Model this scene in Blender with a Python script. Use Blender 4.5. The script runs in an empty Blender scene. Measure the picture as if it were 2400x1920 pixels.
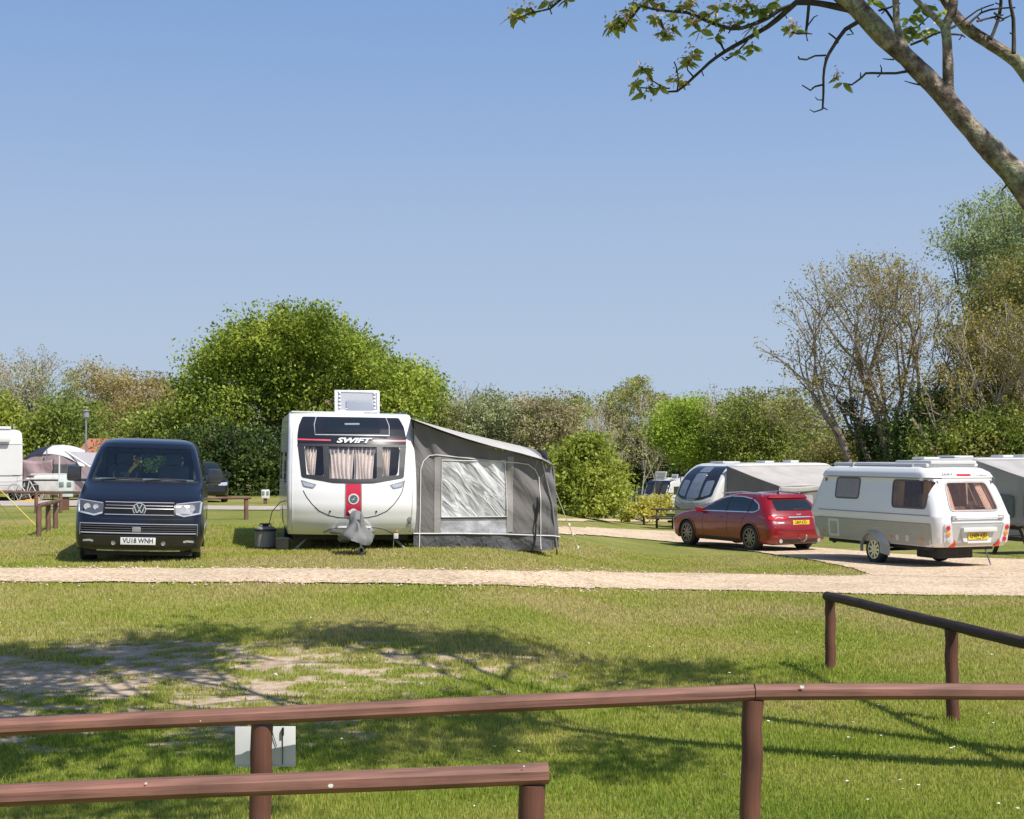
import bpy, bmesh, math, random
import numpy as np
from mathutils import Vector, Matrix, noise
R = math.radians
C = bpy.context.scene.collection
FL, HZ, CX, HC = 3333.0, 1055.0, 1200.0, 2.2      # focal length, horizon and centre of the 2400 px survey of the site; eye height
SUN = Vector((.53, -.53, 1.0)).normalized()
rng = np.random.default_rng(7)
random.seed(7)

# ------------------------------------------------------------------ terrain
LY = [0, 9, 13, 16, 18.5, 25, 40, 48, 57, 80, 200, 900]
LZ = [0, 0, .14, .36, .50, .44, .45, .36, .20, .25, .6, .6]
RY = [0, 12, 20, 25, 31, 40, 51, 70, 90, 122, 900]
RZ = [0, 0, 0, -.12, -.28, -.44, -.7, -1.15, -1.75, -3.05, -3.05]
def ter(x, y):
    x = np.asarray(x, float); y = np.asarray(y, float)
    a = x / np.maximum(y, 4.0)
    t = np.clip((a + .03) / (.03 + np.interp(y, [50, 80], [.12, .055])), 0, 1); t = t * t * (3 - 2 * t)
    z = np.interp(y, LY, LZ) * (1 - t) + np.interp(y, RY, RZ) * t
    return z + .012 * np.sin(x * 1.3 + 1) * np.cos(y * 1.1)
def tz(x, y): return float(ter(x, y))
def G(px, py):
    """point of the lawn seen at survey pixel px, py"""
    a = (px - CX) / FL; b = (HZ - py) / FL; y = 5.0
    while y < 400 and HC + b * y > tz(a * y, y): y *= 1.01
    lo, hi = y / 1.01, y
    for _ in range(20):
        m = (lo + hi) / 2
        if HC + b * m > tz(a * m, m): lo = m
        else: hi = m
    return Vector((a * hi, hi, tz(a * hi, hi)))
def at(px, py, Y): return Vector(((px - CX) / FL * Y, Y, HC + (HZ - py) / FL * Y))

# ------------------------------------------------------------------ materials
def nodes(name):
    m = bpy.data.materials.new(name); m.use_nodes = True
    nt = m.node_tree; nt.nodes.clear()
    out = nt.nodes.new('ShaderNodeOutputMaterial')
    return m, nt, nt.nodes, nt.links, out
def N(nt, typ, **kw):
    n = nt.nodes.new(typ)
    for k, v in kw.items():
        if k in n.inputs: n.inputs[k].default_value = v
        else: setattr(n, k, v)
    return n
def ramp(nt, stops):
    n = nt.nodes.new('ShaderNodeValToRGB'); e = n.color_ramp.elements
    while len(e) < len(stops): e.new(.5)
    for i, (p, c) in enumerate(stops): e[i].position = p; e[i].color = (*c, 1)
    return n
def mat(name, col, rough=.5, metal=0., var=.12, scale=6., bump=0., bscale=40., coat=0., spec=.5, stretch=None, trans=0.):
    m, nt, nd, lk, out = nodes(name)
    p = N(nt, 'ShaderNodeBsdfPrincipled', Roughness=rough, Metallic=metal)
    p.inputs['Coat Weight'].default_value = coat; p.inputs['Coat Roughness'].default_value = .04
    p.inputs['Specular IOR Level'].default_value = spec
    tc = N(nt, 'ShaderNodeTexCoord'); mp = N(nt, 'ShaderNodeMapping')
    if stretch: mp.inputs['Scale'].default_value = stretch
    lk.new(tc.outputs['Object'], mp.inputs[0])
    n = N(nt, 'ShaderNodeTexNoise', Scale=scale, Detail=6.); lk.new(mp.outputs[0], n.inputs['Vector'])
    r = ramp(nt, [(.3, tuple(c * (1 - var) for c in col)), (.7, tuple(min(1, c * (1 + var)) for c in col))])
    lk.new(n.outputs['Fac'], r.inputs[0]); lk.new(r.outputs[0], p.inputs['Base Color'])
    if bump:
        n2 = N(nt, 'ShaderNodeTexNoise', Scale=bscale, Detail=4.); lk.new(mp.outputs[0], n2.inputs['Vector'])
        b = N(nt, 'ShaderNodeBump', Strength=bump, Distance=.02); lk.new(n2.outputs['Fac'], b.inputs['Height']); lk.new(b.outputs[0], p.inputs['Normal'])
    sh = p
    if trans:
        t = N(nt, 'ShaderNodeBsdfTranslucent'); lk.new(r.outputs[0], t.inputs[0])
        mx = N(nt, 'ShaderNodeMixShader', Fac=trans); lk.new(p.outputs[0], mx.inputs[1]); lk.new(t.outputs[0], mx.inputs[2]); sh = mx
    lk.new(sh.outputs[0], out.inputs[0]); return m
def glassm(name, tint=(.5, .55, .55), refl=.12, body=(.01, .012, .015), bodyw=.3):
    m, nt, nd, lk, out = nodes(name)
    t = N(nt, 'ShaderNodeBsdfTransparent', Color=(*tint, 1)); d = N(nt, 'ShaderNodeBsdfDiffuse', Color=(*body, 1))
    g = N(nt, 'ShaderNodeBsdfGlossy', Roughness=.03); lw = N(nt, 'ShaderNodeLayerWeight', Blend=.5); fr = N(nt, 'ShaderNodeMath', operation='POWER'); fr.inputs[1].default_value = 4.; lk.new(lw.outputs['Facing'], fr.inputs[0])
    a = N(nt, 'ShaderNodeMath', operation='MULTIPLY_ADD'); a.inputs[1].default_value = .6; a.inputs[2].default_value = refl; a.use_clamp = True
    lk.new(fr.outputs[0], a.inputs[0])
    m1 = N(nt, 'ShaderNodeMixShader', Fac=bodyw); lk.new(t.outputs[0], m1.inputs[1]); lk.new(d.outputs[0], m1.inputs[2])
    m2 = N(nt, 'ShaderNodeMixShader'); lk.new(a.outputs[0], m2.inputs[0]); lk.new(m1.outputs[0], m2.inputs[1]); lk.new(g.outputs[0], m2.inputs[2])
    lk.new(m2.outputs[0], out.inputs[0]); return m
def leafm(name, stops, trans=.4, patch=.5, far=None):
    """leaf material: colour varies per leaf and in patches through the crown"""
    m, nt, nd, lk, out = nodes(name)
    g = N(nt, 'ShaderNodeNewGeometry'); tc = N(nt, 'ShaderNodeTexCoord')
    n = N(nt, 'ShaderNodeTexNoise', Scale=patch, Detail=2.); lk.new(tc.outputs['Object'], n.inputs['Vector'])
    a = N(nt, 'ShaderNodeMath', operation='MULTIPLY_ADD'); a.inputs[1].default_value = .55; lk.new(g.outputs['Random Per Island'], a.inputs[0])
    b = N(nt, 'ShaderNodeMath', operation='MULTIPLY_ADD'); b.inputs[1].default_value = 1.8; b.inputs[2].default_value = -.68; lk.new(n.outputs['Fac'], b.inputs[0]); lk.new(b.outputs[0], a.inputs[2])
    src = a.outputs[0]
    if far:      # lusher growth on one side of the lawn, drier on the other: (y0, y1, shift0, shift1)
        sp = N(nt, 'ShaderNodeSeparateXYZ'); lk.new(g.outputs['Position'], sp.inputs[0]); mr = N(nt, 'ShaderNodeMapRange'); lk.new(sp.outputs[1], mr.inputs[0])
        for i, v in enumerate(far): mr.inputs[1 + i].default_value = v
        ad = N(nt, 'ShaderNodeMath', operation='ADD'); lk.new(a.outputs[0], ad.inputs[0]); lk.new(mr.outputs[0], ad.inputs[1]); src = ad.outputs[0]
    r = ramp(nt, stops); lk.new(src, r.inputs[0])
    d = N(nt, 'ShaderNodeBsdfPrincipled', Roughness=.5); d.inputs['Specular IOR Level'].default_value = .3; lk.new(r.outputs[0], d.inputs[0])
    t = N(nt, 'ShaderNodeBsdfTranslucent'); lk.new(r.outputs[0], t.inputs[0])
    mx = N(nt, 'ShaderNodeMixShader', Fac=trans); lk.new(d.outputs[0], mx.inputs[1]); lk.new(t.outputs[0], mx.inputs[2]); lk.new(mx.outputs[0], out.inputs[0])
    return m

# ------------------------------------------------------------------ objects
def props(o, label=None, cat=None, group=None, kind=None):
    if label: o['label'] = label
    if cat: o['category'] = cat
    if group: o['group'] = group
    if kind: o['kind'] = kind
    return o
def thing(name, label, cat, loc=(0, 0, 0), rotz=0., group=None, roll=0.):
    o = bpy.data.objects.new(name, None); C.objects.link(o); o.empty_display_size = .3
    o.location = loc; o.rotation_euler = (0, roll, rotz); props(o, label, cat, group); return o
def link(name, me, m, parent=None):
    o = bpy.data.objects.new(name, me); C.objects.link(o)
    if m is not None:
        for q in (m if isinstance(m, (list, tuple)) else [m]): me.materials.append(q)
    if parent is not None: o.parent = parent
    return o
def smooth(me, ang=35):
    me.polygons.foreach_set('use_smooth', [True] * len(me.polygons)); me.set_sharp_from_angle(angle=R(ang))
def obj(name, bm, m, parent=None, sm=35):
    me = bpy.data.meshes.new(name); bmesh.ops.recalc_face_normals(bm, faces=bm.faces[:]); bm.to_mesh(me); bm.free()
    if sm: smooth(me, sm)
    return link(name, me, m, parent)
def npmesh(name, v, f, m, parent=None, sm=False):
    """v Nx3 array, f MxK array of indices"""
    me = bpy.data.meshes.new(name); v = np.ascontiguousarray(v, dtype=np.float32); f = np.ascontiguousarray(f, dtype=np.int32)
    k = f.shape[1]; me.vertices.add(len(v)); me.vertices.foreach_set('co', v.ravel())
    me.loops.add(f.size); me.loops.foreach_set('vertex_index', f.ravel()); me.polygons.add(len(f))
    me.polygons.foreach_set('loop_start', np.arange(0, f.size, k, dtype=np.int32)); me.polygons.foreach_set('loop_total', np.full(len(f), k, dtype=np.int32))
    me.update(calc_edges=True)
    if sm: me.polygons.foreach_set('use_smooth', np.ones(len(f), dtype=bool))
    return link(name, me, m, parent)
def B(): return bmesh.new()
def box(bm, c, s, rot=None, bev=0.):
    M = Matrix.Translation(Vector(c)) @ (rot.to_4x4() if rot is not None else Matrix.Identity(4)) @ Matrix.Diagonal((*s, 1))
    r = bmesh.ops.create_cube(bm, size=1., matrix=M)
    if bev:
        es = list({e for v in r['verts'] for e in v.link_edges}); bmesh.ops.bevel(bm, geom=es, offset=bev, segments=2, profile=.6, affect='EDGES')
    return bm
def frame(d):
    d = d.normalized(); u = d.cross(Vector((0, 0, 1)))
    if u.length < 1e-3: u = Vector((1, 0, 0))
    u.normalize(); return u, d.cross(u).normalized()
def tube(bm, pts, rad, n=6, cap=True, wob=0.):
    pts = [Vector(p) for p in pts]; rs = rad if isinstance(rad, (list, tuple)) else [rad] * len(pts); rings = []; u = None
    for i, p in enumerate(pts):
        d = (pts[min(i + 1, len(pts) - 1)] - pts[max(i - 1, 0)])
        if d.length < 1e-6: d = Vector((0, 0, 1))
        d.normalize()
        if u is None: u, v = frame(d)
        else:
            u = (u - d * u.dot(d))
            if u.length < 1e-4: u = frame(d)[0]
            u.normalize(); v = d.cross(u)
        rings.append([bm.verts.new(p + (u * math.cos(a) + v * math.sin(a)) * rs[i] * (1 + wob * random.uniform(-1, 1))) for a in (2 * math.pi * k / n for k in range(n))])
    for a, b in zip(rings, rings[1:]):
        for k in range(n): bm.faces.new((a[k], a[(k + 1) % n], b[(k + 1) % n], b[k]))
    if cap: bm.faces.new(rings[0][::-1]); bm.faces.new(rings[-1])
    return bm
def cyl(bm, a, b, r, n=16): return tube(bm, [a, b], r, n)
def lathe(bm, prof, axis='z', c=(0, 0, 0), n=24):
    """prof: list of (radius, height) turned round the axis"""
    rings = []
    for r, h in prof:
        ring = []
        for k in range(n):
            t = 2 * math.pi * k / n; x, y = r * math.cos(t), r * math.sin(t)
            p = (x, y, h) if axis == 'z' else (h, x, y) if axis == 'x' else (x, h, y)
            ring.append(bm.verts.new(Vector(c) + Vector(p)))
        rings.append(ring)
    for a, b in zip(rings, rings[1:]):
        for k in range(n): bm.faces.new((a[k], a[(k + 1) % n], b[(k + 1) % n], b[k]))
    bm.faces.new(rings[0][::-1]); bm.faces.new(rings[-1]); return bm
def prism(bm, poly, a0, a1, axis='y'):
    f = (lambda u, w, a: (u, a, w)) if axis == 'y' else (lambda u, w, a: (a, u, w)) if axis == 'x' else (lambda u, w, a: (u, w, a))
    A = [bm.verts.new(f(u, w, a0)) for u, w in poly]; Bv = [bm.verts.new(f(u, w, a1)) for u, w in poly]
    bm.faces.new(A); bm.faces.new(Bv[::-1])
    for k in range(len(poly)): bm.faces.new((A[k], Bv[k], Bv[(k + 1) % len(poly)], A[(k + 1) % len(poly)]))
    return bm
def rrect(x0, z0, x1, z1, r, n=4):
    P = []
    for cx, cz, a0 in ((x1 - r, z1 - r, 0), (x0 + r, z1 - r, 90), (x0 + r, z0 + r, 180), (x1 - r, z0 + r, 270)):
        for k in range(n + 1): a = R(a0 + 90 * k / n); P.append((cx + r * math.cos(a), cz + r * math.sin(a)))
    return P
def rpoly(P, r=.04, n=3):
    """polygon with rounded corners"""
    out = []
    for i in range(len(P)):
        a, b, c = Vector(P[i - 1]), Vector(P[i]), Vector(P[(i + 1) % len(P)])
        r1 = min(r, (a - b).length * .45, (c - b).length * .45); p = b + (a - b).normalized() * r1; q = b + (c - b).normalized() * r1
        for k in range(n + 1): t = k / n; out.append(tuple(p * (1 - t) ** 2 + b * 2 * t * (1 - t) + q * t * t))
    return out
def disc(cx, cz, r, n=20): return [(cx + r * math.cos(2 * math.pi * k / n), cz + r * math.sin(2 * math.pi * k / n)) for k in range(n)]
def offs(poly, d):
    """grow (d>0) a simple polygon"""
    n = len(poly); area = sum(poly[i][0] * poly[(i + 1) % n][1] - poly[(i + 1) % n][0] * poly[i][1] for i in range(n)); s = 1 if area > 0 else -1; out = []
    for i in range(n):
        a, b, c = Vector(poly[i - 1]), Vector(poly[i]), Vector(poly[(i + 1) % n]); t = ((b - a).normalized() + (c - b).normalized())
        if t.length < 1e-6: t = b - a
        t.normalize(); out.append((b.x + t.y * d * s, b.y - t.x * d * s))
    return out
LEVELS = []
def patch(name, poly, M, m, parent, out=(0, -1, 0), off=.004, th=.02, step=.08, polys=None):
    """a thin shell cut to poly and laid on the curved surface M(a,b)"""
    bm = B(); out = Vector(out)
    for P in (polys or [poly]): bm.faces.new([bm.verts.new((a, b, 0)) for a, b in P])
    bmesh.ops.triangulate(bm, faces=bm.faces[:])
    xs = [v.co.x for v in bm.verts]; ys = [v.co.y for v in bm.verts]
    for ax, lo, hi in ((0, min(xs), max(xs)), (1, min(ys), max(ys))):
        k = math.ceil((lo + 1e-5) / step)
        while k * step < hi:
            co = Vector((0, 0, 0)); co[ax] = k * step; no = Vector((0, 0, 0)); no[ax] = 1
            bmesh.ops.bisect_plane(bm, geom=bm.verts[:] + bm.edges[:] + bm.faces[:], plane_co=co, plane_no=no, dist=1e-5); k += 1
    for z in LEVELS:
        if min(ys) + .002 < z < max(ys) - .002: bmesh.ops.bisect_plane(bm, geom=bm.verts[:] + bm.edges[:] + bm.faces[:], plane_co=(0, z, 0), plane_no=(0, 1, 0), dist=1e-5)
    bmesh.ops.remove_doubles(bm, verts=bm.verts[:], dist=1e-5)
    nn = {}; e = .004
    base = bm.verts[:]
    for v in base:
        a, b = v.co.x, v.co.y; p = Vector(M(a, b)); n = (Vector(M(a + e, b)) - Vector(M(a - e, b))).cross(Vector(M(a, b + e)) - Vector(M(a, b - e)))
        if n.length < 1e-9: n = out.copy()
        n.normalize()
        if n.dot(out) < 0: n = -n
        v.co = p + n * off; nn[v] = n
    r = bmesh.ops.extrude_face_region(bm, geom=bm.faces[:], use_keep_orig=True)
    for v in [g for g in r['geom'] if isinstance(g, bmesh.types.BMVert)]:
        b = min(base, key=lambda q: (q.co - v.co).length_squared) if len(base) < 400 else None
        n = nn[b] if b else out
        v.co -= n * th
    return obj(name, bm, m, parent, 50)
def strip(name, pts, w, M, m, parent, out=(0, -1, 0), off=.006, th=.012, step=.1):
    """a band of width w along a polyline on the surface M"""
    L, Rr = [], []
    for i, p in enumerate(pts):
        a = Vector(pts[max(i - 1, 0)]); c = Vector(pts[min(i + 1, len(pts) - 1)]); t = (c - a).normalized(); q = Vector((-t.y, t.x)) * w / 2
        L.append(tuple(Vector(p) + q)); Rr.append(tuple(Vector(p) - q))
    return patch(name, L + Rr[::-1], M, m, parent, out, off, th, step)
def cut(o, cutters, mode='TRANSFER'):
    """subtract the cutters (list of (bmesh, material)) from o"""
    tmp = []; bpy.context.view_layer.update()
    for bm, m in cutters:
        bmesh.ops.recalc_face_normals(bm, faces=bm.faces[:]); me = bpy.data.meshes.new('cutter'); bm.to_mesh(me); bm.free()
        c = link('cutter', me, m); c.matrix_world = o.matrix_world; tmp.append(c)
        md = o.modifiers.new('cut', 'BOOLEAN'); md.operation = 'DIFFERENCE'; md.solver = 'EXACT'; md.object = c
        try: md.material_mode = 'TRANSFER'
        except Exception: pass
    bpy.context.view_layer.update()
    me = bpy.data.meshes.new_from_object(o.evaluated_get(bpy.context.evaluated_depsgraph_get()))
    o.modifiers.clear(); old = o.data; o.data = me; bpy.data.meshes.remove(old)
    for c in tmp: d = c.data; bpy.data.objects.remove(c); bpy.data.meshes.remove(d)
    smooth(o.data, 35); return o
def text(name, s, h, m, parent, M, ext=.003, shear=0., wide=1., bold=0.):
    cu = bpy.data.curves.new('lettering', 'FONT'); cu.body = s; cu.size = h; cu.extrude = ext; cu.align_x = 'CENTER'; cu.align_y = 'CENTER'; cu.shear = shear; cu.offset = bold; cu.resolution_u = 3
    t = bpy.data.objects.new('lettering', cu); C.objects.link(t); bpy.context.view_layer.update()
    me = bpy.data.meshes.new_from_object(t.evaluated_get(bpy.context.evaluated_depsgraph_get())); bpy.data.objects.remove(t); bpy.data.curves.remove(cu)
    me.materials.clear(); me.transform(M @ Matrix.Diagonal((wide, 1, 1, 1))); me.name = name
    return link(name, me, m, parent)
def face_m(p, tilt=0., yaw=0.):
    """matrix placing lettering at p, facing -y; tilt leans its top away"""
    return Matrix.Translation(Vector(p)) @ Matrix.Rotation(yaw, 4, 'Z') @ Matrix.Rotation(R(90) - tilt, 4, 'X')
def side_m(p, s=-1): return Matrix.Translation(Vector(p)) @ Matrix.Rotation(R(-90 if s < 0 else 90), 4, 'Z') @ Matrix.Rotation(R(90), 4, 'X')

class Shell:
    """vehicle body as a stack of rounded plan outlines; rows of (z, near end y, far end y, half width)"""
    def __init__(s, lv, rf=.15, rr=.15, bf=.1, br=.1):
        s.z = [l[0] for l in lv]; s.f = [l[1] for l in lv]; s.r = [l[2] for l in lv]; s.w = [l[3] for l in lv]; s.rf, s.rr, s.bf, s.br = rf, rr, bf, br
    def at(s, z): return (float(np.interp(z, s.z, s.f)), float(np.interp(z, s.z, s.r)), float(np.interp(z, s.z, s.w)))
    def front(s, x, z):
        f, r, w = s.at(z); a = min(abs(x), w * .999); y = f + s.bf * (a / w) ** 2
        if a > w - s.rf: y += s.rf * (1 - math.sqrt(max(0, 1 - ((a - w + s.rf) / s.rf) ** 2)))
        return (x, y, z)
    def rear(s, x, z):
        f, r, w = s.at(z); a = min(abs(x), w * .999); y = r - s.br * (a / w) ** 2
        if a > w - s.rr: y -= s.rr * (1 - math.sqrt(max(0, 1 - ((a - w + s.rr) / s.rr) ** 2)))
        return (x, y, z)
    def side(s, sg):
        def M(y, z):
            f, r, w = s.at(z); d = f + s.bf + s.rf - y; e = y - (r - s.br - s.rr); x = w
            if d > 0: x -= s.rf * (1 - math.sqrt(max(0, 1 - min(d / s.rf, 1) ** 2)))
            if e > 0: x -= s.rr * (1 - math.sqrt(max(0, 1 - min(e / s.rr, 1) ** 2)))
            return (sg * x, y, z)
        return M
    def body(s, name, m, parent, nside=16, sub=2):
        zs = []
        for a, b in zip(s.z, s.z[1:]): zs += [a + (b - a) * k / sub for k in range(sub)]
        zs.append(s.z[-1]); bm = B(); rings = []; LEVELS[:] = s.z
        for z in zs:
            f, r, w = s.at(z); P = []
            for k in range(13): x = -(w - s.rf) + 2 * (w - s.rf) * k / 12; P.append((x, f + s.bf * (x / w) ** 2))
            for k in range(1, 7): t = R(90 - 15 * k); x = w - s.rf + s.rf * math.cos(t); P.append((x, f + s.bf * (x / w) ** 2 + s.rf * (1 - math.sin(t))))
            y0, y1 = f + s.bf + s.rf, r - s.br - s.rr
            for k in range(1, nside): P.append((w, y0 + (y1 - y0) * k / nside))
            for k in range(0, 7): t = R(15 * k); x = w - s.rr + s.rr * math.cos(t); P.append((x, r - s.br * (x / w) ** 2 - s.rr * (1 - math.sin(t))))
            for k in range(1, 12): x = (w - s.rr) * (1 - 2 * k / 12); P.append((x, r - s.br * (x / w) ** 2))
            for k in range(0, 7): t = R(90 - 15 * k); x = -(w - s.rr + s.rr * math.cos(t)); P.append((x, r - s.br * (x / w) ** 2 - s.rr * (1 - math.sin(t))))
            for k in range(1, nside): P.append((-w, y1 + (y0 - y1) * k / nside))
            for k in range(0, 6): t = R(15 * k); x = -(w - s.rf + s.rf * math.cos(t)); P.append((x, f + s.bf * (x / w) ** 2 + s.rf * (1 - math.sin(t))))
            rings.append([bm.verts.new((x, y, z)) for x, y in P])
        n = len(rings[0])
        for a, b in zip(rings, rings[1:]):
            for k in range(n): bm.faces.new((a[k], a[(k + 1) % n], b[(k + 1) % n], b[k]))
        bm.faces.new(rings[0][::-1]); bm.faces.new(rings[-1]); return obj(name, bm, m, parent)
def wheel(parent, c, r, w, rim, spokes, sg, mt, mr, dish=.02, sw=.05, name='wheel'):
    """tyre lathe round x with a rim and its spokes on the outer side sg"""
    x, y, z = c; bm = B()
    lathe(bm, [(rim * .9, -w / 2 + .06), (rim * .96, -w / 2), (r - .03, -w / 2), (r - .008, -w / 2 + .02), (r, -w / 2 + .05), (r, w / 2 - .05), (r - .008, w / 2 - .02), (r - .03, w / 2), (rim * .96, w / 2), (rim * .9, w / 2 - .06)], 'x', c, 36)
    t = obj(name, bm, mt, parent); bm = B(); xo = sg * (w / 2 + .001)
    def ring(r0, r1, h0, h1, n=36):
        A = []
        for rr, h in ((r0, h0), (r1, h0), (r1, h1), (r0, h1)): A.append([bm.verts.new((x + h, y + rr * math.cos(2 * math.pi * k / n), z + rr * math.sin(2 * math.pi * k / n))) for k in range(n)])
        for i in range(4):
            a, b = A[i], A[(i + 1) % 4]
            for k in range(n): bm.faces.new((a[k], a[(k + 1) % n], b[(k + 1) % n], b[k]))
    ring(rim * .9, rim, xo + sg * .004, xo - sg * .05)
    lathe(bm, [(rim * .22, xo - sg * dish), (rim * .17, xo - sg * dish + sg * .012), (.001, xo - sg * dish + sg * .014)], 'x', c, 16)
    for k in range(spokes):
        a = 2 * math.pi * k / spokes + .2; rot = Matrix.Rotation(a, 3, 'X'); L = rim * .78
        box(bm, Vector(c) + rot @ Vector((xo - sg * dish, 0, rim * .18 + L / 2)), (.02, sw, L), rot)
    obj('rim', bm, mr, t)
    return t
# ------------------------------------------------------------------ shared materials
M_white = mat('white_gelcoat', (.62, .62, .61), .32, var=.03, scale=2., coat=.3)
M_cream = mat('cream_panel', (.62, .61, .57), .4, var=.05, scale=2.)
M_grey = mat('grey_plastic', (.23, .23, .24), .5, var=.08)
M_silver = mat('silver_paint', (.47, .48, .48), .33, .25, var=.04, coat=.3)
M_taupe = mat('taupe_panel', (.38, .37, .33), .38, var=.05, coat=.2)
M_black = mat('black_plastic', (.022, .022, .024), .45, var=.2)
M_under = mat('dark_underbody', (.03, .028, .026), .8, var=.3)
M_tyre = mat('tyre_rubber', (.03, .03, .03), .75, var=.2, scale=12)
M_chrome = mat('chrome', (.80, .80, .82), .24, .75, var=.02)
M_steel = mat('galvanised_steel', (.45, .45, .46), .42, .8, var=.15, scale=20)
M_alu = mat('alloy_rim', (.55, .56, .58), .28, .7, var=.05)
M_darkalu = mat('dark_alloy_rim', (.2, .2, .21), .3, .8, var=.05)
M_int = mat('cabin_trim', (.10, .102, .105), .8, var=.2)
M_glass = glassm('clear_glass', (.84, .92, .93), .07, bodyw=.05)
M_tint = glassm('smoked_acrylic', (.92, .91, .92), .04, body=(.08, .08, .09), bodyw=.06)
M_dglass = mat('dark_glass', (.012, .016, .02), .04, var=.1, spec=.9)
M_red = mat('red_lens', (.55, .015, .02), .15, var=.1, coat=.6)
M_amber = mat('amber_lens', (.75, .25, .02), .2, var=.1, coat=.6)
M_lens = mat('clear_lens', (.6, .62, .66), .08, .4, var=.15, scale=30, coat=.8)
M_plate = mat('number_plate_white', (.68, .69, .68), .35, var=.02)
M_yplate = mat('number_plate_yellow', (.78, .55, .03), .35, var=.02)
M_ink = mat('lettering_black', (.015, .015, .018), .4, var=.05)
M_curtain = mat('beige_curtain', (.88, .80, .72), .9, var=.12, scale=5, stretch=(6, 6, .4), bump=.4, bscale=8)
M_wood = mat('brown_wood', (.16, .07, .045), .6, var=.25, scale=4, stretch=(2, 2, 14), bump=.3)

def wheel_well(x0, x1, y, z, r, m=None):
    bm = B(); lathe(bm, [(r, x0), (r, x1)], 'x', (0, y, z), 40); return bm, (m or M_under)
def boxcut(x0, x1, y0, y1, z0, z1, m):
    bm = B(); box(bm, ((x0 + x1) / 2, (y0 + y1) / 2, (z0 + z1) / 2), (x1 - x0, y1 - y0, z1 - z0)); return bm, m
def pcut(poly, a0, a1, axis, m): return prism(B(), poly, a0, a1, axis), m

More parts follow.
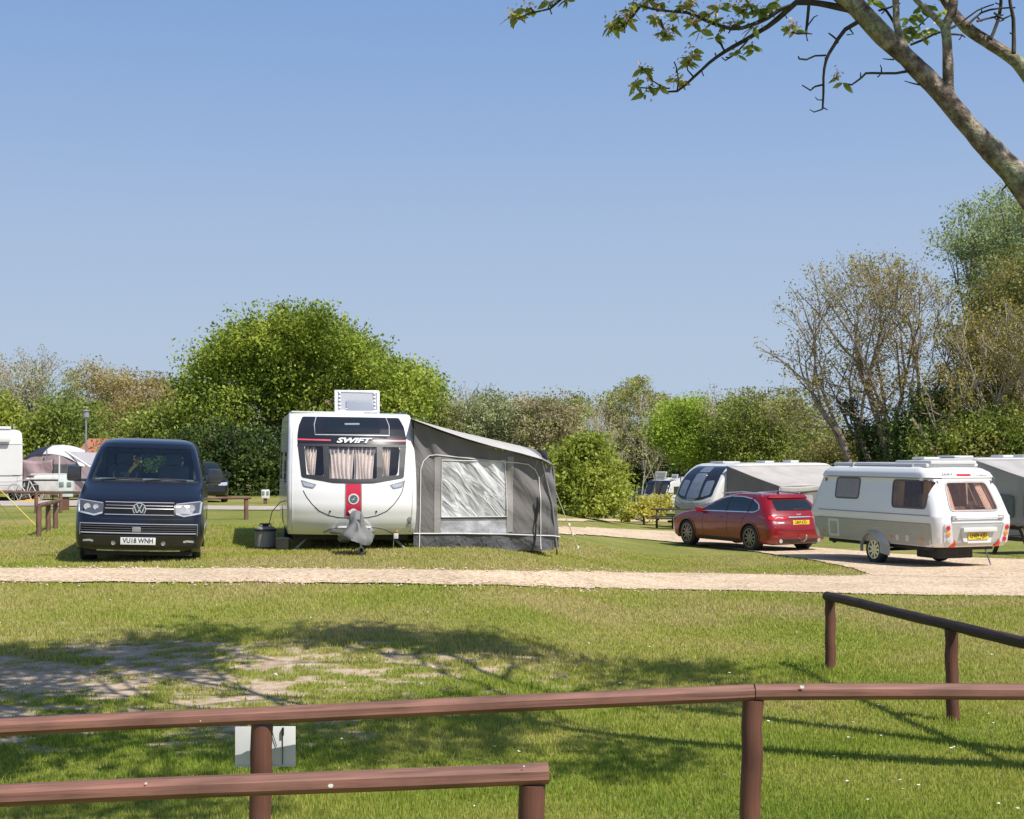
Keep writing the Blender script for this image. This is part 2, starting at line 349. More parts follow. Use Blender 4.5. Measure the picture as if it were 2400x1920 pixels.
# ------------------------------------------------------------------ dark blue van
M_mesh = mat('grille_mesh_black', (.006, .006, .007), .7, var=.2, spec=.15)
def build_van():
    p = G(325, 1302); th = math.atan((1200 - 322) / FL); ang = R(11.2)
    Y = 21.7; X = (322 - 1200) / FL * Y
    mp = mat('midnight_blue_paint', (.004, .005, .011), .28, 0., var=.08, scale=2, coat=.55)
    t = thing('panel_van', 'dark blue camper van facing the camera on the grass beside the white caravan', 'van', (X, Y, tz(X, Y + 1)-.02), ang, roll=R(1.7))
    S = Shell([(.20, .12, 4.80, .91), (.27, .03, 4.86, .935), (.45, 0, 4.90, .952), (.62, .01, 4.90, .955), (.78, .05, 4.90, .955), (.92, .11, 4.90, .95), (.985, .18, 4.89, .945),
               (1.05, .34, 4.88, .94), (1.14, .62, 4.87, .935), (1.21, .86, 4.86, .925), (1.265, 1.02, 4.85, .915), (1.45, 1.22, 4.82, .875), (1.65, 1.47, 4.78, .825), (1.80, 1.69, 4.72, .775),
               (1.87, 1.84, 4.66, .735), (1.915, 2.02, 4.55, .68), (1.945, 2.3, 4.35, .58), (1.96, 2.8, 4.0, .42)], .17, .15, .13, .05)
    b = S.body('body', mp, t, 20, 3)
    WP = rpoly([(-.835, 1.27), (.835, 1.27), (.69, 1.795), (-.69, 1.795)], .05)
    RW = rrect(-.5, 1.32, .5, 1.66, .06); FW = rpoly([(1.66, 1.30), (2.72, 1.30), (2.72, 1.69), (2.02, 1.67)], .05)
    cut(b, [boxcut(-.73, .73, 1.75, 4.6, .7, 1.72, M_int), pcut(FW, .5, 1.2, 'x', M_int), pcut(FW, -1.2, -.5, 'x', M_int), pcut([(x * .985, 1.275 + (z - 1.27) * .985) for x, z in WP], .7, 2.6, 'y', M_int), pcut(RW, 4.3, 5.2, 'y', M_int),
            pcut(rpoly([(3.0, 1.30), (4.4, 1.30), (4.3, 1.66), (3.0, 1.68)], .05), .6, 1.2, 'x', M_int), pcut(rpoly([(3.0, 1.30), (4.4, 1.30), (4.3, 1.66), (3.0, 1.68)], .05), -1.2, -.6, 'x', M_int),
            wheel_well(.66, 1.2, .93, .34, .40), wheel_well(-1.2, -.66, .93, .34, .40), wheel_well(.66, 1.2, 3.93, .34, .40), wheel_well(-1.2, -.66, 3.93, .34, .40)])
    patch('windscreen', WP, S.front, M_glass, t, off=-.004, th=.006)
    patch('windscreen_surround', None, S.front, M_black, t, off=.003, th=.012, polys=[[(-.86, 1.245), (.86, 1.245), (.835, 1.275), (-.835, 1.275)]])
    patch('rear_window', RW, S.rear, M_glass, t, (0, 1, 0), -.01, .005)
    for s in (-1, 1):
        sd = S.side(s)
        patch('side_window', rpoly([(1.62, 1.27), (2.75, 1.27), (2.75, 1.72), (1.98, 1.70)], .06), sd, M_glass, t, (s, 0, 0), .002, .01)
        patch('side_window', rpoly([(2.95, 1.27), (4.45, 1.27), (4.35, 1.70), (2.95, 1.72)], .06), sd, M_tint, t, (s, 0, 0), .002, .006)
        hl = rpoly([(s * .535, .945), (s * .925, .995), (s * .935, .86), (s * .93, .79), (s * .66, .735), (s * .54, .775)], .03)
        h = patch('headlight', hl, S.front, mat('headlight_housing', (.10, .105, .12), .25, .3, coat=1.), t, off=.004, th=.03)
        bm = B()
        for (lx, r) in ((.78, .052), (.65, .042)):
            q = Vector(S.front(s * lx, .875)); lathe(bm, [(r, -.012), (r * .92, -.02), (r * .55, -.014), (.002, -.02)], 'y', q, 20)
        obj('projector_lens', bm, M_lens, h)
        strip('light_strip', [(s * .545, .79), (s * .665, .755), (s * .90, .80), (s * .915, .97)], .024, S.front, M_lens, h, off=.012)
        strip('light_strip', [(s * .545, .93), (s * .90, .975)], .012, S.front, M_chrome, h, off=.012)
        patch('fog_light', rpoly([(s * .62, .385), (s * .86, .40), (s * .88, .33), (s * .66, .31)], .02), S.front, M_black, t, off=.003, th=.02)
        strip('fog_light_trim', [(s * .67, .36), (s * .72, .375), (s * .82, .365)], .03, S.front, M_lens, t, off=.008)
        bm = B(); q = Vector(S.front(s * .37, .335)); lathe(bm, [(.034, -.004), (.030, -.010), (.02, -.004), (.002, -.002)], 'y', q, 18); obj('parking_sensor', bm, M_grey, t)
        # door mirror
        bm = B(); box(bm, (s * 1.10, 1.27, 1.36), (.22, .12, .25), None, .045); box(bm, (s * 1.0, 1.31, 1.255), (.24, .07, .045), None, .015)
        mi = obj('door_mirror', bm, mat('mirror_shell', (.03, .032, .04), .3, coat=.5), t)
        bm = B(); box(bm, (s * 1.10, 1.335, 1.37), (.18, .006, .2)); obj('mirror_glass', bm, M_dglass, mi)
        bm = B(); box(bm, (s * .962, 2.6, .52), (.018, 2.3, .05), None, .008); obj('side_rail', bm, M_chrome if s > 0 else M_black, t)
        bm = B(); box(bm, (s * .945, 1.75, 1.02), (.03, .16, .03), None, .01); obj('door_handle', bm, mp, t)
        for y in (.93, 3.93): wheel(t, (s * .80, y, .34), .34, .24, .23, 10, s, M_tyre, M_alu)
    g = patch('grille', rpoly([(-.515, .95), (.515, .95), (.515, .76), (-.515, .76)], .02), S.front, M_mesh, t, off=.005, th=.03)
    for z in (.948, .858, .768): strip('grille_bar', [(-.51, z), (.51, z)], .010, S.front, M_chrome, g, off=.014, th=.014)
    strip('grille_bar', [(-.50, .905), (.50, .905)], .005, S.front, M_steel, g, off=.010)
    bm = B(); q = Vector(S.front(0, .855)); q.y -= .02
    for k in range(32):
        a = 2 * math.pi * k / 32; c = 2 * math.pi * (k + 1) / 32
        for (r0, r1) in ((.088, .1),):
            vs = []
            for yy in (-.012, .012):
                for an in (a, c):
                    for r in (r0, r1): vs.append(bm.verts.new(q + Vector((r * math.cos(an), yy, r * math.sin(an)))))
            for f in ((0, 1, 3, 2), (4, 6, 7, 5), (1, 5, 7, 3), (0, 2, 6, 4)): bm.faces.new([vs[i] for i in f])
    def bar(a, c, w=.015):
        a = Vector((a[0], 0, a[1])); c = Vector((c[0], 0, c[1])); d = c - a; an = math.atan2(d.z, d.x)
        box(bm, q + (a + c) / 2, (d.length, .018, w), Matrix.Rotation(-an, 3, 'Y'))
    bar((-.040, .078), (-.004, .008)); bar((.040, .078), (.004, .008)); bar((-.076, .045), (-.034, -.072)); bar((-.034, -.072), (0, .0)); bar((0, .0), (.034, -.072)); bar((.034, -.072), (.076, .045))
    obj('emblem', bm, M_chrome, t)
    bm = B(); lathe(bm, [(.086, 0), (.086, .02)], 'y', q, 32); obj('emblem_disc', bm, mat('emblem_blue', (.02, .035, .07), .2, coat=.8), t)
    lg = patch('lower_grille', rpoly([(-.875, .63), (.875, .63), (.86, .455), (-.86, .455)], .03), S.front, M_mesh, t, off=.003, th=.03)
    strip('grille_bar', [(-.87, .628), (.87, .628)], .010, S.front, M_chrome, lg, off=.010)
    strip('grille_bar', [(-.85, .49), (.85, .49)], .014, S.front, M_chrome, lg, off=.014, th=.014)
    for z in (.595, .56, .525): strip('grille_bar', [(-.85, z), (.85, z)], .004, S.front, M_grey, lg, off=.010)
    for xx in (-.868, .868): strip('grille_bar', [(xx, .63), (xx, .455)], .008, S.front, M_steel, lg, off=.010, step=.2)
    bm = B(); q = Vector(S.front(-.03, .545)); box(bm, q + Vector((0, -.01, 0)), (.13, .03, .08), None, .012); obj('radar_sensor', bm, M_grey, lg)
    patch('bumper_trim', rpoly([(-.93, .44), (.93, .44), (.925, .215), (-.925, .215)], .02), S.front, mat('bumper_gloss_brown', (.022, .017, .015), .3, coat=.4), t, off=.0015, th=.02)
    strip('bumper_chrome', [(-.62, .225), (-.4, .222), (.4, .222), (.62, .225)], .018, S.front, M_chrome, t, off=.008)
    strip('seam', [(-.93, .725), (-.5, .705), (.5, .705), (.93, .725)], .007, S.front, M_black, t, off=.0015)
    np_ = thing_plate(t, 'VU18 WNH', (0, -.025, .372), M_plate)
    for k, (a, c) in enumerate((((-.66, 1.262), (-.02, 1.285)), ((.02, 1.262), (.66, 1.278)))):
        strip('wiper', [a, ((a[0] + c[0]) / 2, 1.292), c], .018, S.front, M_black, t, off=.02)
    # cabin
    bm = B(); box(bm, (0, 1.60, 1.24), (1.56, .75, .10), None, .03); obj('dashboard', bm, mat('dashboard_grey', (.30, .31, .32), .7), t)
    bm = B(); c = Vector((-.36, 1.95, 1.36))
    ring = [c + Vector((.19 * math.cos(a), .06 * math.sin(a), .17 * math.sin(a))) for a in (2 * math.pi * k / 24 for k in range(25))]; tube(bm, ring, .016, 6, False); box(bm, c, (.16, .03, .05), None, .01); tube(bm, [c, c + Vector((0, -.3, -.15))], .03)
    obj('steering_wheel', bm, M_black, t)
    bm = B(); tube(bm, [(-.33, 2.0, 1.33), (-.26, 1.96, 1.44), (-.17, 1.90, 1.53)], .028, 8); obj('steering_lock', bm, mat('yellow_lock', (.75, .48, .05), .4), t)
    for s in (-1, 1):
        bm = B(); box(bm, (s * .40, 2.45, 1.2), (.5, .14, .62), Matrix.Rotation(R(-12), 3, 'X'), .06); box(bm, (s * .40, 2.52, 1.60), (.26, .1, .2), Matrix.Rotation(R(-12), 3, 'X'), .04)
        for q in (-.06, .06): tube(bm, [(s * .40 + q, 2.5, 1.45), (s * .40 + q, 2.52, 1.56)], .008)
        obj('front_seat', bm, mat('seat_fabric', (.14, .145, .15), .9), t)
    bm = B(); box(bm, (0.02, 1.80, 1.66), (.24, .03, .07), None, .015); tube(bm, [(0.02, 1.80, 1.66), (0.02, 1.74, 1.76)], .012); obj('rear_view_mirror', bm, M_black, t)
    bm = B(); box(bm, (-.2, 3.9, 1.1), (1.3, .5, .5), None, .05); obj('rear_bench', bm, M_int, t)
    bm = B(); box(bm, (0, 2.4, .20), (1.6, 4.4, .12)); obj('underbody', bm, M_under, t)
    return t
def thing_plate(parent, s, c, m, w=.52, h=.111, sub=None, rot=None):
    bm = B(); box(bm, (0, 0, 0), (w, .012, h), None, .004); M = Matrix.Translation(Vector(c)) @ (rot or Matrix.Identity(4)); bm.transform(M)
    pl = obj('number_plate', bm, m, parent)
    text('lettering', s, h * .92, M_ink, pl, M @ face_m((0, -.0075, .004 if not sub else .012)), .001, wide=.86 * w / .52, bold=.002)
    if sub: text('lettering', sub, h * .2, M_ink, pl, M @ face_m((0, -.0075, -h * .38)), .001)
    return pl

# ------------------------------------------------------------------ white caravan with the red stripe
SW_ANG = R(10.5); SW_Y = 24.6; SW_X = (827 - 1200) / FL * SW_Y; SW_Z = HC - (1295 - HZ) / FL * 25.0
def sw(x, y, z): c, s = math.cos(SW_ANG), math.sin(SW_ANG); return Vector((SW_X + x * c - y * s, SW_Y + x * s + y * c, SW_Z + z))
def build_white_caravan():
    t = thing('touring_caravan', 'white touring caravan with curtained dark front windows and a red central stripe', 'caravan', (SW_X, SW_Y, SW_Z), SW_ANG, roll=R(.7))
    S = Shell([(.32, .26, 6.1, 1.10), (.40, .16, 6.2, 1.115), (.55, .07, 6.3, 1.125), (.8, 0, 6.4, 1.13), (1.05, .02, 6.42, 1.13), (1.25, .07, 6.42, 1.13), (1.5, .15, 6.4, 1.125), (1.8, .28, 6.38, 1.115), (2.0, .38, 6.36, 1.11),
               (2.2, .52, 6.32, 1.105), (2.34, .70, 6.25, 1.10), (2.44, .90, 6.15, 1.09), (2.475, 1.15, 6.0, 1.06)], .07, .1, .20, .05)
    side = mat('caravan_white_front', (.77, .76, .75), .22, var=.025, scale=1.5, coat=.5)
    b = S.body('body', side, t, 24, 3)
    panes = [rpoly([(-.84, 1.87), (-.50, 1.87), (-.49, 1.345), (-.78, 1.36)], .07), rpoly([(-.43, 1.88), (.43, 1.88), (.415, 1.29), (-.415, 1.29)], .07), rpoly([(.50, 1.87), (.84, 1.87), (.78, 1.36), (.49, 1.345)], .07)]
    curt_box = boxcut(-.88, .88, .56, 1.3, 1.2, 1.93, M_int)
    cut(b, [curt_box] + [pcut(p, -.2, .9, 'y', M_int) for p in panes] + [wheel_well(.8, 1.3, 3.6, .33, .40), wheel_well(-1.3, -.8, 3.6, .33, .40)])
    dk = mat('dark_graphite_panel', (.018, .022, .034), .28, var=.1, scale=2, spec=.12)
    hole = panes
    # dark front panel in pieces round the panes
    top = rpoly([(-.955, 1.90), (-.955, 2.05), (-.93, 2.22), (-.86, 2.385), (.86, 2.385), (.93, 2.22), (.955, 2.05), (.955, 1.90)], .03)
    patch('front_panel', top, S.front, dk, t, off=.004, th=.012)
    fr = mat('window_frame_black', (.02, .021, .026), .5, coat=.0)
    ins = [
        [(-.955, 1.90), (-.84, 1.90), (-.80, 1.36), (-.89, 1.33)], [(.955, 1.90), (.89, 1.33), (.80, 1.36), (.84, 1.90)],
        [(-.52, 1.90), (-.42, 1.90), (-.405, 1.30), (-.505, 1.33)], [(.52, 1.90), (.505, 1.33), (.405, 1.30), (.42, 1.90)],
        [(-.89, 1.37), (-.48, 1.35), (-.41, 1.305), (0, 1.29), (0, 1.215), (-.35, 1.225), (-.87, 1.315)], [(.89, 1.37), (.87, 1.315), (.35, 1.225), (0, 1.215), (0, 1.29), (.41, 1.305), (.48, 1.35)],
        [(-.955, 1.90), (.955, 1.90), (.953, 1.855), (-.953, 1.855)]]
    for i, P in enumerate(ins): patch('window_surround', P, S.front, fr, t, off=.005 + .0006 * i, th=.012)
    for i, p in enumerate(panes):
        w = patch('front_window', p, S.front, M_tint, t, off=-.003, th=.006)
        x0, x1 = min(q[0] for q in p), max(q[0] for q in p)
        spans = [(x0 - .02, x0 + (x1 - x0) * (.55 if i == 0 else .45))] if i != 1 else [(x0, .0), (.01, x1 - .07)]
        for k, (a, c) in enumerate(spans):
            vs, n = [], 40
            for j in range(n + 1):
                u = a + (c - a) * j / n
                for h in range(9):
                    z = 1.26 + .60 * h / 8; gather = .035 * math.sin(j * .9 + 1.5 * math.sin(h * .35 + k)) ; lean = .02 * math.sin(h * .4 + j * .12)
                    vs.append((u + lean, S.front(max(-.86, min(.86, u)), z)[1] + .075 + gather * .9, z + (0 if h < 8 else .03 * math.sin(j * .45))))
            f = [(j * 9 + h, (j + 1) * 9 + h, (j + 1) * 9 + h + 1, j * 9 + h + 1) for j in range(n) for h in range(8)]
            npmesh('curtain', np.array(vs), np.array(f), M_curtain, w, True)
    bm = B()
    for i, p in enumerate(panes[1:2]):
        x0, x1 = -.43, .43
        vs = [(x0, .375, 1.88), (x1, .375, 1.88)] + [(x1 - (x1 - x0) * k / 12, .335, 1.76 - .03 * math.sin(k * 1.2)) for k in range(13)]
        bm.faces.new([bm.verts.new(v) for v in vs])
    obj('pelmet_blind', bm, mat('grey_blind', (.22, .21, .23), .8), t, 0)
    strip('accent_stripe', [(-.95, 1.975), (-.38, 1.965)], .026, S.front, mat('pink_decal', (.62, .08, .12), .35), t, off=.008)
    strip('accent_stripe', [(.36, 1.965), (.95, 1.972)], .026, S.front, mat('pink_decal', (.62, .08, .12), .35), t, off=.008)
    text('brand_lettering', 'SWIFT', .135, mat('logo_silver', (.6, .6, .62), .5), t, face_m((0, S.front(0, 1.965)[1] - .016, 1.965), R(30)), .004, .35, 1.5, .006)
    strip('skylight_trim', [(-.62, 2.38), (-.66, 2.24), (-.65, 2.06), (.65, 2.06), (.66, 2.24), (.62, 2.38)], .014, S.front, M_silver, t, off=.009)
    patch('skylight', rpoly([(-.50, 2.10), (.50, 2.10), (.48, 2.355), (-.48, 2.355)], .05), S.front, M_dglass, t, off=.009, th=.012)
    strip('skylight_catch', [(-.13, 2.245), (.13, 2.250)], .028, S.front, M_chrome, t, off=.02)
    red = mat('red_stripe', (.50, .02, .055), .3, var=.06, coat=.4)
    patch('centre_stripe', [(-.13, .655), (.13, .655), (.13, 1.212), (-.13, 1.212)], S.front, red, t, off=.0045, th=.01)
    for x in (-.137, .137): strip('stripe_edge', [(x, .655), (x, 1.212)], .016, S.front, M_grey, t, off=.0065)
    bm = B(); q = Vector(S.front(0, .95)); lathe(bm, [(.096, -.012), (.09, -.022), (.072, -.022), (.068, -.016), (.002, -.016)], 'y', q, 28); em = obj('round_badge', bm, M_white, t)
    bm = B(); lathe(bm, [(.066, -.018), (.064, -.024), (.002, -.024)], 'y', q, 28); obj('badge_centre', bm, mat('badge_teal', (.12, .2, .22), .3, .5, coat=.5), em)
    bm = B(); q2 = q + Vector((0, -.027, 0)); prism(bm, [(-.05, -.02), (-.005, .012), (.045, .045), (.01, .0), (.035, -.012), (.0, -.012), (-.02, -.045), (-.012, -.012)], -.002, .002); bm.transform(Matrix.Translation(q2)); obj('badge_bird', bm, M_chrome, em)
    bm = B(); prism(bm, [(-.09, .74), (0, .80), (.09, .74), (.055, .69), (-.055, .69)], S.front(0, .74)[1] - .018, S.front(0, .74)[1] - .002); obj('lock_cover', bm, M_white, t)
    for s in (-1, 1):
        h = patch('head_lamp', rpoly([(s * .90, 1.275), (s * .86, 1.155), (s * .69, 1.12), (s * .63, 1.20), (s * .70, 1.215)], .02), S.front, M_grey, t, off=.006, th=.02)
        patch('lamp_lens', rpoly([(s * .865, 1.235), (s * .845, 1.17), (s * .70, 1.14), (s * .67, 1.19)], .02), S.front, M_lens, h, off=.012, th=.01)
        bm = B(); lathe(bm, [(.018, -.004), (.014, -.012), (.002, -.012)], 'y', S.front(s * .40, .735), 12); obj('panel_lock', bm, M_ink, t)
        patch('side_window', rpoly([(1.2, 1.2), (2.2, 1.2), (2.2, 1.75), (1.2, 1.75)], .06), S.side(s), M_dglass, t, (s, 0, 0), .01, .02)
        patch('side_window', rpoly([(4.3, 1.2), (5.4, 1.2), (5.4, 1.75), (4.3, 1.75)], .06), S.side(s), M_dglass, t, (s, 0, 0), .01, .02)
        wheel(t, (s * .99, 3.6, .33), .33, .2, .2, 8, s, M_tyre, M_alu)
        strip('corner_moulding', [(s * 1.03, .36), (s * 1.045, .9), (s * 1.045, 1.5), (s * 1.03, 2.1), (s * .99, 2.38)], .012, S.front, M_cream, t, off=.008)
        # corner steady
        bm = B(); tube(bm, [(s * .70, .62, .31), (s * 1.00, .48, .02)], .024, 6); box(bm, (s * 1.03, .48, .01), (.2, .12, .03), None, .01)
        obj('corner_steady', bm, M_grey, t)
    U = [(-.86, 1.09), (-.80, .98), (-.70, .85), (-.58, .74), (-.42, .665), (-.25, .63), (0, .62), (.25, .63), (.42, .665), (.58, .74), (.70, .85), (.80, .98), (.86, 1.09), (.905, 1.28)]
    strip('locker_seam', U, .013, S.front, M_ink, t, off=.003)
    strip('bumper_seam', [(-.50, .36), (-.38, .42), (-.2, .455), (.2, .455), (.4, .45), (.56, .42), (.72, .34)], .02, S.front, M_grey, t, off=.003)
    patch('a_frame_fairing', rpoly([(-.26, .33), (.33, .33), (.33, .47), (-.26, .47)], .03), S.front, M_white, t, off=.03, th=.1)
    bm = B(); lathe(bm, [(.045, -.015), (.02, -.02), (.02, .03)], 'y', S.front(1.0, .60), 14); box(bm, Vector(S.front(1.0, .52)) + Vector((0, -.01, 0)), (.035, .02, .16), None, .006); obj('grab_handle', bm, M_grey, t)
    # A frame, hitch and jockey wheel
    bm = B()
    for s in (-1, 1): tube(bm, [(s * .55, 1.2, .34), (s * .30, .0, .38), (s * .05, -1.0, .42)], .04, 6)
    box(bm, (0, 1.6, .28), (1.7, 1.6, .06)); obj('a_frame', bm, M_steel, t)
    cv = mat('hitch_cover_vinyl', (.17, .172, .17), .7, var=.12, scale=4, bump=.5, bscale=9)
    vs, nr, nc = [], 12, 28
    for i in range(nr + 1):
        h = i / nr
        for k in range(nc):
            a = 2 * math.pi * k / nc; wx = np.interp(h, [0, .12, .35, .55, .85, 1], [.25, .31, .22, .12, .12, .06]); wy = np.interp(h, [0, .12, .5, .85, 1], [.52, .52, .42, .22, .1])
            fold = 1 + .07 * math.sin(5 * a + 4 * h) + .05 * math.sin(9 * a - 7 * h)
            zz = .27 + .50 * h + .05 * math.sin(2 * a) * (1 - h)
            vs.append((wx * math.cos(a) * fold, -.72 + .05 * h + wy * math.sin(a) * fold, zz))
    f = [(i * nc + k, i * nc + (k + 1) % nc, (i + 1) * nc + (k + 1) % nc, (i + 1) * nc + k) for i in range(nr) for k in range(nc)]
    vs.append((0, -.7, .79)); f += [(nr * nc + k, nr * nc + (k + 1) % nc, len(vs) - 1, len(vs) - 1) for k in range(nc)]
    bm = B(); bv = [bm.verts.new(v) for v in vs]
    for q in f: bm.faces.new([bv[i] for i in dict.fromkeys(q)])
    obj('hitch_cover', bm, cv, t, 60)
    bm = B(); tube(bm, [(.06, -1.05, .75), (.06, -1.05, .12)], .022, 8); box(bm, (.06, -1.05, .14), (.09, .05, .09)); jw = obj('jockey_wheel_stem', bm, M_steel, t)
    bm = B(); lathe(bm, [(.05, -.03), (.09, -.028), (.1, -.01), (.1, .01), (.09, .028), (.05, .03)], 'x', (.06, -1.05, .08), 20); obj('jockey_wheel', bm, M_tyre, jw)
    bm = B(); tube(bm, [(.0, -1.0, .35), (-.10, -1.05, .12), (-.14, -1.04, .0), (-.04, -1.02, -.0), (.02, -1.0, .08)], .008, 5); obj('breakaway_cable', bm, M_ink, t)
    bm = B(); box(bm, (0, 3.2, .27), (2.0, 5.4, .10)); obj('chassis', bm, M_under, t)
    # raised roof light
    v = thing_child('roof_light', t)
    bm = B(); rt = Matrix.Rotation(R(-22), 3, 'X'); c = Vector((.17, 1.75, 2.70)); W, H = .82, .44
    def rb(p, s, bev=.01): box(bm, c + rt @ Vector(p), s, rt, bev)
    rb((0, 0, H / 2 - .02), (W, .05, .045)); rb((0, 0, -H / 2 + .02), (W, .05, .045)); rb((-W / 2 + .02, 0, 0), (.05, .05, H)); rb((W / 2 - .02, 0, 0), (.05, .05, H))
    for s in (-1, 1): tube(bm, [(c.x + s * .36, 1.75, 2.46), (c.x + s * .36, 2.1, 2.46)], .03)
    for s in (-1, 1):
        for k in range(5): box(bm, c + rt @ Vector((s * (W / 2 - .09), -.02, -.14 + .075 * k)), (.035, .03, .035), rt, .006)
    for x in (-.3, -.12, .16, .31): box(bm, (c.x + x, 1.72, 2.475), (.035, .05, .07))
    vf = obj('vent_frame', bm, mat('frosted_acrylic', (.62, .62, .66), .3, coat=.4), t)
    bm = B(); box(bm, c, (W - .06, .012, H - .06), rt); obj('vent_dome', bm, glassm('roof_acrylic', (.78, .78, .84), .05, body=(.50, .52, .56), bodyw=.72), vf)
    bm = B(); box(bm, c + rt @ Vector((.05, -.03, -.09)), (.5, .02, .2), rt, .009); obj('vent_inset', bm, glassm('roof_acrylic_inner', (.8, .84, .88), .1, body=(.5, .52, .58), bodyw=.45), vf)
    bm = B(); box(bm, (-.4, 1.9, 2.475), (1.3, 1.6, .03), None, .01); obj('roof_strip', bm, M_white, t)
    bpy.data.objects.remove(v)
    return t
def thing_child(name, t):
    o = bpy.data.objects.new(name, None); C.objects.link(o); o.parent = t; return o

# ------------------------------------------------------------------ grey side awning of that caravan
def fabric(name, col, trans=.0, bump=.6, sc=2.2, stretch=(1.2, 1., 1.), rough=.8, rot=0.):
    m, nt, nd, lk, out = nodes(name)
    p = N(nt, 'ShaderNodeBsdfPrincipled', Roughness=rough); p.inputs['Base Color'].default_value = (*col, 1); p.inputs['Specular IOR Level'].default_value = .3
    tc = N(nt, 'ShaderNodeTexCoord'); m0 = N(nt, 'ShaderNodeMapping'); mp = N(nt, 'ShaderNodeMapping'); mp.inputs['Scale'].default_value = stretch; m0.inputs['Rotation'].default_value = (0, rot, 0)
    lk.new(tc.outputs['Object'], m0.inputs[0]); lk.new(m0.outputs[0], mp.inputs[0])
    n = N(nt, 'ShaderNodeTexNoise', Scale=sc, Detail=3., Distortion=.6); lk.new(mp.outputs[0], n.inputs[0])
    b = N(nt, 'ShaderNodeBump', Strength=bump, Distance=.12); lk.new(n.outputs[0], b.inputs['Height']); lk.new(b.outputs[0], p.inputs['Normal'])
    n2 = N(nt, 'ShaderNodeTexNoise', Scale=1.3, Detail=5.); lk.new(tc.outputs['Object'], n2.inputs[0])
    r = ramp(nt, [(.3, tuple(c * .88 for c in col)), (.7, tuple(c * 1.1 for c in col))]); lk.new(n2.outputs[0], r.inputs[0]); lk.new(r.outputs[0], p.inputs['Base Color'])
    sh = p
    if trans:
        t = N(nt, 'ShaderNodeBsdfTranslucent'); lk.new(r.outputs[0], t.inputs[0]); mx = N(nt, 'ShaderNodeMixShader', Fac=trans); lk.new(p.outputs[0], mx.inputs[1]); lk.new(t.outputs[0], mx.inputs[2]); sh = mx
    lk.new(sh.outputs[0], out.inputs[0]); return m
def grid(name, fn, nu, nv, m, parent, th=.0):
    us, vs = np.linspace(0, 1, nu + 1), np.linspace(0, 1, nv + 1)
    V = np.array([fn(u, v) for u in us for v in vs]); F = np.array([(i * (nv + 1) + j, (i + 1) * (nv + 1) + j, (i + 1) * (nv + 1) + j + 1, i * (nv + 1) + j + 1) for i in range(nu) for j in range(nv)])
    o = npmesh(name, V, F, m, parent, True)
    if th:
        s = o.modifiers.new('cloth', 'SOLIDIFY'); s.thickness = th; s.offset = 0
    return o
